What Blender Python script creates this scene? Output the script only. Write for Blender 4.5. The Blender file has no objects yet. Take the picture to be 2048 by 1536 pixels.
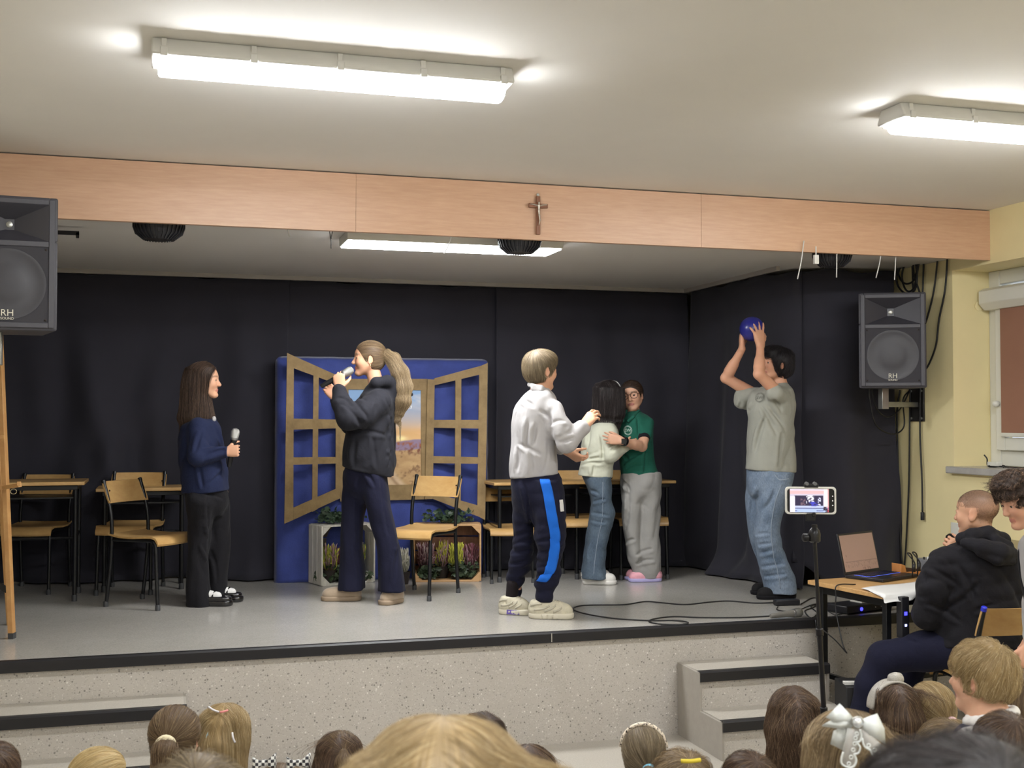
import bpy, bmesh, math, random
import numpy as np
from mathutils import Vector, Matrix

random.seed(7); RNG = np.random.default_rng(7)
SC = bpy.context.scene
COL = SC.collection

# ------------------------------------------------------------------ camera, world, exposure
YAW = math.atan(699/2370.); PITCH = math.atan(70/2370.)
CAM = np.array([0, 0, 1.725])
cd = bpy.data.cameras.new('camera'); cd.sensor_width = 36; cd.lens = 36*2370/2048
cd.clip_start = .05; cd.dof.use_dof = True; cd.dof.focus_distance = 6.6; cd.dof.aperture_fstop = 8
co = bpy.data.objects.new('camera', cd); COL.objects.link(co)
co.location = CAM; co.rotation_euler = (math.pi/2+PITCH, 0, -YAW)
SC.camera = co
wd = bpy.data.worlds.new('world'); SC.world = wd; wd.use_nodes = True
wd.node_tree.nodes['Background'].inputs[0].default_value = (.8, .88, 1, 1)
wd.node_tree.nodes['Background'].inputs[1].default_value = .6
SC.view_settings.view_transform = 'Standard'; SC.view_settings.look = 'None'
SC.view_settings.gamma = 1; SC.view_settings.use_curve_mapping = False
SC.view_settings.exposure = 1.25
LAMP = 30.0
STAGE_LAMP = 26.0

# ------------------------------------------------------------------ survey helpers (metres)
FW = np.array([math.sin(YAW)*math.cos(PITCH), math.cos(YAW)*math.cos(PITCH), math.sin(PITCH)])
RT = np.array([math.cos(YAW), -math.sin(YAW), 0.]); UP = np.cross(RT, FW)
FH = np.array([math.sin(YAW), math.cos(YAW), 0.])
def at(x, y, D):
    """point seen along the sight line (x, y) of the photograph at depth D metres"""
    return CAM+FW*D+RT*((x-1024)/2370*D)-UP*((y-768)/2370*D)
def onz(x, y, z):
    d = FW*2370+RT*(x-1024)-UP*(y-768); return CAM+d*((z-CAM[2])/d[2])
def depth(p): return float((np.asarray(p)-CAM)@FW)
ST = .59             # stage height

# ------------------------------------------------------------------ colours and materials
def lin(h):
    h = h.lstrip('#'); r = []
    for i in (0, 2, 4):
        c = int(h[i:i+2], 16)/255; r.append(c/12.92 if c <= .04045 else ((c+.055)/1.055)**2.4)
    return tuple(r)
class NT:
    def __init__(s, name):
        s.m = bpy.data.materials.new(name); s.m.use_nodes = True
        s.t = s.m.node_tree; s.n = s.t.nodes; s.b = s.n['Principled BSDF']
    def new(s, t, **kw):
        n = s.n.new(t)
        for k, v in kw.items():
            if k in n.inputs: n.inputs[k].default_value = v
            else: setattr(n, k, v)
        return n
    def link(s, a, b): s.t.links.new(a, b)
def noise(N, scale, detail=4, rough=.6, stretch=None, coord='Object', attr=None):
    n = N.new('ShaderNodeTexNoise'); n.inputs['Scale'].default_value = scale
    n.inputs['Detail'].default_value = detail; n.inputs['Roughness'].default_value = rough
    if attr:
        a = N.new('ShaderNodeAttribute'); a.attribute_name = attr; src = a.outputs['Vector']
    else:
        src = N.new('ShaderNodeTexCoord').outputs[coord]
    if stretch:
        m = N.new('ShaderNodeMapping'); m.inputs['Scale'].default_value = stretch
        N.link(src, m.inputs[0]); src = m.outputs[0]
    N.link(src, n.inputs['Vector']); return n
def ramp(N, fac, stops):
    r = N.new('ShaderNodeValToRGB'); e = r.color_ramp.elements
    while len(e) < len(stops): e.new(.5)
    for i, (p, c) in enumerate(stops):
        e[i].position = p; e[i].color = (*c, 1)
    N.link(fac, r.inputs[0]); return r
def bump(N, fac, strength, dist=.01):
    b = N.new('ShaderNodeBump'); b.inputs['Strength'].default_value = strength; b.inputs['Distance'].default_value = dist
    N.link(fac, b.inputs['Height']); N.link(b.outputs[0], N.b.inputs['Normal'])
MATS = {}
def mat(name, col, rough=.6, metal=0, spec=.5, var=0, vscale=6, bmp=0, bscale=80, stretch=None, sheen=0, col2=None, coat=0):
    if name in MATS: return MATS[name]
    N = NT(name); c = lin(col) if isinstance(col, str) else col
    N.b.inputs['Base Color'].default_value = (*c, 1); N.b.inputs['Roughness'].default_value = rough
    N.b.inputs['Metallic'].default_value = metal; N.b.inputs['Specular IOR Level'].default_value = spec
    N.b.inputs['Sheen Weight'].default_value = sheen; N.b.inputs['Coat Weight'].default_value = coat
    if var or col2:
        n = noise(N, vscale, stretch=stretch)
        c2 = lin(col2) if col2 else tuple(min(1, x*(1+var)) for x in c)
        c1 = c if col2 else tuple(x*(1-var) for x in c)
        r = ramp(N, n.outputs[0], [(.32, c1), (.68, c2)]); N.link(r.outputs[0], N.b.inputs['Base Color'])
    if bmp: bump(N, noise(N, bscale, stretch=stretch).outputs[0], bmp)
    MATS[name] = N.m; return N.m
def emit(name, col, s):
    if name in MATS: return MATS[name]
    N = NT(name); c = lin(col) if isinstance(col, str) else col
    N.b.inputs['Base Color'].default_value = (*c, 1)
    N.b.inputs['Emission Color'].default_value = (*c, 1); N.b.inputs['Emission Strength'].default_value = s
    MATS[name] = N.m; return N.m
def vcol(name, rough=.6, emission=0, spec=.5, bmp=0, bscale=200):
    """material that takes its print or complexion from the mesh colour attribute"""
    if name in MATS: return MATS[name]
    N = NT(name); a = N.new('ShaderNodeAttribute'); a.attribute_name = 'col'
    N.link(a.outputs[0], N.b.inputs['Base Color']); N.b.inputs['Roughness'].default_value = rough
    N.b.inputs['Specular IOR Level'].default_value = spec
    if emission:
        N.link(a.outputs[0], N.b.inputs['Emission Color']); N.b.inputs['Emission Strength'].default_value = emission
    if bmp: bump(N, noise(N, bscale).outputs[0], bmp)
    MATS[name] = N.m; return N.m
def wood(name, a, b, rough=.45, stretch=(2, 2, 30), scale=2.5, coat=0, bmp=.05):
    if name in MATS: return MATS[name]
    N = NT(name); n = noise(N, scale, 6, .65, stretch)
    r = ramp(N, n.outputs[0], [(.3, lin(a)), (.7, lin(b))]); N.link(r.outputs[0], N.b.inputs['Base Color'])
    N.b.inputs['Roughness'].default_value = rough; N.b.inputs['Coat Weight'].default_value = coat
    bump(N, n.outputs[0], bmp); MATS[name] = N.m; return N.m

# ------------------------------------------------------------------ mesh builder
def rotz(a): return np.array([[math.cos(a), -math.sin(a), 0], [math.sin(a), math.cos(a), 0], [0, 0, 1]])
def unit(v): v = np.asarray(v, float); return v/max(1e-9, np.linalg.norm(v))
class MB:
    def __init__(s): s.v = []; s.f = []
    def add(s, v, f):
        o = len(s.v); s.v += [tuple(map(float, p)) for p in v]; s.f += [tuple(i+o for i in q) for q in f]; return s
    def box(s, c, d, R=None):
        x, y, z = np.array(d)/2.
        P = np.array([(sx*x, sy*y, sz*z) for sx in (-1, 1) for sy in (-1, 1) for sz in (-1, 1)])
        if R is not None: P = P@np.asarray(R).T
        return s.add(P+np.array(c), [(0, 1, 3, 2), (4, 6, 7, 5), (0, 4, 5, 1), (2, 3, 7, 6), (0, 2, 6, 4), (1, 5, 7, 3)])
    def bbox(s, lo, hi): return s.box((np.array(lo)+np.array(hi))/2., np.array(hi)-np.array(lo))
    def beam(s, a, b, w, h, side=None):
        """rectangular bar from a to b, w across 'side', h across the third axis"""
        a = np.array(a, float); b = np.array(b, float); d = unit(b-a)
        sd = np.array(side if side is not None else (0, 0, 1.) if abs(d[2]) < .9 else (1., 0, 0)); sd = unit(sd-d*(sd@d)); t = np.cross(d, sd)
        return s.box((a+b)/2, (np.linalg.norm(b-a), w, h), np.stack([d, sd, t], 1))
    def tube(s, pts, r, n=8, caps=True):
        pts = np.array(pts, float); m = len(pts); rr = np.broadcast_to(np.array(r, float), (m,))
        T = np.gradient(pts, axis=0); T /= np.maximum(1e-9, np.linalg.norm(T, axis=1))[:, None]
        u = np.cross(T[0], (0, 0, 1.)); u = np.cross(T[0], (1., 0, 0)) if np.linalg.norm(u) < .1 else u
        V = []
        for i in range(m):
            u = u-T[i]*(u@T[i]); u /= max(1e-9, np.linalg.norm(u)); w = np.cross(T[i], u)
            for k in range(n):
                a = 2*math.pi*k/n; V.append(pts[i]+rr[i]*(u*math.cos(a)+w*math.sin(a)))
        F = [(i*n+k, i*n+(k+1) % n, (i+1)*n+(k+1) % n, (i+1)*n+k) for i in range(m-1) for k in range(n)]
        if caps: F += [tuple(range(n))[::-1], tuple((m-1)*n+k for k in range(n))]
        return s.add(V, F)
    def lathe(s, prof, c, axis=(0, 0, 1), n=24):
        """prof: (radius, height) pairs along axis"""
        ax = unit(axis); u = unit(np.cross(ax, (0, 1., 0) if abs(ax[1]) < .9 else (1., 0, 0))); w = np.cross(ax, u); c = np.array(c, float)
        V = [c+ax*h+r*(u*math.cos(2*math.pi*k/n)+w*math.sin(2*math.pi*k/n)) for r, h in prof for k in range(n)]
        m = len(prof)
        F = [(i*n+k, i*n+(k+1) % n, (i+1)*n+(k+1) % n, (i+1)*n+k) for i in range(m-1) for k in range(n)]
        F += [tuple(range(n))[::-1], tuple((m-1)*n+k for k in range(n))]
        return s.add(V, F)
    def prism(s, poly, a, b, R=None, c=(0, 0, 0)):
        """2D polygon in local xz extruded along local y from a to b"""
        n = len(poly); V = np.array([(x, y, z) for y in (a, b) for x, z in poly], float)
        if R is not None: V = V@np.asarray(R).T
        F = [tuple(range(n)), tuple(range(n, 2*n))[::-1]]+[(i, i+n, (i+1) % n+n, (i+1) % n) for i in range(n)]
        return s.add(V+np.array(c), F)
    def sheet(s, G, thick=None, closed=False):
        """grid of points G[i][j]"""
        G = np.array(G, float); m, n = G.shape[:2]
        F = [(i*n+j, i*n+j+1, (i+1)*n+j+1, (i+1)*n+j) for i in range(m-1) for j in range(n-1)]
        return s.add(G.reshape(-1, 3), F)
    def build(s, name, m, parent=None, smooth=False, bevel=0, solid=0, seg=2, weight=True):
        return obj(name, s.v, s.f, m, parent, smooth, bevel, solid, seg)
def obj(name, V, F, m, parent=None, smooth=False, bevel=0, solid=0, seg=2):
    me = bpy.data.meshes.new(name); me.from_pydata([tuple(p) for p in V], [], F); me.update()
    bm = bmesh.new(); bm.from_mesh(me); bmesh.ops.recalc_face_normals(bm, faces=bm.faces); bm.to_mesh(me); bm.free()
    for x in (m if isinstance(m, (list, tuple)) else [m]): me.materials.append(x)
    o = bpy.data.objects.new(name, me); COL.objects.link(o)
    if parent is not None: o.parent = parent
    if solid:
        md = o.modifiers.new('solid', 'SOLIDIFY'); md.thickness = solid; md.offset = 0
    if bevel:
        md = o.modifiers.new('bevel', 'BEVEL'); md.width = bevel; md.segments = seg; md.limit_method = 'ANGLE'; md.harden_normals = False
    if smooth or bevel:
        me.polygons.foreach_set('use_smooth', [True]*len(me.polygons))
        if not smooth or smooth == 'auto':
            me.set_sharp_from_angle(angle=math.radians(40))
    return o
def thing(name, label, cat, loc=(0, 0, 0), rz=0, group=None):
    o = bpy.data.objects.new(name, None); COL.objects.link(o); o.empty_display_size = .1
    o.location = loc; o.rotation_euler = (0, 0, rz); return tag(o, label, cat, group)
def tag(o, label=None, cat=None, group=None, kind=None):
    if label: o['label'] = label
    if cat: o['category'] = cat
    if group: o['group'] = group
    if kind: o['kind'] = kind
    return o
def struct(o): o['kind'] = 'structure'; return o
def kids(o): return [c for c in bpy.data.objects if c.parent == o]
def dup(o, loc=None, rz=None, parent=None, label=None):
    c = o.copy(); COL.objects.link(c)
    if parent is not None: c.parent = parent
    if loc is not None: c.location = loc
    if rz is not None: c.rotation_euler = (0, 0, rz)
    if label: c['label'] = label
    for k in kids(o): dup(k, parent=c)
    return c
def spline(pts, n=8):
    """Catmull-Rom through pts"""
    p = np.array(pts, float); p = np.vstack([2*p[0]-p[1], p, 2*p[-1]-p[-2]]); out = []
    for i in range(1, len(p)-2):
        for t in np.linspace(0, 1, n, endpoint=False):
            a, b, c, d = p[i-1:i+3]
            out.append(.5*((2*b)+(c-a)*t+(2*a-5*b+4*c-d)*t*t+(3*b-a-3*c+d)*t**3))
    out.append(p[-2]); return np.array(out)
def text_mesh(name, body, size, m, parent, loc, X, Yv, depth=.001, align='CENTER', shear=0):
    """raised lettering: X = reading direction, Yv = up direction of the letters"""
    cu = bpy.data.curves.new(name, 'FONT'); cu.body = body; cu.size = size; cu.extrude = depth; cu.align_x = align; cu.shear = shear; cu.resolution_u = 3
    tmp = bpy.data.objects.new('tmp', cu); COL.objects.link(tmp)
    me = bpy.data.meshes.new_from_object(tmp.evaluated_get(bpy.context.evaluated_depsgraph_get()))
    bpy.data.objects.remove(tmp); bpy.data.curves.remove(cu); me.name = name
    X = unit(X); Yv = unit(Yv); Z = np.cross(X, Yv)
    me.transform(Matrix([[X[0], Yv[0], Z[0], loc[0]], [X[1], Yv[1], Z[1], loc[1]], [X[2], Yv[2], Z[2], loc[2]], [0, 0, 0, 1]]))
    me.materials.clear(); me.materials.append(m)
    o = bpy.data.objects.new(name, me); COL.objects.link(o); o.parent = parent; return o
def paint(o, fn, dom='POINT'):
    """colour attribute from a function of the vertex positions (N,3) -> (N,3) linear"""
    me = o.data; n = len(me.vertices); P = np.empty(n*3, np.float32); me.vertices.foreach_get('co', P); P = P.reshape(-1, 3)
    c = np.ones((n, 4), np.float32); c[:, :3] = fn(P)
    a = me.attributes.new('col', 'FLOAT_COLOR', 'POINT'); a.data.foreach_set('color', c.ravel()); return o
# ================================================================== ROOM
M_yel = mat('yellow_wall_paint', '#e6d8a6', .75, var=.03, vscale=2, bmp=.03, bscale=120)
M_ceil = mat('ceiling_paint', '#e2dfda', .8, var=.02, vscale=1.5, bmp=.02, bscale=60)
M_ceil2 = mat('stage_ceiling_paint', '#cfccc8', .8, var=.02, vscale=1.5)
def floor_mat(name, a, b, rough):
    N = NT(name); n = noise(N, 1.3, 5); r = ramp(N, n.outputs[0], [(.3, lin(a)), (.7, lin(b))])
    n2 = noise(N, 130, 2); r2 = ramp(N, n2.outputs[0], [(.35, (.72, .72, .72)), (.6, (1, 1, 1))])
    mx = N.new('ShaderNodeMix', data_type='RGBA', blend_type='MULTIPLY'); mx.inputs[0].default_value = .6
    N.link(r.outputs[0], mx.inputs[6]); N.link(r2.outputs[0], mx.inputs[7]); N.link(mx.outputs[2], N.b.inputs['Base Color'])
    N.b.inputs['Roughness'].default_value = rough; bump(N, noise(N, 9, 3).outputs[0], .04); return N.m
M_stage = floor_mat('grey_stage_vinyl', '#a8a49d', '#b6b2ab', .2)
M_floor = floor_mat('hall_floor_vinyl', '#a8a298', '#b4aea4', .3)
def speckle(name):
    N = NT(name); tc = N.new('ShaderNodeTexCoord'); base = None; n = noise(N, 2, 3); rb = ramp(N, n.outputs[0], [(.3, lin('#b3ada5')), (.7, lin('#c0bab2'))]); out = rb.outputs[0]
    for sc, mxv, stops in ((165, .55, [(0, '#7a756e'), (.10, '#979189'), (.22, None), (.80, '#cfcbc4'), (.92, '#dedad4')]), (90, .75, [(0, '#5f5a54'), (.05, '#86807a'), (.10, None), (.94, '#d2cec8'), (.97, '#e6e2dc')])):
        v = N.new('ShaderNodeTexVoronoi'); v.inputs['Scale'].default_value = sc; N.link(tc.outputs['Object'], v.inputs['Vector']); sep = N.new('ShaderNodeSeparateColor'); N.link(v.outputs['Color'], sep.inputs[0])
        r = ramp(N, sep.outputs[0], [(p, lin(c or '#bab4ab')) for p, c in stops]); r.color_ramp.interpolation = 'CONSTANT'
        a = ramp(N, sep.outputs[0], [(0, (1, 1, 1)), (stops[2][0], (0, 0, 0)), (stops[3][0], (1, 1, 1))]); a.color_ramp.interpolation = 'CONSTANT'
        rr = ramp(N, v.outputs['Distance'], [(.28, (mxv,)*3), (.48, (0, 0, 0))]); mm = N.new('ShaderNodeMath', operation='MULTIPLY'); N.link(a.outputs[0], mm.inputs[0]); N.link(rr.outputs[0], mm.inputs[1])
        mx = N.new('ShaderNodeMix', data_type='RGBA'); N.link(mm.outputs[0], mx.inputs[0]); N.link(out, mx.inputs[6]); N.link(r.outputs[0], mx.inputs[7]); out = mx.outputs[2]
    N.link(out, N.b.inputs['Base Color']); N.b.inputs['Roughness'].default_value = .5; return N.m
M_speck = speckle('speckled_grey_vinyl')
M_nose = mat('black_rubber_nosing', '#1a191c', .45, bmp=.05, bscale=200)
XL, XR, CEI = -1.3, 4.77, 2.983
MB().bbox((XL-.3, -4.2, -.1), (XR+.6, 6.02, 0)).build('floor', M_floor); struct(bpy.data.objects['floor'])
struct(MB().bbox((XL-.3, -4.2, CEI), (XR+.6, 6.05, CEI+.1)).build('ceiling', M_ceil))
struct(MB().bbox((XL-.2, -4.2, 0), (XL, 8.9, CEI)).build('wall_left', mat('pale_left_wall', '#dfd9c8', .8)))
struct(MB().bbox((XL, -4.2, 0), (XR, -4.0, CEI)).build('wall_rear', mat('pale_rear_wall', '#dedbd2', .8)))
struct(MB().bbox((XL, 8.86, 0), (XR, 8.96, CEI)).build('wall_back', mat('dim_back_wall', '#8c8377', .8)))
# right wall with a deep window recess (jamb at WY1, towards the camera out of frame to WY0)
WY0, WY1, WZ0, WZ1, WD = 4.6, 6.36, 1.40, 2.66, .34
w = MB()
w.bbox((XR, -4.2, 0), (XR+WD+.1, WY0, CEI)); w.bbox((XR, WY1, 0), (XR+WD+.1, 8.9, CEI))
w.bbox((XR, WY0, 0), (XR+WD+.1, WY1, WZ0)); w.bbox((XR, WY0, WZ1), (XR+WD+.1, WY1, CEI))
w_r = struct(w.build('wall_right', M_yel))
M_conc = mat('grey_wall_patch', '#a99a72', .8, var=.08, vscale=5)
MB().bbox((XR-.012, 5.15, .2), (XR, 6.02, 1.02)).build('panel', M_conc, w_r)
M_pvc = mat('white_window_plastic', '#d9d8cf', .35)
win = MB(); xf = XR+WD-.07
for lo, hi in (((xf, WY1-.10, WZ0+.03), (xf+.07, WY1, WZ1)), ((xf, WY0, WZ0+.03), (xf+.07, WY0+.1, WZ1)),
               ((xf+.002, WY0+.1, WZ0+.03), (xf+.068, WY1-.1, WZ0+.14)), ((xf+.002, WY0+.1, WZ1-.09), (xf+.068, WY1-.1, WZ1))): win.bbox(lo, hi)
w1 = struct(win.build('window_1', M_pvc, bevel=.006))
MB().bbox((xf-.028, WY1-.17, WZ0+.13), (xf, WY1-.09, WZ1-.16)).bbox((xf-.028, WY0+.1, WZ0+.13), (xf, WY0+.17, WZ1-.16)).bbox((xf-.028, WY0+.17, WZ0+.13), (xf, WY1-.17, WZ0+.21)).build('window_sash', M_pvc, w1, bevel=.005)
cas = MB(); cas.prism([(0, 0), (-.02, .12), (-.06, .14), (-.1, .12), (-.1, .04), (-.06, 0)], WY0+.05, WY1-.03, c=(xf, 0, WZ1-.25))
cas.build('blind_cassette', M_pvc, w1, bevel=.004)
MB().lathe([(.018, 0), (.022, .02), (.012, .04)], (xf-.03, WY1-.115, 1.82), (-1, 0, 0), 12).build('window_handle', M_pvc, w1, smooth=True)
M_blind = mat('brown_roller_blind', '#946a56', .8, var=.05, vscale=3, bmp=.05, bscale=300)
bl = MB().bbox((xf-.045, WY0+.12, WZ0+.24), (xf-.042, WY1-.16, WZ1-.2)).build('roller_blind', M_blind, w1)
MB().bbox((xf-.05, WY0+.12, WZ0+.215), (xf-.036, WY1-.16, WZ0+.24)).build('blind_bar', M_pvc, w1, bevel=.003)
N = NT('window_glass'); N.b.inputs['Transmission Weight'].default_value = 1; N.b.inputs['Roughness'].default_value = .02
MB().bbox((xf+.02, WY0+.1, WZ0+.14), (xf+.026, WY1-.1, WZ1-.09)).build('pane', N.m, w1)
M_marble = mat('grey_marble_sill', '#aaa7a3', .25, var=.12, vscale=7)
MB().bbox((XR-.045, WY0-.05, WZ0-.015), (XR+WD-.07, WY1+.03, WZ0+.028)).build('window_sill', M_marble, w1, bevel=.006)
MB().lathe([(.03, 0), (.03, .006), (.02, .009)], (XR+.19, WY1-.004, 2.44), (0, -1, 0), 20).build('wall_cover_cap', M_yel, w_r, smooth='auto')

# stage platform, its nosing and the two stairs
sp = struct(MB().bbox((XL, 6.0, .56), (XR, 8.86, ST)).build('stage_floor', M_stage))
struct(MB().bbox((XL, 6.02, 0), (XR, 6.1, .565)).build('stage_riser', M_speck))
def nosing(name, x0, x1, y, z, par=None):
    b = MB(); prof = [(0, 0), (.034, 0), (.034, .004), (.004, .004), (-.006, -.004), (-.006, -.05), (0, -.052), (.002, -.052)]
    b.prism([(yy, zz) for yy, zz in prof], x0, x1, R=[[0, 1, 0], [1, 0, 0], [0, 0, 1]], c=(0, y, z+.001))
    return b.build(name, M_nose, par)
struct(nosing('trim_1', XL, XR, 6.0, ST))
MB().bbox((1.985, 5.9925, .545), (1.989, 5.9945, ST)).build('nosing_joint', mat('joint_sealant', '#b9b2a6', .6), bpy.data.objects['trim_1'])
M_tread = floor_mat('step_tread_vinyl', '#a9a399', '#b5afa5', .35)
M_side = mat('step_side_vinyl', '#9d978e', .5, var=.04, vscale=30, bmp=.03)
def stairs(name, x0, x1, label):
    t = struct(thing(name, label, None, ((x0+x1)/2, 5.73, 0)))
    cx = (x0+x1)/2; hw = (x1-x0)/2
    for k, (y0, z) in enumerate(((0, .393), (-.262, .197))):
        MB().bbox((-hw+.012, y0+.006, z-.015), (hw-.012, .285-.26*k, z)).build('tread', M_tread, t)
        MB().bbox((-hw+.012, y0+.02, .0), (hw-.012, y0+.035, z-.015)).build('riser', M_speck, t)
        n = nosing('nosing', x0-cx, x1-cx, y0, z, t)
    for sx in (-1, 1):
        MB().prism([(y, z) for y, z in ((.285, 0), (-.252, 0), (-.252, .19), (.004, .19), (.004, .386), (.285, .392))], 0, .012,
                   R=[[0, 1, 0], [1, 0, 0], [0, 0, 1]], c=(sx*hw-(.012 if sx > 0 else 0), 0, 0)).build('side_panel', M_side, t)
    return t
stairs('steps', 2.72, 3.49, None)
stairs('steps', -.85, .12, None)

# laminate fascia across the stage opening
M_lam = wood('beech_laminate', '#c0977a', '#cda687', .38, (5, 5, 60), 1.2, .1, .01)
fa = struct(thing('trim_2', None, None, (0, 6.0, 2.68)))
edges = [XL, XL, -.99, .939, 2.868, XR]
for a, b in zip(edges[1:-1], edges[2:]):
    MB().bbox((a+.0005, 0, 0), (b-.0005, .03, .297)).build('panel', M_lam, fa, bevel=.0006)
struct(MB().bbox((XL, 6.03, 2.735), (XR, 8.86, 2.80)).build('ceiling_stage', M_ceil2))
struct(MB().bbox((XL, 6.04, 2.72), (XR, 6.06, CEI)).build('beam_behind_fascia', M_ceil2))

# ceiling lamps
M_house = mat('lamp_housing_plastic', '#c9c7c0', .5)
M_glow = emit('lamp_diffuser_glow', (.965, .985, 1), LAMP)
def batten(loc, label):
    t = thing('ceiling_light', label, 'ceiling light', loc, 0, 'tube lamps on the hall ceiling')
    L = .62; hb = MB(); R = [[0, 1, 0], [1, 0, 0], [0, 0, 1]]
    hb.prism([(-.068, 0), (.068, 0), (.094, -.050), (.094, -.061), (-.094, -.061), (-.094, -.050)], -L, L, R=R); hb.build('housing', M_house, t, bevel=.006)
    db = MB(); prof = []
    for k in range(13):
        a = math.pi*k/12; prof.append((.062*math.cos(a), -.057-.052*math.sin(a)**.6))
    db.prism(prof, -L+.022, L-.022, R=R); db.build('diffuser', M_glow, t, bevel=.008)
    for k in range(5):
        for s in (-1, 1):
            x = (k-2)*.29
            MB().box((x, s*.094, -.052), (.024, .010, .030)).box((x, s*.078, -.020), (.018, .012, .03)).build('clip', M_house, t, bevel=.002)
    return t
lx = (.575, 3.42)
l0 = batten((lx[0], 4.11, CEI), 'long glowing tube lamp on the hall ceiling, shown whole above the fascia')
dup(l0, (lx[1], 4.11, CEI), label='glowing tube lamp on the ceiling cut off by the right picture edge')
for y in (1.2, -1.8):
    for x in lx: dup(l0, (x, y, CEI), label='tube lamp on the hall ceiling '+('just behind' if y > 0 else 'far behind')+' the viewer, '+('first' if x < 1 else 'second')+' of its row')
t = thing('stage_ceiling_light', 'flat glowing panel lamp under the stage ceiling behind the fascia', 'ceiling light', (1.55, 6.45, 2.735))
MB().bbox((-.61, -.15, -.05), (.61, .15, 0)).build('housing', M_house, t, bevel=.004)
MB().bbox((-.6, -.14, -.056), (.6, .14, -.048)).build('diffuser', emit('panel_glow', (.975, .99, 1), STAGE_LAMP), t)
# ================================================================== CURTAINS
M_cur = mat('black_curtain_cloth', '#302f37', .85, spec=.2, sheen=.1, var=.12, vscale=1.2, bmp=.12, bscale=420)
M_rail = mat('pale_ceiling_rail', '#a29c96', .6)
def fold(u, z, seed, amp):
    """cloth displacement for arc length u, height z above the floor"""
    r = np.random.default_rng(seed); t = np.clip(1-(z-ST)/2.15, 0, 1); d = 0
    for k in range(7):
        f = r.uniform(4, 24); p = r.uniform(0, 6.28); q = r.uniform(-.5, .5)
        d = d+np.sin(f*(u+q*t)+p+.8*np.sin(1.7*u+k))*(.35+.65*t)*amp*(5/(f+3))
    for k in range(4):
        c = r.uniform(.0, 1); s = r.uniform(-.7, .7)
        d = d+amp*1.2*t*np.exp(-((u-2.2*c*(k+1)/2-s*(z-1))/.10)**2)
    return d
def curtain(name, label, path, seed, amp=.022, ztop=2.715, zbot=None, n=150, m=46, puddle=.06, lift=0, yt=None):
    P = spline([(x, y, 0) for x, y in path], 12); L = np.r_[0, np.cumsum(np.linalg.norm(np.diff(P, axis=0), axis=1))]
    U = np.linspace(0, L[-1], n); X = np.interp(U, L, P[:, 0]); Y = np.interp(U, L, P[:, 1])
    T = np.stack([np.gradient(X), np.gradient(Y)], 1); T /= np.linalg.norm(T, axis=1)[:, None]; Nn = np.stack([T[:, 1], -T[:, 0]], 1)
    if Nn[n//2]@np.array([X[n//2], Y[n//2]]) > 0: Nn = -Nn
    G = []
    r = np.random.default_rng(seed+50); sag = .006*np.sin(U*7+seed)+.01*np.sin(U*17)
    for j, z in enumerate(np.linspace(ztop, (zbot or ST+.012), m)):
        t = j/(m-1); d = fold(U, z, seed, amp)*min(1, .12+2.2*t)+puddle*max(0, (t-.9)/.1)**2*(.6+.5*np.sin(U*6+seed))
        zz = z-sag*(1-t)**2-(0 if t < 1 else 0)
        zz = np.maximum(zz, ST+.006); zz = zz+lift*t**2*np.exp(-(U/L[-1]/.22)**2) if lift else zz
        fl = lift*.7*t**3*(U/L[-1])
        Yt = Y if yt is None else yt+(Y-yt)*t**.6
        G.append(np.stack([X+Nn[:, 0]*d+T[:, 0]*fl, Yt+Nn[:, 1]*d+T[:, 1]*fl, zz], 1))
    b = MB().sheet(G); o = b.build(name, M_cur, None, smooth=True, solid=.004)
    return tag(o, label, 'curtain', 'black curtains round the stage')
curtain('black_curtain', 'black curtain on the back wall behind the left desks and the girl in navy', [(-1.28, 8.78), (-.3, 8.78), (.3, 8.72), (.86, 8.56)], 3, .058, yt=8.50)
curtain('black_curtain', 'black curtain on the back wall behind the blue board with the cardboard window', [(.82, 8.54), (1.6, 8.545), (2.42, 8.54)], 5, .036, puddle=.01, yt=8.52)
curtain('black_curtain', 'black curtain on the back wall right of the blue board, behind the hugging girls', [(2.38, 8.5), (2.9, 8.47), (3.5, 8.45), (3.93, 8.4)], 11, .056, puddle=.04, yt=8.49)
curtain('black_curtain', 'black curtain along the side of the stage behind the boy with the ball', [(3.93, 8.4), (3.96, 7.9), (3.97, 7.4), (4.03, 7.12), (4.10, 7.04)], 17, .055, n=150, puddle=.10)
curtain('black_curtain', 'black curtain beside the loudspeaker bracket, its lower corner lifted off the floor', [(4.05, 7.10), (4.2, 6.98), (4.42, 6.92), (4.70, 6.88)], 29, .05, n=110, puddle=.05, lift=.17)
curtain('black_curtain', 'black curtain at the left side of the stage behind the loudspeaker', [(-1.26, 6.3), (-1.25, 7.2), (-1.27, 8.75)], 23, .02)
rl = MB(); rl.beam((XL, 8.46, 2.722), (3.93, 8.46, 2.722), .03, .028); rl.beam((3.90, 8.46, 2.722), (3.90, 7.0, 2.722), .03, .026)
struct(rl.build('trim_3', M_rail, bevel=.003))

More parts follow.
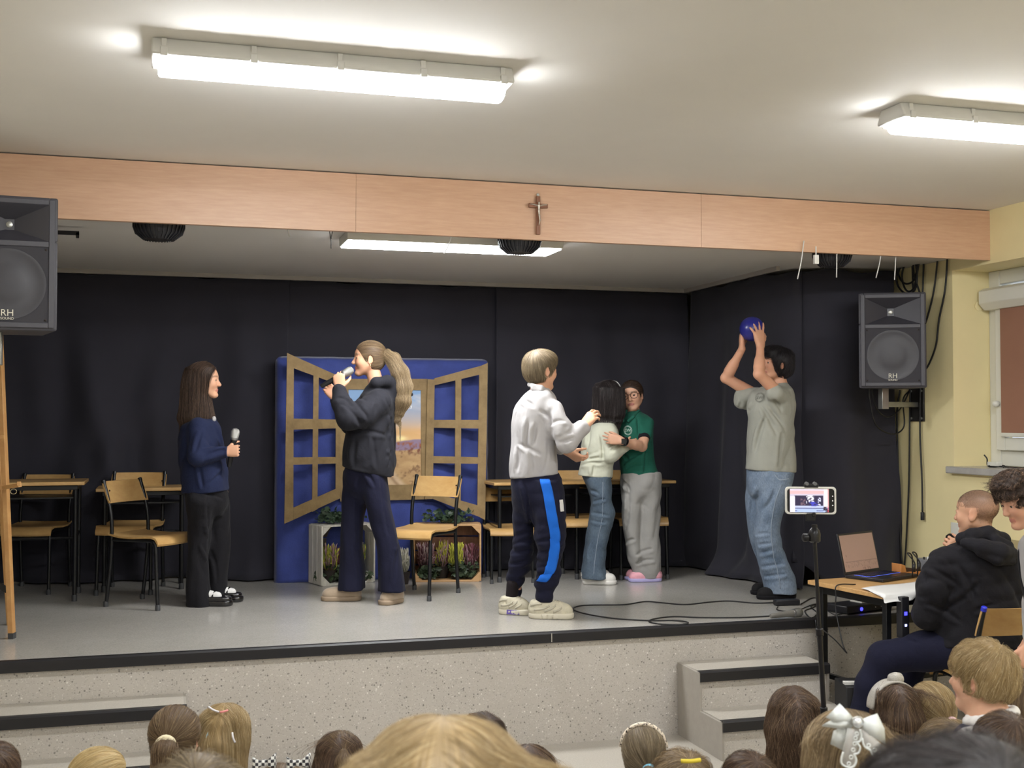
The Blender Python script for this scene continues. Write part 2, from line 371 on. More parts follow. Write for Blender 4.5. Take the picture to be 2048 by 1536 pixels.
# ================================================================== CHAIRS AND DESKS
M_ply = wood('honey_plywood', '#b48c55', '#c9a46c', .38, (3, 14, 3), 2.2, .15, .03)
M_ply2 = wood('plywood_edge', '#9d7040', '#c39a64', .5, (2, 2, 60), 3)
M_frm = mat('black_painted_tube', '#141518', .35, metal=.2)
M_foot = mat('grey_rubber_foot', '#3b3c3e', .6)
M_scr = mat('dark_screw', '#2c2520', .4, metal=.7)
def seat_board(par, name, w, dep, z, t=.011):
    G = []; prof = [(.5, .012), (.42, .004), (.25, -.004), (0, -.006), (-.25, 0), (-.38, .002), (-.46, -.008), (-.5, -.03), (-.51, -.045)]
    b = MB(); ny = 9
    up = []; dn = []
    for yy, zz in prof:
        hw = w/2*(1 if -.45 < yy < .4 else .96)
        up.append([(hw*s, yy*dep, z+zz+.004*abs(s)**2) for s in np.linspace(-1, 1, ny)])
        dn.append([(hw*s, yy*dep+(.006 if yy < -.45 else 0), z+zz-t+.004*abs(s)**2) for s in np.linspace(-1, 1, ny)])
    return slab(b, up, dn).build(name, M_ply, par, smooth='auto')
def slab(b, up, dn):
    up = np.array(up); dn = np.array(dn); m, n = up.shape[:2]; o = len(b.v); b.sheet(up); b.sheet(dn[:, ::-1])
    def U(i, j): return o+i*n+j
    def D(i, j): return o+m*n+i*n+(n-1-j)
    for i in range(m-1):
        b.f.append((U(i, 0), U(i+1, 0), D(i+1, 0), D(i, 0))); b.f.append((U(i, n-1), D(i, n-1), D(i+1, n-1), U(i+1, n-1)))
    for j in range(n-1):
        b.f.append((U(0, j), D(0, j), D(0, j+1), U(0, j+1))); b.f.append((U(m-1, j), U(m-1, j+1), D(m-1, j+1), D(m-1, j)))
    return b
def make_chair(label, loc, rz, capm=None):
    t = thing('school_chair', label, 'chair', loc, rz, 'school chairs')
    seat_board(t, 'seat', .37, .37, .43)
    up, dn = [], []
    for k, z in enumerate(np.linspace(0, 1, 6)):
        zz = .625+.13*z; hw = .178*(1 if 0 < k < 5 else .985); row = []; row2 = []
        for s in np.linspace(-1, 1, 11):
            y = .190+.055*z-.0+.028*(1-s*s)*.9; row.append((hw*s, y-.016, zz)); row2.append((hw*s, y-.005, zz))
        up.append(row); dn.append(row2)
    bk = slab(MB(), up, dn).build('backrest', M_ply, t, smooth='auto')
    for s in (-1, 1):
        MB().lathe([(.0055, 0), (.0055, .003), (.003, .0045)], (s*.155, .196, .70), (0, -1, .2), 10).build('screw', M_scr, bk, smooth='auto')
        rear = spline([(s*.165, .205, .0), (s*.165, .175, .25), (s*.165, .165, .42), (s*.165, .172, .55), (s*.165, .2, .66), (s*.165, .232, .752)], 4)
        l = MB().tube(rear, .0115, 10).build('leg', M_frm, t, smooth='auto')
        MB().lathe([(.015, 0), (.015, .03), (.012, .034)], (s*.165, .205, 0), n=10).build('foot', M_foot, l, smooth='auto')
        MB().lathe([(.0135, 0), (.0135, .018), (.008, .022)], (s*.165, .229, .744), (0, .3, .95), 10).build('end_cap', capm or M_frm, l, smooth='auto')
        fr = [(s*.168, -.185, 0), (s*.165, -.17, .25), (s*.163, -.162, .365), (s*.162, -.152, .392), (s*.162, -.125, .408), (s*.162, 0, .408), (s*.163, .168, .405)]
        l = MB().tube(spline(fr, 4), .0115, 10).build('leg', M_frm, t, smooth='auto')
        MB().lathe([(.015, 0), (.015, .03), (.012, .034)], (s*.168, -.185, 0), n=10).build('foot', M_foot, l, smooth='auto')
    for y, z in ((-.09, .402), (.13, .402)):
        MB().tube([(-.162, y, z), (.162, y, z)], .009, 8).build('stretcher', M_frm, t, smooth='auto')
    return t
def face(dx, dd):
    f = RT*dx+FH*dd; return math.atan2(f[0], -f[1])
def floor_at(px, D, z=ST): p = at(px, 838, D); return (p[0], p[1], z)
chair_c = make_chair('honey plywood school chair standing in front of the natural wooden crate', floor_at(842, 7.66), face(-.43, -.9))
def chair(label, px, D, f, scale=1, z=ST):
    c = dup(chair_c, floor_at(px, D, z), face(*f), label=label); c.scale = (scale,)*3; return c
chair('honey plywood chair turned sideways behind the girl in the navy sweater', 306, 7.28, (.92, -.38))
chair('plywood chair pushed in behind the small desk, its front edge facing the hall', 264, 7.86, (.08, -1), 1.02)
chair('plywood chair half hidden under the desk beside the easel', 72, 7.88, (0, -1))
chair('low plywood chair at the desk behind the boy in the white shirt', 1016, 8.38, (.2, -1), .87)
chair('plywood chair behind the right desks, left of the girl in the white cardigan', 1150, 8.52, (.1, -1))
chair('plywood chair behind the right desks, behind the girl in the green polo shirt', 1276, 8.6, (.12, -1))

def desk(label, x0, y0, w, d, h, rz=0):
    t = thing('school_desk', label, 'desk', (x0, y0, ST), rz, 'school desks')
    MB().bbox((0, 0, h-.022), (w, d, h)).build('desk_top', M_ply, t, bevel=.004)
    fr = MB()
    for y in (.045, d-.045): fr.beam((.04, y, h-.038), (w-.04, y, h-.038), .028, .03)
    for x in (.055, w-.055): fr.beam((x, .04, h-.038), (x, d-.04, h-.038), .028, .03)
    fr.build('frame', M_frm, t, bevel=.003)
    for x in (.055, w-.055):
        for y in (.05, d-.05):
            l = MB().tube([(x, y, 0), (x, y, h-.03)], .0135, 10).build('leg', M_frm, t, smooth='auto')
            MB().lathe([(.017, 0), (.017, .035), (.014, .04)], (x, y, 0), n=10).build('foot', M_foot, l, smooth='auto')
        MB().tube([(x, .05, .40), (x, d-.05, .40)], .010, 8).build('side_rail', M_frm, t, smooth='auto')
    MB().tube([(.055, d-.05, .36), (w-.055, d-.05, .36)], .010, 8).build('stretcher', M_frm, t, smooth='auto')
    MB().bbox((.07, .1, h-.11), (w-.07, d-.06, h-.1)).build('book_shelf', M_frm, t)
    return t
p = at(192, 900, 7.74); desk('small school desk with a plywood chair behind it, left of the girl in navy', p[0], p[1], .60, .38, .68)
p = at(172, 900, 7.5); desk('school desk partly hidden by the wooden easel', p[0]-.74, p[1]-.12, .74, .46, .745)
dA = at(988, 900, 8.2); XA, YA = dA[0], dA[1]
desk('school desk behind the boy in the white shirt', XA, YA, .68, .42, .695)
desk('school desk behind the girl in the green polo shirt', XA+.685, YA+.01, .69, .42, .69)

# ================================================================== BLUE BOARD, CARDBOARD WINDOW, CRATES
M_blue = mat('blue_velvet_cloth', '#34438a', .8, sheen=.25, var=.16, vscale=7, bmp=.2, bscale=120)
a = onz(552, 1160, ST); YBD = 8.37
def aty(px, y, Y):
    d = FW*2370+RT*(px-1024)-UP*(y-768); return CAM+d*(Y/d[1])
x0, x1 = aty(550, 900, YBD)[0], aty(978, 900, YBD)[0]; z1 = aty(720, 714, YBD)[2]
b = MB(); G = []; r = np.random.default_rng(4)
nx, nz = 60, 60
def board_y(u, v): return .004*np.sin(9*u+5*np.sin(4*v))+.003*np.sin(21*u+13*v)+.003*np.sin(17*v-6*u)
V = []; poly = []
n = 40; cr = .05; w_, h_ = x1-x0, z1-ST
bmx = bmesh.new(); bmesh.ops.create_grid(bmx, x_segments=nx, y_segments=nz, size=.5)
for v in bmx.verts:
    u, q = v.co.x+.5, v.co.y+.5; X, Z = u*w_, q*h_
    ex = min(X, w_-X); ez = h_-Z; e = min(ex, ez); inset = 0
    if ex < cr and ez < cr:
        dd = math.hypot(cr-ex, cr-ez)
        if dd > cr:
            k = cr/dd; X = (cr-(cr-ex)*k) if X < w_/2 else w_-(cr-(cr-ex)*k); Z = h_-(cr-(cr-ez)*k)
    rnd = .05*(1-min(1, min(X, w_-X, h_-Z)/.045))**2 if min(X, w_-X, h_-Z) < .045 else 0
    v.co = (X, rnd+float(board_y(u*3, q*3)), Z)
me = bpy.data.meshes.new('blue_board'); bmx.to_mesh(me); bmx.free(); me.materials.append(M_blue)
bb = bpy.data.objects.new('blue_board', me); COL.objects.link(bb); bb.location = (x0, YBD-.02, ST)
md = bb.modifiers.new('solid', 'SOLIDIFY'); md.thickness = .075; md.offset = -1
me.polygons.foreach_set('use_smooth', [True]*len(me.polygons))
tag(bb, 'tall board covered in blue velvet cloth leaning behind the crates', 'backdrop board')
if me.polygons[0].normal.y > 0: me.flip_normals()
M_card = wood('brown_painted_cardboard', '#7d6643', '#9a8158', .7, (3, 3, 3), 4, 0, .1)
t = thing('cardboard_window', 'brown cardboard window with open shutters fixed to the blue board', 'window prop', (0, YBD-.02, ST))
off = np.array(t.location)
def zq(z): return [(540+x*.32555, 690+y*.32555) for x, y in z]
def barq(name, quad, Yf, th=.014, m=M_card):
    """four photo corners unprojected to the slanted plane Yf(px)"""
    P = np.array([aty(px, y, Yf(px)) for px, y in zq(quad)])-off; b = MB()
    Q = P+np.array([0, th, 0]); b.add(np.vstack([P, Q]), [(0, 1, 2, 3), (7, 6, 5, 4), (0, 4, 5, 1), (1, 5, 6, 2), (2, 6, 7, 3), (3, 7, 4, 0)])
    return b.build(name, m, t)
YC = lambda px: YBD-.055
for q, nm in (([(430, 208), (968, 208), (968, 278), (430, 272)], 'rail'), ([(430, 862), (965, 858), (962, 948), (432, 962)], 'rail'),
              ([(430, 272), (483, 272), (483, 862), (430, 862)], 'stile'), ([(928, 278), (966, 278), (962, 858), (930, 860)], 'stile')): barq('window_'+nm, q, YC, .012)
YLs = lambda px: YBD-.075-.16*max(0, (680-px)/110)
for q, nm in (([(105, 48), (147, 68), (143, 1075), (88, 1098)], 'stile'), ([(405, 182), (438, 198), (430, 942), (403, 955)], 'stile'),
              ([(268, 122), (301, 138), (291, 1010), (258, 1026)], 'stile'), ([(146, 67), (405, 183), (405, 238), (146, 143)], 'rail'),
              ([(144, 452), (406, 458), (406, 512), (144, 520)], 'rail'), ([(144, 690), (406, 688), (406, 728), (144, 736)], 'rail'),
              ([(144, 1000), (404, 884), (404, 954), (144, 1074)], 'rail')): barq('shutter_'+nm, q, YLs)
YRs = lambda px: YBD-.075-.14*max(0, (px-862)/115)
for q, nm in (([(968, 210), (1012, 212), (1000, 945), (952, 948)], 'stile'), ([(1287, 132), (1338, 110), (1322, 1075), (1274, 1050)], 'stile'),
              ([(1140, 170), (1176, 160), (1172, 1010), (1136, 1000)], 'stile'), ([(1010, 205), (1288, 130), (1288, 182), (1010, 248)], 'rail'),
              ([(1004, 460), (1286, 460), (1284, 514), (1004, 508)], 'rail'), ([(1002, 682), (1284, 690), (1282, 730), (1002, 726)], 'rail'),
              ([(1000, 905), (1276, 985), (1274, 1052), (1000, 945)], 'rail')): barq('shutter_'+nm, q, YRs)
# the poster: an autumn road at sunset, painted on the sheet
def hash2(x, y): return np.modf(np.abs(np.sin(x*127.1+y*311.7)*43758.5))[0]
def vn(x, y):
    xi, yi = np.floor(x), np.floor(y); fx, fy = x-xi, y-yi; fx = fx*fx*(3-2*fx); fy = fy*fy*(3-2*fy)
    return (hash2(xi, yi)*(1-fx)+hash2(xi+1, yi)*fx)*(1-fy)+(hash2(xi, yi+1)*(1-fx)+hash2(xi+1, yi+1)*fx)*fy
def fbm(x, y, o=4): return sum(vn(x*2**k+k*7, y*2**k)/2**(k+1) for k in range(o))/(1-.5**o)
def mixc(a, b, t): t = np.clip(t, 0, 1)[..., None]; return np.asarray(a)*(1-t)+np.asarray(b)*t
def poster(u, v):   # u 0..1 across, v 0 bottom .. 1 top
    L = lambda h: np.array(lin(h)); o = np.ones(u.shape+(3,))
    sky = mixc(L('#dfb985'), L('#7fa3cf'), (v-.5)/.38)
    c = fbm(u*2+v*1.5, v*7+u); sky = mixc(sky, L('#f2e3cf'), (c-.5)*3.2*(v > .5)); sky = mixc(sky, L('#deaa68'), np.exp(-((v-.55)/.07)**2)*.7)
    sky = mixc(sky, L('#fff0b0'), np.exp(-(((u-.72)/.07)**2+((v-.49)/.025)**2)))
    hill = .46+.02*np.sin(u*7+1)+.02*fbm(u*6, v*0); o = mixc(sky, L('#8d7a95'), (hill-v)*120)
    fld = .40+.03*np.sin(u*4+2); f = fbm(u*9, v*26); land = mixc(L('#a98559'), L('#d0ad7e'), f)
    land = mixc(land, L('#8a6848'), (fbm(u*18, v*30)-.56)*6*(np.exp(-((u-.9)/.25)**2)+np.exp(-((u-.1)/.2)**2))); o = mixc(o, land, (fld-v)*90)
    tre = fbm(u*22, v*22); o = mixc(o, L('#7c4a34'), (tre-.42)*6*np.exp(-((v-.37)/.045)**2)*(u > .55))
    o = mixc(o, L('#9b5a3a'), (tre-.45)*6*np.exp(-((v-.43)/.02)**2))
    s = np.clip((.36-v)/.36, 0, 1); cx = .62-.22*np.sin(s*2.2)+.12*s; rw = .02+.26*s
    o = mixc(o, mixc(L('#c4a583'), L('#dcc4a4'), fbm(u*14, v*40)), (1-np.abs(u-cx)/rw)*3*(v < .36))
    for k in (-.45, .45): o = mixc(o, L('#9b7a5a'), np.exp(-((u-cx-k*rw)/(.10*rw+.004))**2)*.8*(v < .35))
    return o
pa, pb = aty(*zq([(482, 272)])[0], YBD-.046), aty(*zq([(930, 862)])[0], YBD-.046)
nu, nv = 110, 150; G = [[(pa[0]+(pb[0]-pa[0])*i/nu-off[0], -.026, pb[2]+(pa[2]-pb[2])*j/nv-off[2]) for i in range(nu+1)] for j in range(nv+1)]
po = MB().sheet(G).build('poster', vcol('poster_print', .45), t)
paint(po, lambda P: poster((P[:, 0]-P[:, 0].min())/(np.ptp(P[:, 0])), (P[:, 2]-P[:, 2].min())/np.ptp(P[:, 2])))
M_wht = mat('white_print', '#f4f2ec', .5)
q = aty(823, 818, YBD-.047)-off; text_mesh('poster_lettering', 'nem', .052, M_wht, t, q, (1, 0, 0), (0, 0, 1), .0005, 'RIGHT', .3)
q = aty(796, 831, YBD-.047)-off; text_mesh('poster_lettering', 'at', .045, M_wht, t, q, (1, 0, 0), (0, 0, 1), .0005, 'RIGHT', .3)

def crate(label, loc, rz, w, d, h, m, mi):
    t = thing('wooden_crate', label, 'crate', loc, rz, 'wooden crates under the cardboard window'); th = .012
    npl = 3
    for k in range(npl):                       # each wall is three planks running round the crate
        y0, y1 = d*k/npl+.003, d*(k+1)/npl-.003
        MB().bbox((0, y0, .004), (th, y1, h-.004)).build('plank', m, t, bevel=.002)
        MB().bbox((w-th, y0, .004), (w, y1, h-.004)).build('plank', m, t, bevel=.002)
        MB().bbox((th, y0, 0), (w-th, y1, th)).build('plank', m, t, bevel=.002)
        MB().bbox((th, y0, h-th), (w-th, y1, h)).build('plank', m, t, bevel=.002)
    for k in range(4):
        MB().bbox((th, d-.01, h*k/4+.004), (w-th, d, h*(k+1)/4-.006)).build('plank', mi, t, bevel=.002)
    for sx in (0, 1):
        for sz in (0, 1):
            X = (lambda v: v if not sx else w-v); Z = (lambda v: v if not sz else h-v)
            MB().prism([(X(th), Z(th)), (X(th+.055), Z(th)), (X(th), Z(th+.055))], .002, d-.012).build('corner_block', m, t)
    return t
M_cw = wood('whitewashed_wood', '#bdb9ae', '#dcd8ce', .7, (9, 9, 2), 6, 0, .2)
M_cwi = wood('dark_wood_inside', '#3d342c', '#75695c', .8, (9, 9, 2), 6, 0, .2)  # much darker brown copy of the crate wood, for the back planks
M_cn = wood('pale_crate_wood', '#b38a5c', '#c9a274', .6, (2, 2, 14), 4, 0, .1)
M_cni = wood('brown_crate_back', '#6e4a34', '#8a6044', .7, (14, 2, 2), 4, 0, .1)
pc = at(643, 1167, 8.03); ang = math.atan2(*(RT*.34+FH*.22)[[1, 0]])
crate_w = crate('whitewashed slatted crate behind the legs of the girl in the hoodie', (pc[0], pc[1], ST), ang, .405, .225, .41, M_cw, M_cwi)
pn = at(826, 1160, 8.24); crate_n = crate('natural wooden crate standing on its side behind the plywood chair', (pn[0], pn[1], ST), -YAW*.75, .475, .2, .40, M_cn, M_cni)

# ------------------------------------------------------------------ plants
def heather(name, label, loc, n, h, sp, cols, seed, pot=True):
    r = np.random.default_rng(seed); t = thing(name, label, 'plant', loc, 0, 'potted heathers in and by the crates'); b = MB(); cl = []
    for k in range(int(n*2.6)):
        a = r.uniform(0, 6.28); q = math.sqrt(r.uniform(0, 1))*sp*.92; hh = h*r.uniform(.5, 1); ln = r.uniform(.05, .4)*q
        base = np.array([math.cos(a)*q*.4, math.sin(a)*q*.4, .07]); top = np.array([math.cos(a)*(q+ln), math.sin(a)*(q+ln), hh])
        m = (base+top)/2+r.normal(0, .010, 3); o = len(b.v)
        pts = spline([base, m, top], 5); rr = np.where(np.arange(len(pts)) % 2, .0042, .0022)*np.linspace(.7, 1, len(pts)); rr[-1] = .001
        b.tube(pts, rr, 5); c0, c1 = cols[r.integers(len(cols))]
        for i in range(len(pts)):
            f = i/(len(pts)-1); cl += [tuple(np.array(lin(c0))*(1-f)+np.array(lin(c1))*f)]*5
    o = b.build('flower_spikes', vcol('heather_colours', .7), t, smooth=True); tag(o, kind='stuff')
    C4 = np.ones((len(cl), 4), np.float32); C4[:, :3] = cl; o.data.attributes.new('col', 'FLOAT_COLOR', 'POINT').data.foreach_set('color', C4.ravel())
    if pot: MB().lathe([(.036, 0), (.05, .075), (.053, .085), (.047, .085), (.045, .07)], (0, 0, 0), n=18).build('pot', mat('dark_plant_pot', '#2a2320', .6), t, smooth='auto')
    return t
def leafy(name, label, loc, n, ext, seed, cols=('#2c3d2c', '#4f6650'), size=.03, pot=False):
    r = np.random.default_rng(seed); t = thing(name, label, 'plant', loc); b = MB(); cl = []
    shape = [(0, 0), (.35, .25), (.75, .2), (.5, .55), (.55, .8), (0, 1.15), (-.55, .8), (-.5, .55), (-.75, .2), (-.35, .25)]
    for k in range(n):
        p = np.clip(r.normal(0, .42, 3), -.85, .85)*np.array(ext); p[2] = abs(p[2])*.9
        R = np.array(Matrix.Rotation(r.uniform(0, 6.28), 3, 'Z')@Matrix.Rotation(r.uniform(.3, 1.7), 3, 'X')@Matrix.Rotation(r.uniform(-.6, .6), 3, 'Y'))
        s = size*r.uniform(.6, 1.3); V = [R@np.array([x*s, y*s, -.25*s*x*x+.1*s*math.sin(y*3)])+p for x, y in shape]+[R@np.array([0, .5*s, .1*s])+p]
        b.add(V, [(10, i, (i+1) % 10) for i in range(10)]); f = r.uniform(0, 1)
        cl += [tuple(np.array(lin(cols[0]))*(1-f)+np.array(lin(cols[1]))*f)]*11
    o = b.build('leaves', vcol('leaf_colours', .5), t); tag(o, kind='stuff')
    C4 = np.ones((len(cl), 4), np.float32); C4[:, :3] = cl; o.data.attributes.new('col', 'FLOAT_COLOR', 'POINT').data.foreach_set('color', C4.ravel())
    st = MB()
    for k in range(6):
        q = r.normal(0, .35, 3)*np.array(ext); q[2] = abs(q[2]); st.tube(spline([(0, 0, 0), q*.5+(0, 0, .02), q], 4), .0018, 5)
    st.build('stems', mat('ivy_stem', '#4a4a35', .7), t)
    return t
def inw(c, x, y, z):
    q = c.matrix_basis@Vector((x, y, z)); return (q.x, q.y, q.z)
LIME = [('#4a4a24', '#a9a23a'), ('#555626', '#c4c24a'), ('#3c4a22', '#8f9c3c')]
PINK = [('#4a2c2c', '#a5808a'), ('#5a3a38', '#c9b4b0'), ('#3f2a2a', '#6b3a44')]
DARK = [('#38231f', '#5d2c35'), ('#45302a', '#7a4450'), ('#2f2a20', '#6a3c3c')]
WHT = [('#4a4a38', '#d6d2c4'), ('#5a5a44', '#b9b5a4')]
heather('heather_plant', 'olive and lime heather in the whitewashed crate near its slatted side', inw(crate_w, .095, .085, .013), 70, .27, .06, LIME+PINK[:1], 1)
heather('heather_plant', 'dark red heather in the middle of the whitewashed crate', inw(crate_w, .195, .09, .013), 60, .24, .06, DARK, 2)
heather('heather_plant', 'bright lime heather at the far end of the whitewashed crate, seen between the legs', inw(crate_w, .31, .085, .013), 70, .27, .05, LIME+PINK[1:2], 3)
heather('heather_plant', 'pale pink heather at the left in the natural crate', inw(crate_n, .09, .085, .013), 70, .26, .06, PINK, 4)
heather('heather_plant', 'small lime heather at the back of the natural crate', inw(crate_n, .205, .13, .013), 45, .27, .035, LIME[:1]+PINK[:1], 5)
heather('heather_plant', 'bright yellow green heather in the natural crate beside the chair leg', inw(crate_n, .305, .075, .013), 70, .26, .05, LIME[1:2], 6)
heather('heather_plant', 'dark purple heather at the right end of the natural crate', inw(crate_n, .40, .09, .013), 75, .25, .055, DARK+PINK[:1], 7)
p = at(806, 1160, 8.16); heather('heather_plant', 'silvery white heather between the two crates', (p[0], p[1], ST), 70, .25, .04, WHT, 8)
leafy('ivy_plant', 'dark ivy on top of the whitewashed crate trailing over its corner', inw(crate_w, .13, .1, .412), 130, (.13, .07, .11), 11)
leafy('ivy_plant', 'ivy on top of the whitewashed crate, seen between the legs', inw(crate_w, .31, .1, .412), 60, (.07, .06, .09), 12)
leafy('ivy_plant', 'long low bush of green leaves on top of the natural crate', inw(crate_n, .25, .1, .402), 170, (.2, .07, .09), 13)
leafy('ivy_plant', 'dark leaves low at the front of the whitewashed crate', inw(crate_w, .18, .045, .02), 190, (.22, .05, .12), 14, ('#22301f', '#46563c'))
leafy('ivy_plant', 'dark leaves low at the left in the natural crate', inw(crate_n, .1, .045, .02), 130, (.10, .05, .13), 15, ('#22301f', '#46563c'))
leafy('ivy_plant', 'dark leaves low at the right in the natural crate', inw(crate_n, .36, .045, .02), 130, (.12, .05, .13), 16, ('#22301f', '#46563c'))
# ================================================================== ORGANIC SURFACES (signed distance volumes -> one continuous mesh)
def cr_interp(x, xp, fp):
    """smooth monotone-ish interpolation of columns fp at x (xp ascending)"""
    xp = np.asarray(xp, float); fp = np.asarray(fp, float); n = len(xp)
    m = np.gradient(fp, xp, axis=0) if n > 2 else np.repeat(((fp[-1]-fp[0])/(xp[-1]-xp[0]))[None], n, 0)
    i = np.clip(np.searchsorted(xp, x)-1, 0, n-2); h = xp[i+1]-xp[i]; t = np.clip((x-xp[i])/h, 0, 1)
    t = t[..., None]; h = h[..., None]
    return (2*t**3-3*t**2+1)*fp[i]+(t**3-2*t**2+t)*h*m[i]+(-2*t**3+3*t**2)*fp[i+1]+(t**3-t**2)*h*m[i+1]
class SDF:
    def __init__(s, lo, hi, h):
        s.h = h; s.lo = np.array(lo, float); s.n = np.ceil((np.array(hi)-s.lo)/h).astype(int)+2
        s.v = np.full(s.n, .5, np.float32)
    def region(s, lo, hi, m):
        a = np.clip(np.floor((np.asarray(lo)-m-s.lo)/s.h).astype(int), 0, s.n); b = np.clip(np.ceil((np.asarray(hi)+m-s.lo)/s.h).astype(int)+1, 0, s.n)
        if np.any(b <= a): return None
        sl = tuple(slice(a[i], b[i]) for i in range(3))
        ax = [(np.arange(a[i], b[i])*s.h+s.lo[i]).astype(np.float32) for i in range(3)]
        return sl, ax[0][:, None, None], ax[1][None, :, None], ax[2][None, None, :]
    def put(s, sl, d, k, sub=False):
        a = s.v[sl]
        if sub:
            d = -d
            s.v[sl] = np.maximum(a, d)+(np.maximum(k-np.abs(a-d), 0)**2/(4*k) if k else 0)
        else:
            s.v[sl] = np.minimum(a, d)-(np.maximum(k-np.abs(a-d), 0)**2/(4*k) if k else 0)
    def cone(s, a, b, ra, rb, k=.01, sub=False):
        a = np.array(a, float); b = np.array(b, float); r = max(ra, rb)
        g = s.region(np.minimum(a, b)-r, np.maximum(a, b)+r, k+2.5*s.h)
        if g is None: return s
        sl, x, y, z = g; d = b-a; L = max(1e-9, float(d@d))
        t = np.clip(((x-a[0])*d[0]+(y-a[1])*d[1]+(z-a[2])*d[2])/L, 0, 1)
        q = np.sqrt((x-a[0]-t*d[0])**2+(y-a[1]-t*d[1])**2+(z-a[2]-t*d[2])**2)-(ra+t*(rb-ra))
        s.put(sl, q, k, sub); return s
    def chain(s, pts, rad, k=.01):
        for i in range(len(pts)-1): s.cone(pts[i], pts[i+1], rad[i], rad[i+1], k)
        return s
    def ell(s, c, r, M=None, k=.01, sub=False):
        """ellipsoid; M rows = its axes"""
        c = np.array(c, float); r = np.array(r, float); M = np.eye(3) if M is None else np.asarray(M)
        e = np.sqrt(((M*r[:, None])**2).sum(0)); g = s.region(c-e, c+e, k+2.5*s.h)
        if g is None: return s
        sl, x, y, z = g; x = x-c[0]; y = y-c[1]; z = z-c[2]
        q = [(x*M[i, 0]+y*M[i, 1]+z*M[i, 2]) for i in range(3)]
        k0 = np.sqrt(sum((q[i]/r[i])**2 for i in range(3))); k1 = np.sqrt(sum((q[i]/r[i]**2)**2 for i in range(3)))+1e-6
        s.put(sl, k0*(k0-1)/k1, k, sub); return s
    def stack(s, secs, k=.01, p=2.2, sub=False, cut=.006, rot=0):
        """sections (z, cx, cy, rx, ry), ellipses stacked along z"""
        S = np.array(sorted(secs), float); zz = S[:, 0]
        g = s.region([(S[:, 1]-np.hypot(S[:, 3], S[:, 4])).min(), (S[:, 2]-np.hypot(S[:, 3], S[:, 4])).min(), zz[0]], [(S[:, 1]+np.hypot(S[:, 3], S[:, 4])).max(), (S[:, 2]+np.hypot(S[:, 3], S[:, 4])).max(), zz[-1]], k+2.5*s.h)
        if g is None: return s
        sl, x, y, z = g; Q = cr_interp(np.clip(z.ravel(), zz[0], zz[-1]), zz, S[:, 1:])
        cx, cy, rx, ry = [Q[:, i][None, None, :].astype(np.float32) for i in range(4)]
        dx, dy = x-cx, y-cy
        if rot: dx, dy = dx*math.cos(rot)+dy*math.sin(rot), -dx*math.sin(rot)+dy*math.cos(rot)
        rx = np.maximum(rx, .002); ry = np.maximum(ry, .002)
        q = ((np.abs(dx)/rx)**p+(np.abs(dy)/ry)**p)**(1/p)
        gl = np.sqrt((dx/rx**2)**2+(dy/ry**2)**2)/np.maximum(np.sqrt((dx/rx)**2+(dy/ry)**2), 1e-4)
        d = (q-1)/np.maximum(gl, 1e-3); c = np.maximum(zz[0]-z, z-zz[-1])
        d = np.maximum(d, c)+np.maximum(cut-np.abs(d-c), 0)**2/(4*cut)
        s.put(sl, d, k, sub); return s
    def half(s, c, n, k=.004):
        """cut away everything on the +n side of the plane through c"""
        n = unit(n); g = s.region(s.lo, s.lo+s.n*s.h, 0); sl, x, y, z = g
        d = (x-c[0])*n[0]+(y-c[1])*n[1]+(z-c[2])*n[2]; a = s.v
        s.v = (np.maximum(a, d)+np.maximum(k-np.abs(a-d), 0)**2/(4*k)).astype(np.float32); return s
    def wrinkle(s, amp, f=(18, 18, 34), seed=0, mask=None, crease=True):
        r = np.random.default_rng(seed); _, x, y, z = s.region(s.lo, s.lo+s.n*s.h, 0); w = 0
        for i in range(5):
            k = unit(r.normal(0, 1, 3))*np.array(f)*(.7+.3*i); k2 = unit(r.normal(0, 1, 3))*16
            q = np.sin(k[0]*x+k[1]*y+k[2]*z+r.uniform(0, 6)+1.9*np.sin(k2[0]*x+k2[1]*y+k2[2]*z+r.uniform(0, 6)))
            w = w+(q if not crease else 1.3-2.6*np.sqrt(.5-.4999*q))*(.5+.5*np.sin(k2[1]*x-k2[0]*y+k2[2]*z*.7+i))/(1+.35*i)
        w = w*amp*.95
        if mask is not None: w = w*mask(x, y, z)
        s.v = (s.v+w).astype(np.float32); return s
    def val(s, P):
        q = (np.asarray(P)-s.lo)/s.h; i = np.clip(np.floor(q).astype(int), 0, s.n-2); f = np.clip(q-i, 0, 1); o = 0
        for a in (0, 1):
            for b in (0, 1):
                for c in (0, 1):
                    o = o+s.v[i[:, 0]+a, i[:, 1]+b, i[:, 2]+c]*(f[:, 0] if a else 1-f[:, 0])*(f[:, 1] if b else 1-f[:, 1])*(f[:, 2] if c else 1-f[:, 2])
        return o
    def grad(s, P):
        e = s.h; g = np.stack([s.val(P+np.eye(3)[i]*e)-s.val(P-np.eye(3)[i]*e) for i in range(3)], 1)
        return g/np.maximum(1e-6, np.linalg.norm(g, axis=1))[:, None]
    def project(s, P, off=0, it=5):
        P = np.array(P, float)
        for _ in range(it): P = P-np.clip(s.val(P)-off, -.03, .03)[:, None]*s.grad(P)
        return P
    def cast(s, P, d=(0, 1., 0), step=.004, n=200):
        """first surface point met from P along d"""
        P = np.array(P, float); d = np.array(d); hit = np.zeros(len(P), bool)
        for _ in range(n):
            hit |= s.val(P) < 0; P = P+(~hit)[:, None]*d*step
        return s.project(P, 0, 4)
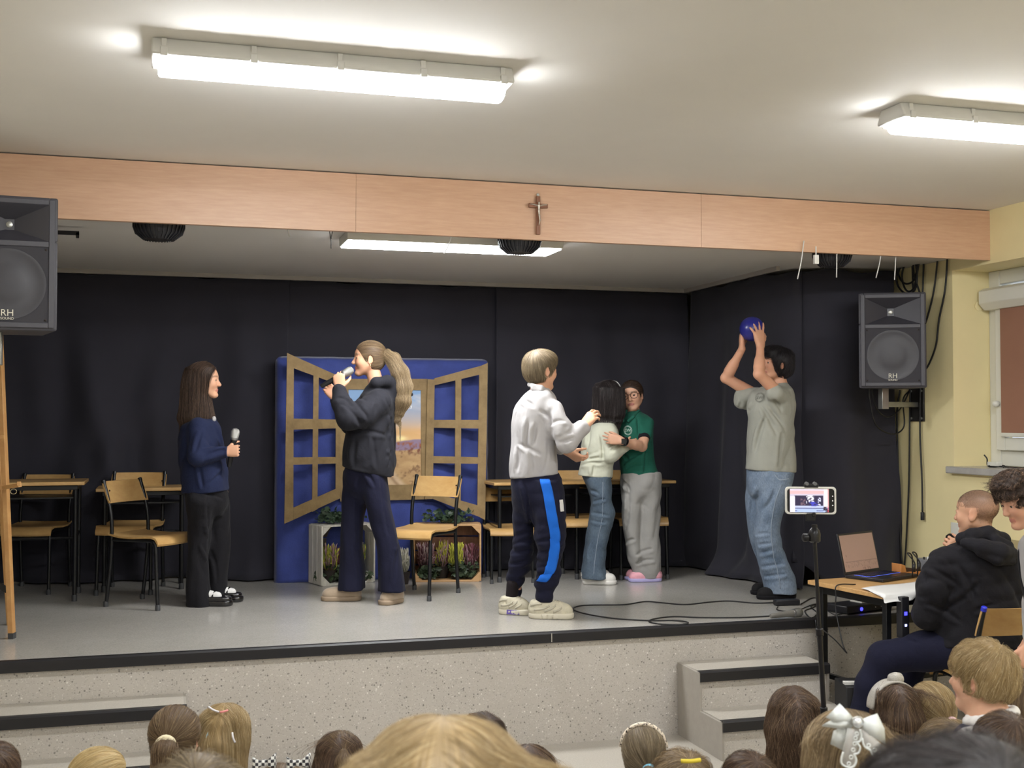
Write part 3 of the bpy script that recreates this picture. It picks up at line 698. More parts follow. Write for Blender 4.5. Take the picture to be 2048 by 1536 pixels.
    def mesh(s):
        v = s.v.copy(); v[0] = v[-1] = .1; v[:, 0] = v[:, -1] = .1; v[:, :, 0] = v[:, :, -1] = .1
        g = v < 0; n = np.array(v.shape)-1
        cnt = np.zeros(n, np.int8); offs = [(a, b, c) for a in (0, 1) for b in (0, 1) for c in (0, 1)]
        for a, b, c in offs: cnt += g[a:a+n[0], b:b+n[1], c:c+n[2]]
        I = np.argwhere((cnt > 0) & (cnt < 8)); idm = np.full(n, -1, np.int32); idm[I[:, 0], I[:, 1], I[:, 2]] = np.arange(len(I))
        acc = np.zeros((len(I), 3)); num = np.zeros(len(I))
        cv = {o: v[I[:, 0]+o[0], I[:, 1]+o[1], I[:, 2]+o[2]] for o in offs}
        for o in offs:
            for ax in range(3):
                if o[ax]: continue
                p = list(o); p[ax] = 1; p = tuple(p); a, b = cv[o], cv[p]; m = (a < 0) != (b < 0)
                t = np.where(m, a/np.where(m, a-b, 1), 0); q = np.repeat(np.array(o, float)[None], len(I), 0); q[:, ax] = t
                acc += q*m[:, None]; num += m
        V = (I+acc/num[:, None])*s.h+s.lo; F = []
        for ax in range(3):
            sl0 = [slice(1, -1)]*3; sl0[ax] = slice(0, -1); a = g[tuple(sl0)]
            sl1 = [slice(1, -1)]*3; sl1[ax] = slice(1, None); b = g[tuple(sl1)]
            E = np.argwhere(a != b); off = np.array([1, 1, 1]); off[ax] = 0; E = E+off
            fl = a[tuple((E-off).T)]; u, w = [(1, 2), (2, 0), (0, 1)][ax]; eu = np.eye(3, dtype=int)[u]; ew = np.eye(3, dtype=int)[w]
            q = np.stack([idm[tuple((E-eu-ew).T)], idm[tuple((E-ew).T)], idm[tuple(E.T)], idm[tuple((E-eu).T)]], 1)
            q[~fl] = q[~fl][:, ::-1]; F.append(q)
        F = np.vstack(F); F = F[(F >= 0).all(1)]; return V, F
    def build(s, name, m, parent=None, smooth_it=1):
        V, F = s.mesh()
        for _ in range(smooth_it):
            A = np.zeros_like(V); c = np.zeros(len(V))
            for i in range(4):
                np.add.at(A, F[:, i], V[F[:, (i+1) % 4]]+V[F[:, (i+3) % 4]]); np.add.at(c, F[:, i], 2)
            V = V*.5+.5*A/np.maximum(c, 1)[:, None]
        me = bpy.data.meshes.new(name); nf = len(F); me.vertices.add(len(V)); me.vertices.foreach_set('co', V.astype(np.float32).ravel())
        me.loops.add(nf*4); me.loops.foreach_set('vertex_index', F.astype(np.int32).ravel()); me.polygons.add(nf)
        me.polygons.foreach_set('loop_start', np.arange(0, nf*4, 4, dtype=np.int32)); me.update(calc_edges=True)
        me.polygons.foreach_set('use_smooth', np.ones(nf, bool)); me.materials.append(m)
        o = bpy.data.objects.new(name, me); COL.objects.link(o)
        if parent is not None: o.parent = parent
        return o

# ------------------------------------------------------------------ complexion, cloth and hair materials
def skin_mat():
    N = NT('skin'); a = N.new('ShaderNodeAttribute'); a.attribute_name = 'col'; N.link(a.outputs[0], N.b.inputs['Base Color'])
    N.b.inputs['Roughness'].default_value = .5; N.b.inputs['Specular IOR Level'].default_value = .35
    N.b.inputs['Subsurface Weight'].default_value = .12; N.b.inputs['Subsurface Radius'].default_value = (1, .35, .2); N.b.inputs['Subsurface Scale'].default_value = .006
    return N.m
M_skin = skin_mat()
def cloth(name, col, var=.06, b=.12, bs=350, rough=.85, vs=9, sheen=.03, fold=.22):
    new = name not in MATS; m = mat(name, col, rough, spec=.2, var=var, vscale=vs, bmp=b, bscale=bs, sheen=sheen)
    if new and fold:        # soft creases on top of the woven grain
        t = m.node_tree; bn = [n for n in t.nodes if n.type == 'BUMP'][0]; tc = t.nodes.new('ShaderNodeTexCoord'); mp = t.nodes.new('ShaderNodeMapping'); mp.inputs['Scale'].default_value = (1, 1, .75); nz = t.nodes.new('ShaderNodeTexNoise'); nz.inputs['Scale'].default_value = 11; nz.inputs['Detail'].default_value = 3; nz.inputs['Distortion'].default_value = .8
        b2 = t.nodes.new('ShaderNodeBump'); b2.inputs['Strength'].default_value = fold; b2.inputs['Distance'].default_value = .035; t.links.new(tc.outputs['Object'], mp.inputs[0]); t.links.new(mp.outputs[0], nz.inputs['Vector']); t.links.new(nz.outputs[0], b2.inputs['Height']); t.links.new(b2.outputs[0], bn.inputs['Normal'])
    return m
def hair_mat(name, a, b, rough=.5):
    key = 'hair_'+name
    if key in MATS: return MATS[key]
    N = NT(key); n = noise(N, 1, 3, .6, attr='flow'); r = ramp(N, n.outputs[0], [(.28, tuple(x*.75 for x in lin(a))), (.55, lin(a)), (.78, lin(b))])
    N.link(r.outputs[0], N.b.inputs['Base Color']); N.b.inputs['Roughness'].default_value = rough; N.b.inputs['Specular IOR Level'].default_value = .35
    bump(N, n.outputs[0], .5, .006); MATS[key] = N.m; return N.m
def strand_mat(name, a, b, c=None):
    key = 'strand_'+name
    if key in MATS: return MATS[key]
    N = NT(key); h = N.new('ShaderNodeHairInfo'); r = ramp(N, h.outputs['Random'], [(0, tuple(x*.8 for x in lin(a))), (.55, lin(a)), (.85, lin(b)), (1, lin(c or b))])
    N.link(r.outputs[0], N.b.inputs['Base Color']); N.b.inputs['Roughness'].default_value = .5; N.b.inputs['Specular IOR Level'].default_value = .35
    MATS[key] = N.m; return N.m
def strands(name, m, parent, paths, r0, r1=None):
    """hair fibres; paths (N, n, 3)"""
    N_, n = paths.shape[:2]; hc = bpy.data.hair_curves.new(name); hc.add_curves([n]*N_)
    hc.attributes['position'].data.foreach_set('vector', paths.astype(np.float32).ravel())
    ra = hc.attributes.get('radius') or hc.attributes.new('radius', 'FLOAT', 'POINT')
    ra.data.foreach_set('value', np.tile(np.linspace(r0, r1 if r1 is not None else r0*.4, n), N_).astype(np.float32))
    hc.materials.append(m); o = bpy.data.objects.new(name, hc); COL.objects.link(o); o.parent = parent; o['kind'] = 'stuff'; return o
def grow(S, V, flow, count, length, n=10, off=(.0008, .004), seed=0, curl=0, drop=0):
    """fibres that follow the flow field over the surface of S"""
    r = np.random.default_rng(seed); P = V[r.integers(0, len(V), count)].copy(); o = r.uniform(*off, count); L = length*r.uniform(.5, 1.1, count)
    ph = r.uniform(0, 6.28, count); out = np.empty((count, n, 3)); P = S.project(P, 0, 2); P = P+S.grad(P)*o[:, None]*.3; out[:, 0] = P
    for i in range(1, n):
        g = S.grad(P); f0 = flow(P); f0 = f0/np.maximum(np.linalg.norm(f0, axis=1)[:, None], 1e-6); tip = np.clip(((f0*g).sum(1)-.45)*4, 0, 1) if drop else np.zeros(count)
        d = f0-g*((f0*g).sum(1)*(1-tip))[:, None]; nd = np.linalg.norm(d, axis=1)[:, None]; d = d/np.maximum(nd, 1e-6)
        if curl: d = d+np.cross(g, d)*(curl*np.sin(ph+i*1.9))[:, None]
        P = P+d*(L/n)[:, None]; v = S.val(P)
        P = P-(np.clip((v-o*min(1, i/3))*.8, -.02, .02)*(1-tip))[:, None]*S.grad(P); out[:, i] = P
    return out
def set_flow(o, fn):
    me = o.data; n = len(me.vertices); P = np.empty(n*3, np.float32); me.vertices.foreach_get('co', P); P = P.reshape(-1, 3)
    a = me.attributes.new('flow', 'FLOAT_VECTOR', 'POINT'); a.data.foreach_set('vector', fn(P).astype(np.float32).ravel()); return P

# ------------------------------------------------------------------ anatomy
class Head:
    """head frame: f forward, r the head's right, u up; positions in units of head height"""
    def __init__(s, c, yaw, pitch=0, roll=0, H=.205):
        cy, sy, cp, sp = math.cos(yaw), math.sin(yaw), math.cos(pitch), math.sin(pitch)
        s.f = np.array([cy*cp, sy*cp, sp]); s.r = unit(np.cross(s.f, (0, 0, 1.))); s.u = np.cross(s.r, s.f)
        if roll: s.r, s.u = s.r*math.cos(roll)+s.u*math.sin(roll), s.u*math.cos(roll)-s.r*math.sin(roll)
        s.c = np.array(c, float); s.H = H; s.M = np.stack([s.f, s.r, s.u])
    def p(s, f, r, u): return s.c+(s.f*f+s.r*r+s.u*u)*s.H
    def loc(s, P): return (np.asarray(P)-s.c)@s.M.T/s.H
    def skull(s, S, ears=True, neck=None, nr=(.20, .23), slim=1.0):
        H = s.H; E = lambda f, r, u, rf, rr, ru, k=.08, sub=False: S.ell(s.p(f, r, u), np.array([rf, rr*slim, ru])*H, s.M, k*H, sub)
        C = lambda a, b, ra, rb, k=.06, sub=False: S.cone(s.p(*a), s.p(*b), ra*H, rb*H, k*H, sub)
        E(-.06, 0, .15, .435, .355, .355); E(.14, 0, .10, .24, .285, .26, .1); E(.10, 0, -.14, .27, .285, .32, .1)
        for q in (-1, 1):
            C((.02, q*.235, -.20), (.27, q*.08, -.42), .085, .07, .12); E(.25, q*.165, -.10, .12, .12, .12, .12)
            C((.345, q*.05, .115), (.30, q*.2, .115), .035, .03, .05)
        E(.30, 0, -.42, .10, .11, .075, .08)
        for q in (-1, 1): E(.405, q*.155, .03, .06, .085, .055, .07, True)
        C((.355, 0, .06), (.455, 0, -.115), .032, .045, .05); C((.43, -.045, -.135), (.43, .045, -.135), .033, .033, .03)
        C((.345, -.08, -.262), (.345, .08, -.262), .022, .022, .03); C((.375, -.03, -.252), (.375, .03, -.252), .026, .026, .03); C((.36, -.045, -.302), (.36, .045, -.302), .03, .03, .03)
        C((.42, -.09, -.278), (.42, .09, -.278), .014, .014, .012, True)
        for q in (-1, 1):      # lids
            C((.345, q*.085, .035), (.365, q*.155, .058), .022, .022, .02); C((.365, q*.155, .058), (.32, q*.235, .03), .022, .022, .02)
            C((.345, q*.09, -.005), (.325, q*.225, -.005), .02, .02, .02)
        if ears:
            for q in (-1, 1):
                c = s.p(-.05, q*.335*slim, -.03); ax = np.stack([unit(s.f*.95+s.u*.25), unit(s.r*q-s.f*.35), s.u*.97-s.f*.25]); S.ell(c, np.array([.085, .03, .15])*H, ax, .025*H)
                S.ell(s.p(-.035, q*.375*slim, -.02), np.array([.045, .02, .085])*H, ax, .015*H, True)
        if neck is not None:
            S.cone(s.p(-.10, 0, -.22), neck, nr[0]*H, nr[1]*H, .1*H)
    def eyes(s, parent, iris='#4a3626'):
        for q in (-1, 1):
            b = MB(); c = s.p(.315, q*.152, .026); r = .062*s.H; n = 14; V = []; cl = []
            for i in range(11):
                th = math.pi*i/10
                for j in range(n):
                    V.append(c+r*(s.f*math.cos(th)+(s.r*math.cos(6.283*j/n)+s.u*math.sin(6.283*j/n))*math.sin(th))); cl.append(lin('#0c0a0a') if i < 1 else lin(iris) if i < 3 else lin('#d9d2ca'))
            b.add(V, [(i*n+j, i*n+(j+1) % n, (i+1)*n+(j+1) % n, (i+1)*n+j) for i in range(10) for j in range(n)])
            o = b.build('eye', vcol('eye_colours', .2), parent, smooth=True); C4 = np.ones((len(cl), 4), np.float32); C4[:, :3] = cl
            o.data.attributes.new('col', 'FLOAT_COLOR', 'POINT').data.foreach_set('color', C4.ravel())
    def complexion(s, o, tone, lips='#a9605a', brow='#4a382c', flush=.35, extra=None, brows=True):
        def fn(P):
            L = s.loc(P); c = np.repeat(np.array(lin(tone))[None], len(P), 0)
            near = np.exp(-((L[:, 0]-.3)/.15)**2-((np.abs(L[:, 1])-.18)/.1)**2-((L[:, 2]+.12)/.11)**2)*flush
            c = c*(1-near[:, None]*np.array([0, .28, .28])); ear = np.exp(-((np.abs(L[:, 1])-.37)/.06)**2-((L[:, 0]+.05)/.12)**2-((L[:, 2]+.03)/.15)**2)*.35; c = c*(1-ear[:, None]*np.array([0, .3, .3]))
            lp = ((L[:, 0] > .30) & (np.abs(L[:, 1]) < .1) & (np.abs(L[:, 2]+.278) < .036+.01*(np.abs(L[:, 1]) < .05))); c[lp] = lin(lips)
            if brows:
                bw = (L[:, 0] > .2) & (np.abs(np.abs(L[:, 1])-.165) < .1) & (np.abs(L[:, 2]-.122-.02*np.cos((np.abs(L[:, 1])-.15)*16)) < .022); c[bw] = c[bw]*.45+np.array(lin(brow))*.55
            return extra(L, c) if extra else c
        return paint(o, fn)
def hand(S, w, d, n, side, curl=40, spread=6, L=.155, tcurl=30, tout=45, r=.0075):
    """palm plus five fingers; d wrist->knuckles, n palm normal, side = thumb direction"""
    d = unit(d); n = unit(n-d*(np.asarray(n)@d)); t = np.cross(d, n); t = t*np.sign(t@np.asarray(side)+1e-9); w = np.array(w, float)
    sc = L/.155; cu = [curl]*4 if np.isscalar(curl) else curl
    for i, (o, kn, ln) in enumerate(((.027, .078, .062), (.009, .083, .070), (-.010, .079, .065), (-.027, .070, .050))):
        a = math.radians(spread*(1.5-i)); fd = d*math.cos(a)+t*math.sin(a); k = w+(d*kn+t*o)*sc
        S.cone(w+t*o*.45*sc, k, .0135*sc, .0105*sc, .012*sc)
        p = k; ang = 0; rad = [r*1.02*sc, r*.97*sc, r*.88*sc, r*.72*sc]
        for j, fr in enumerate((.46, .30, .24)):
            ang += math.radians(cu[i]*(.8, 1.1, .7)[j]); dd = fd*math.cos(ang)+n*math.sin(ang); q = p+dd*ln*fr*sc
            S.cone(p, q, rad[j], rad[j+1], .0035*sc); p = q
    b = w+(d*.016+t*.020+n*.006)*sc; a = math.radians(tout); dd = d*math.cos(a)+t*math.sin(a)*.85+n*.30; dd = unit(dd); q = b+dd*.036*sc; S.cone(b, q, .013*sc, .0105*sc, .01*sc)
    for ln, rr, g in ((.027, .0088, tcurl*.6), (.022, .0070, tcurl)):
        g = math.radians(g); dd = unit(dd*math.cos(g)+(n*.65+d*.5-t*.35)*math.sin(g)); q2 = q+dd*ln*sc; S.cone(q, q2, (rr+.001)*sc, rr*sc, .004*sc); q = q2
    S.ell(w+(d*.045)*sc, np.array([.045, .034, .012])*sc, np.stack([d, t, n]), .012*sc)
def ribbon(S, pts, width, side, off=.002, n=6, m=5):
    """grid of points lying on S along a path"""
    P = spline(pts, n); sd = np.asarray(side, float); G = np.stack([P+sd*(w*width) for w in np.linspace(-.5, .5, m)], 1)
    return (S.project(S.cast(G.reshape(-1, 3)), off, 4)).reshape(G.shape)

def folds(S, F, lines, r=.007, k=.02, y0=-.36):
    """creases pressed into the cloth along lines (x0, y0, x1, y1, bend); each gets a soft ridge beside it"""
    for i, l in enumerate(lines):
        x0, q0, x1, q1 = l[:4]; bend = l[4] if len(l) > 4 else .05*math.sin(i*2.4+x0); n = 9; t = np.linspace(0, 1, n); nx, ny = -(q1-q0), (x1-x0); L = math.hypot(nx, ny); b = np.sin(math.pi*t)*bend
        for sgn, sh in ((1, 0), (-1, 4.5)):
            P = S.cast([F.J(x0+(x1-x0)*a+nx*c+nx/L*sh, q0+(q1-q0)*a+ny*c+ny/L*sh, y0) for a, c in zip(t, b)]); ok = np.abs(S.val(P)) < .01; rr = r*np.sin(math.pi*np.clip(t, .06, .94))**.7
            for j in range(n-1):
                if ok[j] and ok[j+1] and np.linalg.norm(P[j+1]-P[j]) < .06: o = np.array([0, -.35*r, 0]) if sgn > 0 else np.array([0, .25*r, 0]); S.cone(P[j]+o, P[j+1]+o, rr[j]*(1 if sgn > 0 else .8), rr[j+1]*(1 if sgn > 0 else .8), k, sgn > 0)
    return S
# ------------------------------------------------------------------ hair styles
def hair_cap(S, h, t=.035, face=True, front=.30, low=None, ears=True):
    """hair lying on the skull, opened over the face"""
    H = h.H; S.ell(h.p(-.065, 0, .155), np.array([.435+t, .355+t, .355+t*1.15])*H, h.M, .02*H); S.ell(h.p(-.10, 0, .0), np.array([.385+t, .335+t, .36+t])*H, h.M, .05*H)
    if face:
        S.ell(h.p(.46, 0, -.16), np.array([.34, .42, front+.20])*H, h.M, .06*H, True)
        S.ell(h.p(.30, 0, -.38), np.array([.36, .42, .34])*H, h.M, .06*H, True)
    if ears:
        for q in (-1, 1): S.ell(h.p(-.03, q*.40, -.07), np.array([.10, .12, .16])*H, h.M, .04*H, True)
    if low is not None: S.half(h.p(0, 0, low), -h.u+h.f*.25, .03*H)
def tie_flow(h, tie):
    T = h.p(*tie)
    def flow(P): d = T-P; return d/np.maximum(1e-6, np.linalg.norm(d, axis=1))[:, None]
    def coord(P):
        ax = unit(T-h.p(0, 0, .1)); a = unit(np.cross(ax, h.r)); b = np.cross(ax, a); q = P-T; x, y = q@a, q@b; ang = np.arctan2(y, x)
        return np.stack([np.cos(ang)*9, np.sin(ang)*9, np.linalg.norm(q, axis=1)*9], 1)
    return flow, coord
def down_flow(h, part=0.0, back=.5, wave=0):
    """falls from the parting to the sides and down"""
    def flow(P):
        L = h.loc(P); top = np.clip((L[:, 2]-.15)*3, 0, 1)[:, None]; sg = np.sign(L[:, 1]-part)[:, None]
        d = (h.r[None]*sg*.9-h.f[None]*back)*top-h.u[None]*(1.05-top); return d/np.linalg.norm(d, axis=1)[:, None]
    def coord(P):
        L = h.loc(P); ang = np.arctan2(L[:, 1]-part, -L[:, 0]+.02); k = L[:, 2]
        return np.stack([np.cos(ang)*10+wave*np.sin(k*9), np.sin(ang)*10+wave*np.cos(k*7), k*.8], 1)
    return flow, coord
def whorl_flow(h, c=(-.25, .05, .45), sweep=0.0):
    Cn = h.p(*c)
    def flow(P):
        d = P-Cn; d = d-h.u*.02+h.r*sweep*h.H; return d/np.maximum(1e-6, np.linalg.norm(d, axis=1))[:, None]
    def coord(P):
        q = (P-Cn); a = unit(h.f+h.u*.4); b = h.r; x, y = q@a, q@b; ang = np.arctan2(y, x); return np.stack([np.cos(ang)*9, np.sin(ang)*9, np.linalg.norm(q, axis=1)*8], 1)
    return flow, coord
HAIRC = {  # cap a, cap b, strand a, b, c
    'dark_brown': ('#33261f', '#5c473d', '#3a2b23', '#67503f', '#8d7463'), 'black_brown': ('#1f1a1a', '#3c3434', '#241e1e', '#453c3c', '#6a6060'),
    'light_brown': ('#5d4a37', '#86704f', '#66523d', '#947b5b', '#b8a17c'), 'brown': ('#47352a', '#755c46', '#4d3a2d', '#7c634c', '#a38a6c'),
    'blonde': ('#957d55', '#c0a67a', '#9c855e', '#c8b085', '#e3d2ac'), 'pale_blonde': ('#b2996a', '#d6c08e', '#baa273', '#dfcb9a', '#efe1bc'),
    'dark_blonde': ('#736048', '#9f8866', '#7b684e', '#a9916e', '#cbb591'), 'black': ('#141214', '#2b2629', '#181517', '#352f33', '#57505a'), 'ash': ('#6d5f4c', '#93836a', '#74654f', '#9d8c70', '#b9a98a')}
def hair_object(S, name, colour, parent, flow, coord, n, length, r=.0006, seed=0, off=(.0008, .004), curl=0, pts=10, label=None, drop=0):
    c = HAIRC[colour]; o = S.build('hair', hair_mat(colour, c[0], c[1]), parent); P = set_flow(o, coord).astype(float)
    if label: o['label'] = label
    if n: strands('loose_strands', strand_mat(colour, *c[2:]), o, grow(S, P, flow, int(n*2.2), length, pts, off, seed, curl, drop), r*.5)
    return o
# ================================================================== THE CHILDREN ON THE STAGE
R_ = math.radians
class Fig:
    def __init__(s, label, px, D, z=ST, group=None):
        s.D = D; p = floor_at(px, D, z); s.o = np.array(p); s.R = rotz(-YAW); s.root = thing('person', label, 'person', p, -YAW, group); s.z = z
    def J(s, px, py, dd=0): return (at(px, py, s.D+dd)-s.o)@s.R
    def JS(s, rows): return [s.J(*r[:3]) for r in rows], [r[3] for r in rows]
    def sec(s, rows):
        out = []
        for r in rows:
            py, a, b, hd = r[:4]; dd = r[4] if len(r) > 4 else 0; A, B = s.J(a, py, dd), s.J(b, py, dd); out.append((A[2], (A[0]+B[0])/2, (A[1]+B[1])/2, abs(B[0]-A[0])/2, hd))
        return out
    def box(s, px0, px1, py0, py1, d0, d1, h):
        a, b = s.J(px0, py1, 0), s.J(px1, py0, 0); return SDF([min(a[0], b[0]), d0, min(a[2], b[2])], [max(a[0], b[0]), d1, max(a[2], b[2])], h)
    def body(s, S, neck, chest, hips, legs, arms, build=1):
        """inner body under the clothes: neck base, chest, pelvis, legs [(hip,knee,ankle)], arms [(shoulder,elbow,wrist)]"""
        S.cone(neck, chest, .05, .08, .04); S.cone(chest, hips, .08, .062, .04)
        for l in legs:
            S.chain([s.J(*q) for q in l], [.05*build, .038*build, .028*build], .02)
        for a in arms:
            pts = [s.J(*q) for q in a]; S.cone(chest+np.array([0, 0, .03]), pts[0], .06, .04*build, .03); S.chain(pts, [.042*build, .034*build, .023*build], .015)
            S.cone(pts[1]*.75+pts[2]*.25, pts[1]*.55+pts[2]*.45, .034*build, .031*build, .02)
def shoe(F, heel, toe, name, m_up, m_sole, w=.038, hgt=.085, sole=.028, ank=None, slip=False, shaft=.034, notch=False):
    a = np.array([heel[0], heel[1], 0.]); b = np.array([toe[0], toe[1], 0.]); d = unit(b-a); L = np.linalg.norm(b-a); Z = np.array([0, 0, 1.])
    lo = np.minimum(a, b)-.07; hi = np.maximum(a, b)+.07; lo[2] = -.012; hi[2] = hgt+.05
    S = SDF(lo, hi, .0045); q = .85*w
    S.cone(a+d*(w+.004)+Z*(sole+.012), b-d*(w+.002)+Z*(sole+.008), w*.9, w*.86, .01); S.cone(a+d*(w+.01)+Z*(sole+.02), b-d*(w+.03)+Z*(sole+.012), w*.92, w*.97, .02)
    S.cone(a+d*(w+.004)+Z*(sole+.02), a+d*(w+.020)+Z*hgt, w*.88, shaft, .03); S.cone(a+d*(w+.02)+Z*(hgt-.018), a+d*L*.62+Z*(sole+.028), shaft*.9, w*.7, .03)
    S.half((0, 0, hgt), Z, .012); S.half((0, 0, sole*.6), -Z, .004)
    F.shoe = S; par_shoe[0] = F; up = S.build(name, m_up, F.root)
    S = SDF(lo, hi, .0045); S.cone(a+d*(w+.002)+Z*.02, b-d*(w-.001)+Z*.02, w*.98, w*.93, .01); S.cone(a+d*(w+.02)+Z*.02, a+d*L*.72+Z*.02, w*.92, w*1.06, .03)
    S.half((0, 0, sole), Z, .004); S.half((0, 0, .0005), -Z, .004)
    if notch:
        sd = np.array([-d[1], d[0], 0])
        for k in range(6):
            for q in (-1, 1): c = a+d*(L*(.3+.115*k))+sd*q*(w*1.02-.012*max(0, k-3)); S.cone(c, c+d*.006+Z*.022, .0035, .0025, .002, True)
    S.build('sole', m_sole, up)
    return up, d, a, b
def laces(par, a, d, L, hgt, sole, m, n=4, S=None):
    b = MB(); sd = np.array([-d[1], d[0], 0]); S = S or par_shoe[0].shoe
    for k in range(n):
        t = .42+.085*k; P = S.cast([a+d*(L*t+.006*math.sin(3*w_+k))+sd*(.024*w_)+(0, 0, .16) for w_ in np.linspace(-1, 1, 7)], (0, 0, -1.)); b.tube(P+np.array([0, 0, .0015]), .0026, 5)
    b.build('laces', m, par, smooth=True)
par_shoe = [None]
def emblem(F, p, n, r, m, txt):
    """round badge of fine lines with letters, printed on the cloth"""
    n = unit(n); X = unit(np.cross((0, 0, 1.), n)); Yv = np.cross(n, X); p = np.array(p)+n*.003; b = MB()
    for rr in (r, r*.8):
        b.tube([p+X*rr*math.cos(t)+Yv*rr*math.sin(t) for t in np.linspace(0, 2*math.pi, 25)], .0011, 4)
    for k in range(16):
        t = 2*math.pi*k/16; b.box(p+(X*math.cos(t)+Yv*math.sin(t))*r*.9, (.003, .002, .003))
    e = b.build('emblem', m, F.root); text_mesh('emblem_letters', txt, r*1.0, m, e, p-Yv*r*.34, X, Yv, .0006); return e
SK1, SK2, SK3 = '#d2a183', '#cf9c7e', '#c9967a'
M_black = cloth('black_trouser_cloth', '#17161a', .08); M_navy = cloth('navy_knit', '#1d2440', .08, .3, 220); M_hood = cloth('charcoal_fleece', '#212127', .07, .15, 300)
M_dnavy = cloth('dark_navy_trousers', '#15162a', .08); M_white = cloth('white_shirt_cotton', '#a9a6a6', .02, .05); M_cardi = cloth('cream_knit', '#c2c3b2', .03, .3, 260)
M_green = cloth('green_polo_cotton', '#1c5748', .06, .15); M_gtee = cloth('grey_tee_cotton', '#94948b', .04, .1); M_gpant = cloth('grey_sweatpants', '#94928f', .06, .2, 420)
def denim(name, a, b):
    N = NT(name); n = noise(N, 5, 5, .7); r = ramp(N, n.outputs[0], [(.3, lin(a)), (.7, lin(b))]); n2 = noise(N, 260, 2, .5, (1, 1, .25)); r2 = ramp(N, n2.outputs[0], [(.3, (.7, .7, .7)), (.7, (1.1, 1.1, 1.1))])
    mx = N.new('ShaderNodeMix', data_type='RGBA', blend_type='MULTIPLY'); mx.inputs[0].default_value = 1; N.link(r.outputs[0], mx.inputs[6]); N.link(r2.outputs[0], mx.inputs[7])
    N.link(mx.outputs[2], N.b.inputs['Base Color']); N.b.inputs['Roughness'].default_value = .85; bump(N, n2.outputs[0], .2); return N.m
M_jean1 = denim('slate_denim', '#3f4e60', '#60707f'); M_jean2 = denim('faded_blue_denim', '#56687f', '#8694a6')
M_seam = mat('pale_denim_seam', '#8d98a6', .8)
VB, VC = .0042, .006
def dark_mic(name, label, a, b, hr=.027, headcol='#b4b4b2', rb=.0165, tail=True):
    """hand microphone, a = grille end, b = tail end"""
    a = np.array(a); b = np.array(b); L = np.linalg.norm(b-a); ax = (b-a)/L
    t = thing('microphone', label, 'microphone', a)
    MB().lathe([(.004, -.002), (hr*.72, .004), (hr*.98, .018), (hr, .03), (hr*.97, .045), (hr*.88, .058)], (0, 0, 0), ax, 20).build('grille', mat('mic_grille_'+headcol[1:], headcol, .35, metal=.75, bmp=.5, bscale=900), t, smooth='auto')
    MB().lathe([(hr*.92, .056), (hr*.95, .060), (hr*.95, .066), (hr*.88, .07)], (0, 0, 0), ax, 20).build('collar', mat('mic_collar', '#8c8c8e', .3, metal=.8), t, smooth='auto')
    MB().lathe([(hr*.86, .069), (rb*1.12, .09), (rb, .12), (rb*.9, L-.03), (rb*.8, L-.005), (rb*.6, L)], (0, 0, 0), ax, 20).build('handle', mat('mic_body_black', '#17171a', .35), t, smooth='auto')
    return t

# ---- girl in navy, left
F = Fig('girl in a navy sweater and black flared trousers holding a microphone upright at her waist', 415, 7.28)
J = F.J; h = Head(J(409, 762), R_(4), 0, 0, .207); S = F.box(355, 485, 715, 1222, -.32, .32, VB); nk = J(401, 832)
h.skull(S, neck=nk); F.body(S, nk, J(402, 872), J(408, 965), [[(400, 980, -.05), (400, 1080, -.05), (400, 1195, -.05)], [(425, 980, .09), (436, 1080, .1), (438, 1182, .11)]],
    [[(398, 853, -.12), (396, 913, -.18), (451, 904, -.13)], [(406, 853, .12), (420, 925, .16), (449, 985, .1)]])
hand(S, J(452, 904, -.13), (1, 0, .12), (0, 1, 0), (0, 0, 1), [72, 74, 76, 78], 2, .15, 45, 50)
hand(S, J(449, 985, .1), (.15, 0, -1), (-1, 0, 0), (0, -1, 0), 25, 4, .15)
S.cone(J(420, 1195, -.05), J(430, 1206, -.05), .03, .028, .02)
bd = S.build('body', M_skin, F.root); h.complexion(bd, SK1, '#b4756b', brow='#3a2a24'); h.eyes(bd)
S = F.box(352, 465, 822, 998, -.34, .34, VC)
S.stack(F.sec([(836, 390, 428, .075), (846, 374, 435, .13), (868, 365, 441, .16), (910, 362, 447, .16), (950, 364, 453, .16), (984, 367, 454, .155)]), .01)
S.chain(*F.JS([(396, 858, -.12, .062), (394, 913, -.19, .056), (449, 905, -.13, .036)]), .02); S.chain(*F.JS([(406, 858, .12, .058), (420, 925, .17, .052), (446, 975, .11, .036)]), .02)
S.cone(J(446, 905, -.13), J(451, 904, -.13), .038, .036, .004); S.wrinkle(.0045, (28, 28, 50), 1); S.half(J(410, 986), (.12, 0, -1), .006)
folds(S, F, [(396, 897, 432, 893), (398, 916, 440, 903), (386, 866, 379, 902), (432, 925, 402, 968), (442, 890, 447, 958), (380, 935, 386, 978), (410, 850, 420, 890)])
sw = S.build('sweater', M_navy, F.root)
S = F.box(410, 440, 826, 850, -.12, .12, .004); S.ell(J(428, 838, -.03), (.012, .028, .018), k=.002); S.build('shirt_collar', M_white, F.root)
S = F.box(350, 470, 950, 1222, -.3, .34, VC)
S.stack(F.sec([(955, 374, 446, .12), (985, 373, 452, .135), (1010, 380, 452, .12), (1030, 395, 442, .06)]), .01)
S.stack(F.sec([(985, 374, 432, .11, -.04), (992, 374, 432, .11, -.06), (1040, 378, 424, .085, -.06), (1090, 379, 418, .075, -.06), (1140, 376, 416, .08, -.06), (1185, 374, 421, .09, -.06), (1212, 373, 425, .095, -.06)]), .03)
S.stack(F.sec([(985, 404, 453, .11, .05), (992, 406, 455, .11, .08), (1050, 415, 460, .08, .1), (1110, 414, 459, .075, .1), (1160, 418, 453, .08, .1), (1192, 422, 453, .085, .1)]), .03)
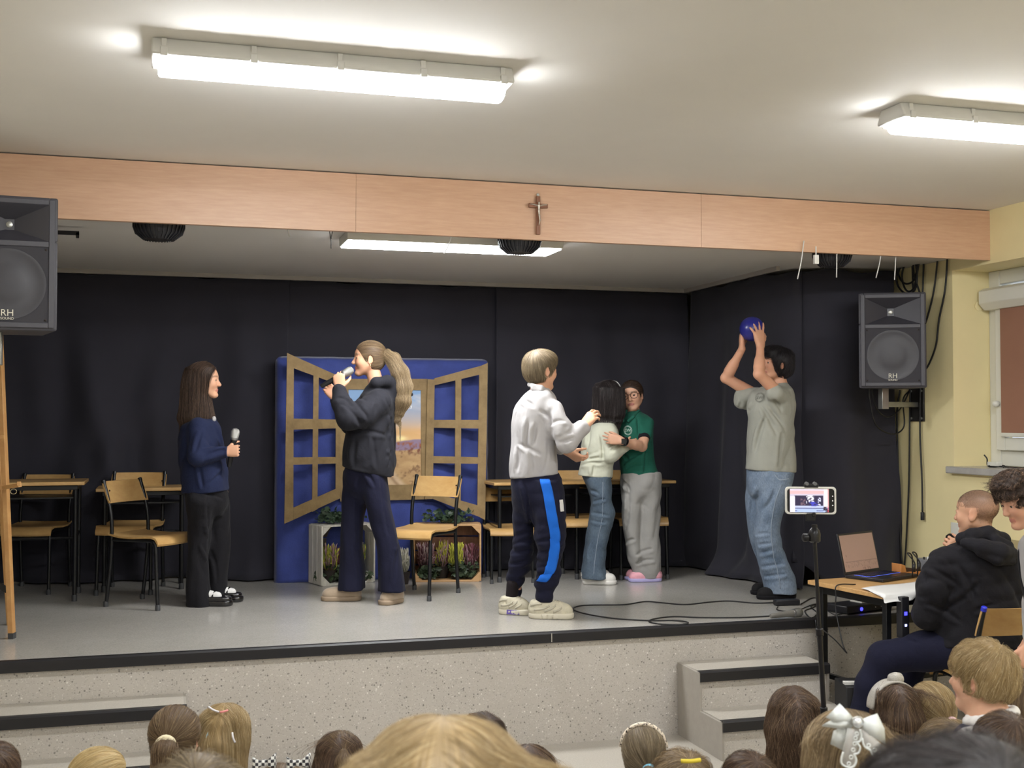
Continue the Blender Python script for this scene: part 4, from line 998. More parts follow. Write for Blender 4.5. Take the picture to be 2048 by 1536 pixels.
S.wrinkle(.004, (46, 46, 14), 2); folds(S, F, [(398, 1000, 397, 1095), (436, 1005, 441, 1092), (384, 1100, 400, 1180), (440, 1105, 436, 1170), (386, 990, 420, 1005)])
S.build('trousers', M_black, F.root)
M_gloss = mat('black_patent_leather', '#141316', .18, coat=.5); M_sock = cloth('white_sock', '#d8d6d4')
for (hx, tx, py, dd) in ((412, 466, 1216, -.06), (442, 486, 1203, .10)):
    hp, tp = J(hx-14, py, dd), J(tx, py-2, dd-.02); up, d, a, b = shoe(F, hp, tp, 'shoe', M_gloss, M_gloss, .04, .058, .034)
    S = SDF(a+d*.05-.05, a+d*.16+np.array([.05, .05, .11]), .0045); S.cone(a+d*.06+(0, 0, .06), a+d*.115+(0, 0, .058), .034, .026, .01); S.build('sock', M_sock, F.root)
    sd = np.array([-d[1], d[0], 0]); MB().tube(spline([a+d*.09+sd*.036+(0, 0, .05), a+d*.1+(0, 0, .087), a+d*.09-sd*.036+(0, 0, .05)], 5), .006, 6).build('strap', M_gloss, up, smooth=True)
S = F.box(350, 440, 715, 850, -.2, .2, .0055); hair_cap(S, h, .045, True, .26, ears=False)
S.stack(F.sec([(738, 374, 424, .085), (765, 366, 421, .098), (795, 363, 420, .10), (820, 361, 424, .10), (838, 358, 427, .098), (848, 362, 424, .09)]), .03)
S.ell(J(450, 775), (.085, .16, .15), k=.02, sub=True); S.wrinkle(.003, (60, 60, 4), 5)
fl, cd_ = down_flow(h, -.05, .4); hair_object(S, 'hair', 'dark_brown', F.root, fl, cd_, 2200, .22, .0008, 1, (.001, .008), .08, 12, None, 1)
dark_mic('microphone', 'silver headed microphone held upright by the girl in navy', at(472, 857, F.D-.10), at(458, 934, F.D-.10), .026, '#c9c9c6')

# ---- girl in the hoodie, centre left
F = Fig('girl in a charcoal hoodie with a long blonde ponytail singing into a microphone', 735, 7.37)
J = F.J; h = Head(J(737, 718), R_(190), 0, 0, .212); S = F.box(630, 820, 670, 1212, -.34, .34, VB); nk = J(756, 782)
h.skull(S, neck=nk); F.body(S, nk, J(752, 820), J(738, 930), [[(715, 950, .07), (706, 1048, .06), (706, 1165, .06)], [(755, 950, -.06), (768, 1060, -.08), (785, 1170, -.08)]],
    [[(756, 802, -.15), (698, 838, -.22), (679, 777, -.19)], [(750, 802, .15), (706, 845, .2), (672, 796, .04)]])
hand(S, J(679, 777, -.19), (-.05, 0, 1), (0.1, 1, 0), (1, 0, 0), [68, 70, 72, 74], 3, .155, 45, 55)
hand(S, J(671, 796, .03), (-.5, -.1, .7), (0, -1, .2), (0, 0, 1), 50, 3, .15)
bd = S.build('body', M_skin, F.root); h.complexion(bd, SK2, '#b0665f', '#5a4634'); h.eyes(bd)
MB().lathe([(.004, -.004), (.0065, 0), (.004, .004)], h.p(-.03, -.37, -.20), (0, -1, 0), 10).build('earring', mat('gold_earring', '#e0c58e', .25, metal=.9), bd, smooth=True)
S = F.box(650, 835, 745, 965, -.36, .36, VC)
S.stack(F.sec([(776, 733, 782, .09), (790, 722, 788, .15), (825, 706, 790, .185), (870, 694, 788, .19), (905, 687, 789, .19), (928, 685, 789, .185), (950, 690, 785, .17)]), .012)
S.chain(*F.JS([(756, 806, -.14, .08), (726, 828, -.2, .078), (698, 836, -.225, .074), (682, 806, -.21, .055), (679, 783, -.19, .044)]), .025)
S.chain(*F.JS([(750, 806, .14, .078), (706, 845, .21, .07), (675, 800, .05, .045)]), .025)
S.cone(J(680, 800, -.2), J(678, 779, -.19), .041, .037, .008); S.wrinkle(.007, (30, 26, 36), 8, lambda x, y, z: np.clip((1.15-z)/.1, .25, 1)); S.half(J(738, 944), (-.22, 0, -1), .008)
S.chain(*F.JS([(738, 781, -.06, .028), (752, 765, -.11, .030), (775, 762, -.08, .033), (787, 768, 0, .036), (775, 762, .08, .033), (752, 765, .11, .03), (738, 781, .06, .028)]), .022)
S.chain(*F.JS([(782, 772, -.02, .06), (802, 786, -.01, .05), (823, 789, 0, .012)]), .03); S.chain(*F.JS([(788, 785, 0, .06), (797, 815, 0, .04)]), .03); S.ell(J(757, 771, 0), (.05, .055, .03), k=.02, sub=True)
folds(S, F, [(700, 800, 732, 838), (692, 793, 722, 800), (686, 812, 716, 852), (745, 812, 722, 862), (702, 884, 698, 932), (738, 878, 744, 936), (774, 866, 770, 932), (672, 798, 690, 806), (765, 800, 772, 850), (700, 866, 760, 872)], .009, .024)
hd = S.build('hoodie', M_hood, F.root)
S = F.box(670, 820, 925, 1190, -.3, .3, VC); S.stack(F.sec([(935, 690, 772, .15), (960, 689, 772, .14), (985, 697, 764, .11), (1005, 712, 752, .05)]), .01)
S.stack(F.sec([(945, 690, 740, .12, .04), (985, 687, 738, .11, .05), (1048, 684, 727, .085, .05), (1097, 683, 726, .082, .05), (1146, 681, 729, .09, .05), (1177, 677, 730, .10, .05)]), .03)
S.stack(F.sec([(945, 716, 772, .12, -.04), (985, 726, 776, .11, -.06), (1048, 740, 787, .09, -.07), (1087, 752, 795, .085, -.07), (1129, 756, 802, .09, -.07), (1182, 756, 810, .10, -.07)]), .03)
S.wrinkle(.004, (46, 46, 12), 9); folds(S, F, [(706, 960, 700, 1100), (752, 962, 768, 1075), (724, 950, 740, 975), (693, 1110, 704, 1168), (790, 1100, 780, 1172)])
S.build('flared_trousers', M_dnavy, F.root)
M_ugg = mat('beige_suede', '#a08d78', .9, sheen=.4, var=.06, vscale=20, bmp=.1); M_uggs = mat('beige_sole', '#95826d', .7)
shoe(F, J(724, 1200, .06), J(641, 1200, .03), 'slipper', M_ugg, M_uggs, .043, .085, .03)
shoe(F, J(803, 1196, .0), J(762, 1209, -.16), 'slipper', M_ugg, M_uggs, .043, .085, .03)
S = F.box(700, 825, 670, 835, -.2, .2, .005); hair_cap(S, h, .028, True, .27); fl, cd_ = tie_flow(h, (-.50, .05, .10)); fl0 = fl
hair_object(S, 'hair', 'light_brown', F.root, fl, cd_, 900, .10, .0006, 2, (.0005, .0025))
S = F.box(755, 830, 695, 840, -.14, .14, .005); tail = [(774, 710, -.01, .026), (786, 720, -.02, .032), (800, 745, -.03, .040), (807, 775, -.035, .046), (806, 800, -.035, .042), (799, 824, -.03, .018)]
S.chain(*F.JS(tail), .02); S.wrinkle(.006, (70, 70, 9), 12); tp = F.JS(tail)[0]
def along(pts):
    P0 = spline(pts, 6); T = np.gradient(P0, axis=0); T /= np.linalg.norm(T, axis=1)[:, None]
    def near(P): return ((P[:, None]-P0[None])**2).sum(2).argmin(1)
    def flow(P): return T[near(P)]
    def coord(P):
        i = near(P); q = P-P0[i]; a = np.arctan2(q[:, 1], q[:, 0]); return np.stack([np.cos(a)*8+i*.05, np.sin(a)*8, i*.12], 1)
    return flow, coord
fl, cd_ = along(tp); o = hair_object(S, 'hair', 'dark_blonde', F.root, fl, cd_, 1000, .19, .0009, 3, (.0005, .012), .3, 14, 'wavy blonde ponytail', 1); o.name = 'ponytail'
MB().tube([J(774, 710)+.026*np.array([.35*math.cos(t), math.sin(t), .9*math.cos(t)]) for t in np.linspace(0, 6.283, 17)], .006, 6).build('hair_tie', mat('pale_hair_tie', '#cfc4bd', .7), F.root, smooth=True)
dark_mic('microphone', 'microphone with a grey grille that the girl in the hoodie sings into', at(706, 738, F.D-.165), at(642, 773, F.D-.165), .026, '#a9aaa6')

# ---- boy in the white shirt
F = Fig('boy in a white shirt and navy track pants seen from behind, one hand raised', 1075, 6.82)
J = F.J; h = Head(J(1082, 741), R_(33), -.06, 0, .212); S = F.box(985, 1215, 690, 1250, -.36, .42, VB); nk = J(1080, 790)
h.skull(S, neck=nk); F.body(S, nk, J(1075, 830), J(1072, 940), [[(1050, 960, .08), (1046, 1080, .1), (1030, 1195, .12)], [(1095, 960, -.06), (1104, 1080, -.06), (1092, 1205, -.06)]],
    [[(1104, 818, -.08), (1131, 886, -.13), (1166, 854, -.09)], [(1055, 815, .12), (1090, 880, .26), (1137, 905, .22)]])
hand(S, J(1166, 854, -.09), (.62, 0, .78), (.55, .8, -.3), (-.8, 0, .6), [34, 36, 38, 44], 5, .16, 12, 30)
hand(S, J(1136, 904, .22), (.85, 0, -.5), (0, .6, .8), (.3, -.2, .9), [40, 40, 45, 50], 4, .155)
bd = S.build('body', M_skin, F.root); h.complexion(bd, SK1, '#b8786c', brow='#7a6248'); h.eyes(bd)
S = F.box(1010, 1180, 760, 965, -.34, .4, VC)
S.stack(F.sec([(776, 1063, 1097, .065), (787, 1050, 1107, .11), (806, 1035, 1114, .14), (840, 1027, 1114, .155), (890, 1025, 1112, .15), (930, 1023, 1116, .15), (956, 1022, 1118, .15)]), .012)
S.chain(*F.JS([(1102, 820, -.09, .062), (1122, 860, -.13, .058), (1133, 884, -.14, .055), (1165, 855, -.09, .037)]), .018); S.chain(*F.JS([(1050, 820, .1, .06), (1088, 880, .25, .052), (1122, 896, .23, .038)]), .02)
S.wrinkle(.005, (44, 40, 18), 21); S.half(J(1070, 952), (.1, 0, -1), .004); folds(S, F, [(1101, 822, 1107, 872), (1056, 840, 1053, 898), (1072, 850, 1066, 890), (1084, 824, 1104, 842), (1040, 892, 1080, 912), (1142, 862, 1120, 874), (1150, 876, 1124, 884), (1106, 850, 1132, 844), (1036, 900, 1034, 945), (1096, 890, 1088, 945), (1060, 905, 1064, 948), (1045, 800, 1066, 812)], .008, .02)
sh = S.build('shirt', M_white, F.root)
S = F.box(1050, 1110, 755, 795, -.14, .14, .0045); S.chain(*F.JS([(1066, 772, -.075, .013), (1082, 775, -.085, .014), (1096, 783, -.05, .012), (1100, 786, .02, .012), (1084, 778, .08, .012), (1063, 770, .05, .013), (1060, 769, -.02, .014), (1066, 772, -.075, .013)]), .008)
S.chain(*F.JS([(1066, 778, -.08, .012), (1082, 781, -.09, .013), (1098, 789, -.05, .012)]), .01); S.build('collar', M_white, sh)
S = F.box(1000, 1145, 935, 1205, -.32, .36, VC); S.stack(F.sec([(946, 1025, 1117, .14), (985, 1024, 1125, .15), (1010, 1030, 1124, .13), (1040, 1048, 1105, .07)]), .01)
S.stack(F.sec([(960, 1025, 1085, .12, .04), (1010, 1025, 1076, .12, .07), (1049, 1026, 1064, .1, .08), (1092, 1027, 1068, .095, .09), (1113, 1022, 1064, .09, .1), (1139, 1018, 1058, .08, .11), (1158, 1014, 1048, .062, .12), (1172, 1016, 1043, .045, .12), (1196, 1018, 1043, .042, .12)]), .03)
S.stack(F.sec([(960, 1055, 1119, .13, -.04), (1010, 1064, 1131, .12, -.06), (1049, 1069, 1132, .11, -.06), (1080, 1071, 1131, .1, -.06), (1102, 1075, 1127, .095, -.06), (1124, 1077, 1120, .085, -.06), (1148, 1074, 1122, .08, -.06), (1170, 1069, 1115, .065, -.06), (1180, 1073, 1108, .052, -.06), (1202, 1075, 1105, .046, -.06)]), .03)
S.wrinkle(.005, (26, 26, 62), 22, lambda x, y, z: np.clip((.75-z)/.3, .45, 1.3)); folds(S, F, [(1030, 1088, 1060, 1078), (1026, 1106, 1060, 1098), (1022, 1126, 1058, 1116), (1018, 1148, 1052, 1140), (1078, 1094, 1108, 1086), (1112, 1100, 1126, 1092), (1076, 1122, 1098, 1112), (1074, 1152, 1094, 1146), (1072, 1168, 1112, 1160), (1046, 972, 1062, 1052), (1064, 1060, 1058, 1010)], .008)
tr = S.build('track_pants', M_dnavy, F.root)
G = ribbon(S, [J(1090, 962, -.25), J(1097, 991, -.25), J(1105, 1038, -.25), J(1111, 1077, -.25), J(1108, 1113, -.22), J(1100, 1145, -.2), J(1084, 1167, -.2)], .054, (1, 0, 0), .0048, 7, 7)
MB().sheet(G).build('blue_stripe', cloth('bright_blue_cloth', '#1d64c8', .05), tr, smooth=True, solid=.002)
G = ribbon(S, [J(1122, 1001, -.2), J(1123, 1012, -.2), J(1124, 1024, -.2)], .02, (1, 0, 0), .003, 3, 3); MB().sheet(G).build('white_label', M_sock, tr, solid=.002)
M_snk = mat('cream_sneaker_mesh', '#c4bda8', .7, var=.12, vscale=28, bmp=.25, bscale=160); M_snks = mat('cream_sneaker_sole', '#cdc6b4', .6); M_blks = cloth('black_sock', '#1b1518')
for (hp, tp, nm) in ((J(997, 1224, .10), J(1064, 1224, .05), 0), (J(1056, 1237, -.05), J(1149, 1237, -.08), 1)):
    up, d, a, b = shoe(F, hp, tp, 'sneaker', M_snk, M_snks, .045, .105, .034, shaft=.04, notch=True); laces(up, a, d, np.linalg.norm(b-a), .105, .034, M_snks); sd = np.array([-d[1], d[0], 0]); L = np.linalg.norm(b-a)
    bb_ = MB(); q = -1 if sd[1] > 0 else 1
    for pts in ([(.04, .055), (.09, .060), (.13, .075)], [(.10, .045), (.14, .060), (.165, .078)], [(.15, .042), (.185, .056), (.20, .066)], [(.02, .075), (.05, .085), (.085, .088)]):
        P = spline([a+d*(x*L/.27)+sd*q*.09+(0, 0, z) for x, z in pts], 5); G = np.stack([P+(0, 0, w_*.011) for w_ in (-.5, 0, .5)], 1); G = F.shoe.project(F.shoe.cast(G.reshape(-1, 3), -sd*q), .002, 3).reshape(G.shape); bb_.sheet(G)
    bb_.build('overlay', mat('grey_sneaker_overlay', '#b0a997', .6), up, smooth=True, solid=.003)
    if nm == 0: MB().box(a+d*.105-sd*.0475+(0, 0, .019), (.085, .005, .026), np.stack([d, sd, (0, 0, 1.)], 1)).build('purple_sole_patch', mat('purple_sole', '#5f4f9e', .5, var=.3, vscale=60), up, bevel=.001)
    S = SDF(a+d*.07-np.array([.06, .06, -.06]), a+d*.09+np.array([.06, .06, .2]), .005); S.cone(a+d*.078+(0, 0, .075), a+d*.085+(0, 0, .17), .036, .036, .01); S.build('sock', M_blks, F.root)
S = F.box(1038, 1128, 688, 785, -.2, .2, .005); hair_cap(S, h, .05, True, .24, -.33); S.ell(h.p(.12, 0, .33), np.array([.30, .33, .20])*h.H, h.M, .03); fl, cd_ = whorl_flow(h, (-.3, .06, .5))
hair_object(S, 'hair', 'ash', F.root, fl, cd_, 1500, .08, .0007, 5, (.001, .005))

# ---- girl in the cream cardigan
F = Fig('dark haired girl in a cream cardigan and flared jeans seen from behind', 1195, 8.18)
J = F.J; h = Head(J(1219, 794), R_(50), -.05, 0, .20); S = F.box(1150, 1275, 755, 1175, -.3, .34, VB); nk = J(1213, 842)
h.skull(S, neck=nk); F.body(S, nk, J(1202, 880), J(1195, 945), [[(1195, 960, -.03), (1202, 1040, -.03), (1190, 1150, -.03)], [(1198, 960, .12), (1200, 1040, .13), (1188, 1138, .14)]],
    [[(1218, 870, -.08), (1225, 914, -.13), (1252, 893, -.07)], [(1190, 862, .12), (1215, 905, .2), (1245, 890, .2)]])
hand(S, J(1252, 893, -.07), (.8, .3, .25), (.3, 1, 0), (0, 0, 1), 40, 4, .145); hand(S, J(1245, 890, .2), (.9, 0, .2), (0, -1, 0), (0, 0, 1), 30, 4, .145)
bd = S.build('body', M_skin, F.root); h.complexion(bd, SK1, brow='#30241f'); h.eyes(bd)
S = F.box(1148, 1262, 828, 966, -.3, .34, VC); S.stack(F.sec([(840, 1201, 1228, .06), (850, 1186, 1234, .105), (870, 1171, 1237, .135), (905, 1163, 1233, .14), (930, 1160, 1227, .135), (958, 1156, 1222, .13)]), .012)
S.chain(*F.JS([(1220, 864, -.09, .054), (1224, 911, -.14, .045), (1250, 894, -.08, .036)]), .018); S.chain(*F.JS([(1190, 864, .12, .052), (1214, 905, .2, .046), (1242, 891, .2, .034)]), .018)
S.wrinkle(.0045, (28, 28, 44), 31); S.half(J(1190, 953), (-.08, 0, -1), .005); S.cone(J(1206, 945, -.14), J(1207, 958, -.14), .002, .006, .003, True); folds(S, F, [(1172, 917, 1211, 904), (1182, 922, 1211, 917), (1168, 934, 1206, 929), (1205, 872, 1210, 919), (1222, 896, 1238, 886), (1226, 905, 1246, 892), (1186, 860, 1180, 896), (1192, 935, 1190, 952)], .006, .018)
S.build('cardigan', M_cardi, F.root)
S = F.box(1148, 1240, 940, 1165, -.26, .34, VC); S.stack(F.sec([(946, 1166, 1221, .12), (972, 1176, 1222, .12), (1000, 1190, 1218, .07)]), .01)
leg = [(952, 1168, 1221, .11, -.02), (985, 1181, 1222, .1, -.03), (1002, 1185, 1224, .092, -.03), (1027, 1183, 1229, .088, -.03), (1060, 1178, 1221, .082, -.03), (1103, 1172, 1212, .078, -.03), (1130, 1168, 1210, .085, -.03), (1156, 1165, 1214, .092, -.03)]
S.stack(F.sec(leg), .02); S.stack(F.sec([(r[0]-(8 if r[0] > 1100 else 0), r[1]-3, r[2]-8, r[3]*.95, .14) for r in leg]), .02)
S.wrinkle(.003, (34, 34, 40), 32); folds(S, F, [(1187, 1012, 1214, 1004), (1185, 1032, 1224, 1038), (1182, 986, 1202, 991), (1182, 1046, 1216, 1052), (1176, 1130, 1182, 1095)], .005, .016)
jn = S.build('jeans', M_jean1, F.root)
b = MB(); b.tube(ribbon(S, [J(1207, 965, -.2), J(1207, 1002, -.2), J(1206, 1040, -.2), J(1198, 1080, -.2), J(1192, 1120, -.2), J(1189, 1152, -.2)], .01, (1, 0, 0), .0015, 6, 3)[:, 1], .0022, 5); b.build('side_seam', M_seam, jn, smooth=True)
M_wsh = mat('white_sneaker', '#d5d2cd', .5, var=.04, vscale=20)
up, d, a, b = shoe(F, J(1164, 1166, -.02), J(1234, 1166, -.05), 'sneaker', M_wsh, M_wsh, .041, .08, .03); laces(up, a, d, np.linalg.norm(b-a), .08, .03, M_wsh)
shoe(F, J(1162, 1152, .12), J(1222, 1152, .16), 'sneaker', M_wsh, M_wsh, .041, .08, .03)
S = F.box(1175, 1258, 752, 848, -.22, .22, .0052); hair_cap(S, h, .045, True, .25, ears=False)
S.stack(F.sec([(778, 1188, 1246, .095), (800, 1186, 1248, .1), (822, 1186, 1248, .095), (836, 1190, 1246, .085), (843, 1200, 1240, .06)]), .03); S.ell(h.p(.55, 0, -.2), np.array([.32, .30, .40])*h.H, h.M, .02, True); S.wrinkle(.0028, (50, 50, 8), 33)
fl, cd_ = down_flow(h, 0, .5, 1); hair_object(S, 'hair', 'black_brown', F.root, fl, cd_, 1700, .19, .0008, 7, (.001, .008), .2, 12, None, 1)
b = MB(); pts = [h.p(.12+.03*math.cos(t), .40*math.sin(t), .12+.44*math.cos(t)) for t in np.linspace(-1.5, 1.5, 19)]; b.tube(pts, .006, 6); b.build('headband', M_sock, F.root, smooth=True)

# ---- girl in the green polo shirt
F = Fig('girl with glasses in a green polo shirt and grey sweatpants hugging the girl in cream', 1285, 8.30)
J = F.J; h = Head(J(1264, 792), R_(-108), -.05, R_(-9), .205); S = F.box(1180, 1335, 755, 1175, -.42, .3, VB); nk = J(1264, 834)
h.skull(S, neck=nk); F.body(S, nk, J(1272, 868), J(1280, 945), [[(1268, 965, 0), (1265, 1050, 0), (1274, 1145, 0)], [(1298, 965, .02), (1298, 1050, .02), (1298, 1148, .02)]],
    [[(1294, 850, -.04), (1284, 893, -.17), (1243, 882, -.345)], [(1246, 850, .06), (1230, 885, .16), (1200, 872, .16)]])
hand(S, J(1243, 881, -.345), (-.98, .0, .15), (.15, 1, 0), (0, 0, 1), [26, 28, 30, 34], 8, .15, 25, 30); hand(S, J(1200, 872, .16), (-1, -.2, .1), (0, -1, 0), (0, 0, 1), 25, 5, .15)
bd = S.build('body', M_skin, F.root); h.complexion(bd, '#c89a80', '#ad6f66', '#43332c', .3); h.eyes(bd, '#33251c')
M_spec = mat('brown_glasses_frame', '#4a2f22', .3); gl = MB()
for q in (-1, 1):
    gl.tube([h.p(.415-.05*abs(math.sin(t*.5))*0-.02*(q*math.cos(t) > 0), q*.165+.125*math.cos(t), .02+.105*math.sin(t)) for t in np.linspace(0, 6.283, 21)], .0022, 5); gl.tube([h.p(.39, q*.29, .05), h.p(.2, q*.355, .05), h.p(-.05, q*.37, .04)], .002, 5)
gl.tube([h.p(.415, -.045, .045), h.p(.43, 0, .055), h.p(.415, .045, .045)], .0022, 5); gl.build('glasses', M_spec, F.root, smooth=True)
S = F.box(1225, 1328, 812, 964, -.3, .28, VC); S.stack(F.sec([(824, 1251, 1279, .065), (833, 1240, 1296, .1), (850, 1236, 1304, .125), (885, 1238, 1306, .13), (915, 1240, 1308, .13), (955, 1242, 1318, .135)]), .012)
S.chain(*F.JS([(1291, 848, -.03, .06), (1288, 866, -.09, .062)]), .015); S.chain(*F.JS([(1247, 850, .04, .056), (1236, 872, .12, .055)]), .015)
S.wrinkle(.004, (44, 40, 24), 41); S.half(J(1280, 953), (.03, 0, -1), .004); folds(S, F, [(1256, 930, 1291, 908), (1246, 905, 1262, 920), (1268, 895, 1302, 888), (1282, 838, 1284, 868), (1300, 900, 1296, 946), (1262, 940, 1290, 932)], .006)
ts = S.build('polo_shirt', M_green, F.root)
S2 = F.box(1235, 1290, 812, 850, -.2, .1, .0045); S2.chain(*F.JS([(1252, 822, -.05, .012), (1244, 833, -.115, .013), (1246, 842, -.13, .01)]), .008); S2.chain(*F.JS([(1277, 822, -.04, .012), (1266, 834, -.115, .012), (1256, 842, -.13, .01)]), .008); S2.build('polo_collar', M_green, ts)
S2 = F.box(1270, 1310, 855, 888, -.26, .05, .005); S2.cone(J(1288, 864, -.085), J(1286.5, 873, -.108), .056, .05, .004); S2.build('black_undersleeve', M_black, F.root)
pe = S.cast([J(1261, 861, -.28)])[0]; emblem(F, pe, S.grad(pe[None])[0], .032, mat('pale_print', '#b9d2c6', .7), 'SW')
wt = MB(); c = J(1248, 882.5, -.328); wt.lathe([(.030, -.013), (.033, -.01), (.033, .01), (.030, .013)], c, unit(J(1284, 893, -.17)-J(1243, 882, -.345)), 20); wt.box(c+np.array([-.005, -.035, 0]), (.032, .010, .036)); wt.build('wrist_watch', mat('black_watch', '#131214', .2), F.root, smooth='auto')
S = F.box(1235, 1332, 940, 1160, -.26, .26, VC); S.stack(F.sec([(946, 1244, 1319, .135), (965, 1243, 1320, .135), (985, 1250, 1314, .12), (1010, 1268, 1298, .06)]), .01)
S.stack(F.sec([(950, 1244, 1292, .12, 0), (990, 1244, 1286, .11, 0), (1053, 1246, 1280, .095, 0), (1092, 1253, 1280, .09, 0), (1118, 1259, 1281, .08, 0), (1138, 1266, 1280, .05, 0), (1148, 1267, 1279, .04, 0)]), .02)
S.stack(F.sec([(950, 1270, 1319, .12, .02), (990, 1276, 1320, .11, .02), (1027, 1277, 1318, .1, .02), (1070, 1275, 1318, .1, .02), (1124, 1273, 1321, .1, .02), (1142, 1274, 1320, .095, .02), (1153, 1280, 1316, .08, .02)]), .02)
S.wrinkle(.0055, (48, 48, 14), 42); folds(S, F, [(1262, 965, 1257, 1082), (1286, 975, 1280, 1125), (1306, 990, 1309, 1135), (1252, 965, 1266, 985), (1258, 1098, 1276, 1088), (1282, 1120, 1314, 1108), (1284, 1138, 1316, 1130)], .007)
S.build('sweatpants', M_gpant, F.root)
M_pk = mat('pink_sneaker_mesh', '#d79aa6', .6, var=.08, vscale=30); M_lav = mat('lavender_sole', '#a9a3cf', .5)
up, d, a, b = shoe(F, J(1324, 1162, .0), J(1256, 1164, -.04), 'sneaker', M_pk, M_lav, .04, .075, .026); laces(up, a, d, np.linalg.norm(b-a), .075, .026, M_pk)
shoe(F, J(1296, 1152, .1), J(1250, 1153, .06), 'sneaker', M_pk, M_lav, .04, .075, .026)
S = F.box(1225, 1310, 752, 830, -.22, .22, .005); hair_cap(S, h, .03, True, .25); fl, cd_ = tie_flow(h, (-.48, 0, .0)); S.chain([h.p(-.45, 0, 0), h.p(-.62, .08, -.12), h.p(-.60, .14, -.35)], [.03, .035, .012], .02)
hair_object(S, 'hair', 'dark_brown', F.root, fl, cd_, 800, .09, .0006, 9, (.0005, .004))

# ---- boy with the ball
F = Fig('boy in a grey T-shirt and faded jeans lifting a blue ball above his head', 1540, 7.58)
J = F.J; h = Head(J(1553, 729), R_(193), .08, 0, .203); S = F.box(1430, 1605, 618, 1205, -.36, .36, VB); nk = J(1560, 780)
h.skull(S, neck=nk); F.body(S, nk, J(1545, 825), J(1543, 935), [[(1515, 950, .1), (1518, 1060, .13), (1542, 1165, .15)], [(1560, 950, -.05), (1536, 1065, -.06), (1562, 1180, -.06)]],
    [[(1558, 788, -.15), (1518, 748, -.2), (1521, 692, -.085)], [(1510, 790, .12), (1452, 756, .12), (1484, 698, .03)]])
hand(S, J(1521, 692, -.085), (-.12, .03, 1), (-.45, 1, 0), (1, .4, 0), [8, 10, 12, 12], 15, .168, 25, 55); hand(S, J(1484, 698, .03), (-.03, 0, 1), (1, -.1, 0), (.1, 1, 0), [12, 10, 12, 14], 9, .168, 25, 60)
bd = S.build('body', M_skin, F.root); h.complexion(bd, SK3, '#b0705f', brow='#221a17'); h.eyes(bd, '#2b1f18')
S = F.box(1465, 1602, 752, 960, -.34, .32, VC); S.stack(F.sec([(768, 1538, 1574, .07), (778, 1515, 1583, .125), (800, 1500, 1588, .155), (842, 1497, 1586, .155), (890, 1495, 1588, .15), (948, 1492, 1592, .15)]), .012)
S.chain(*F.JS([(1560, 794, -.11, .064), (1550, 786, -.165, .055)]), .02); S.chain(*F.JS([(1510, 792, .1, .062), (1487, 792, .14, .058), (1487, 800, .14, .06)]), .015)
S.wrinkle(.005, (44, 40, 20), 51); S.half(J(1543, 942), (-.06, 0, -1), .004); S.half(J(1476, 800), (-.9, 0, -.1), .004); folds(S, F, [(1549, 812, 1585, 860), (1540, 815, 1566, 868), (1510, 802, 1505, 848), (1526, 806, 1500, 872), (1545, 835, 1528, 905), (1578, 870, 1572, 932), (1505, 880, 1510, 935), (1560, 800, 1576, 822)], .008)
S.build('tshirt', M_gtee, F.root)
pe = S.cast([J(1533, 794, -.3)])[0]; emblem(F, pe, S.grad(pe[None])[0], .032, mat('grey_print', '#777770', .7), 'SW')
S = F.box(1485, 1602, 928, 1195, -.3, .36, VC); S.stack(F.sec([(936, 1497, 1588, .14), (960, 1495, 1584, .14), (985, 1500, 1568, .12), (1005, 1512, 1550, .05)]), .01)
S.stack(F.sec([(945, 1520, 1587, .12, -.04), (985, 1520, 1576, .11, -.06), (1024, 1512, 1566, .1, -.06), (1048, 1509, 1559, .09, -.06), (1084, 1509, 1562, .09, -.06), (1120, 1517, 1572, .09, -.06), (1150, 1525, 1587, .095, -.06), (1185, 1532, 1592, .1, -.06)]), .02)
S.stack(F.sec([(945, 1496, 1550, .12, .06), (985, 1493, 1545, .11, .12), (1048, 1495, 1536, .095, .13), (1084, 1503, 1541, .09, .13), (1128, 1518, 1551, .09, .13), (1168, 1530, 1560, .095, .13)]), .02)
S.wrinkle(.0038, (30, 30, 46), 52); folds(S, F, [(1512, 1086, 1550, 1074), (1514, 1102, 1556, 1094), (1518, 1122, 1558, 1110), (1530, 1150, 1584, 1138), (1536, 1168, 1586, 1158), (1534, 985, 1530, 1040), (1562, 985, 1545, 1020)], .006)
jn = S.build('jeans', M_jean2, F.root)
b = MB(); b.tube(ribbon(S, [J(1566, 970, -.22), J(1553, 1010, -.22), J(1547, 1060, -.22), J(1551, 1110, -.22), J(1560, 1145, -.22), J(1566, 1180, -.22)], .01, (1, 0, 0), .0015, 6, 3)[:, 1], .0024, 5); b.build('side_seam', M_seam, jn, smooth=True)
G = ribbon(S, [J(1552, 950, -.2), J(1562, 960, -.2), J(1580, 958, -.2)], .006, (0, 0, 1), .003, 5, 3); MB().sheet(G).build('pocket_edge', M_seam, jn, solid=.002)
M_bsh = cloth('black_canvas_shoe', '#1c1b1d')
shoe(F, J(1592, 1194, -.05), J(1513, 1197, -.12), 'shoe', M_bsh, M_black, .042, .075, .026); shoe(F, J(1560, 1184, .14), J(1502, 1184, .08), 'shoe', M_bsh, M_black, .042, .075, .026)
S = F.box(1520, 1605, 685, 765, -.2, .2, .005); hair_cap(S, h, .065, True, .20, -.36); S.ell(h.p(.28, 0, .36), np.array([.2, .28, .14])*h.H, h.M, .03); S.wrinkle(.005, (45, 45, 45), 53); fl, cd_ = whorl_flow(h, (-.2, .05, .5))
hair_object(S, 'hair', 'black', F.root, fl, cd_, 1300, .085, .0008, 10, (.001, .010), .2)
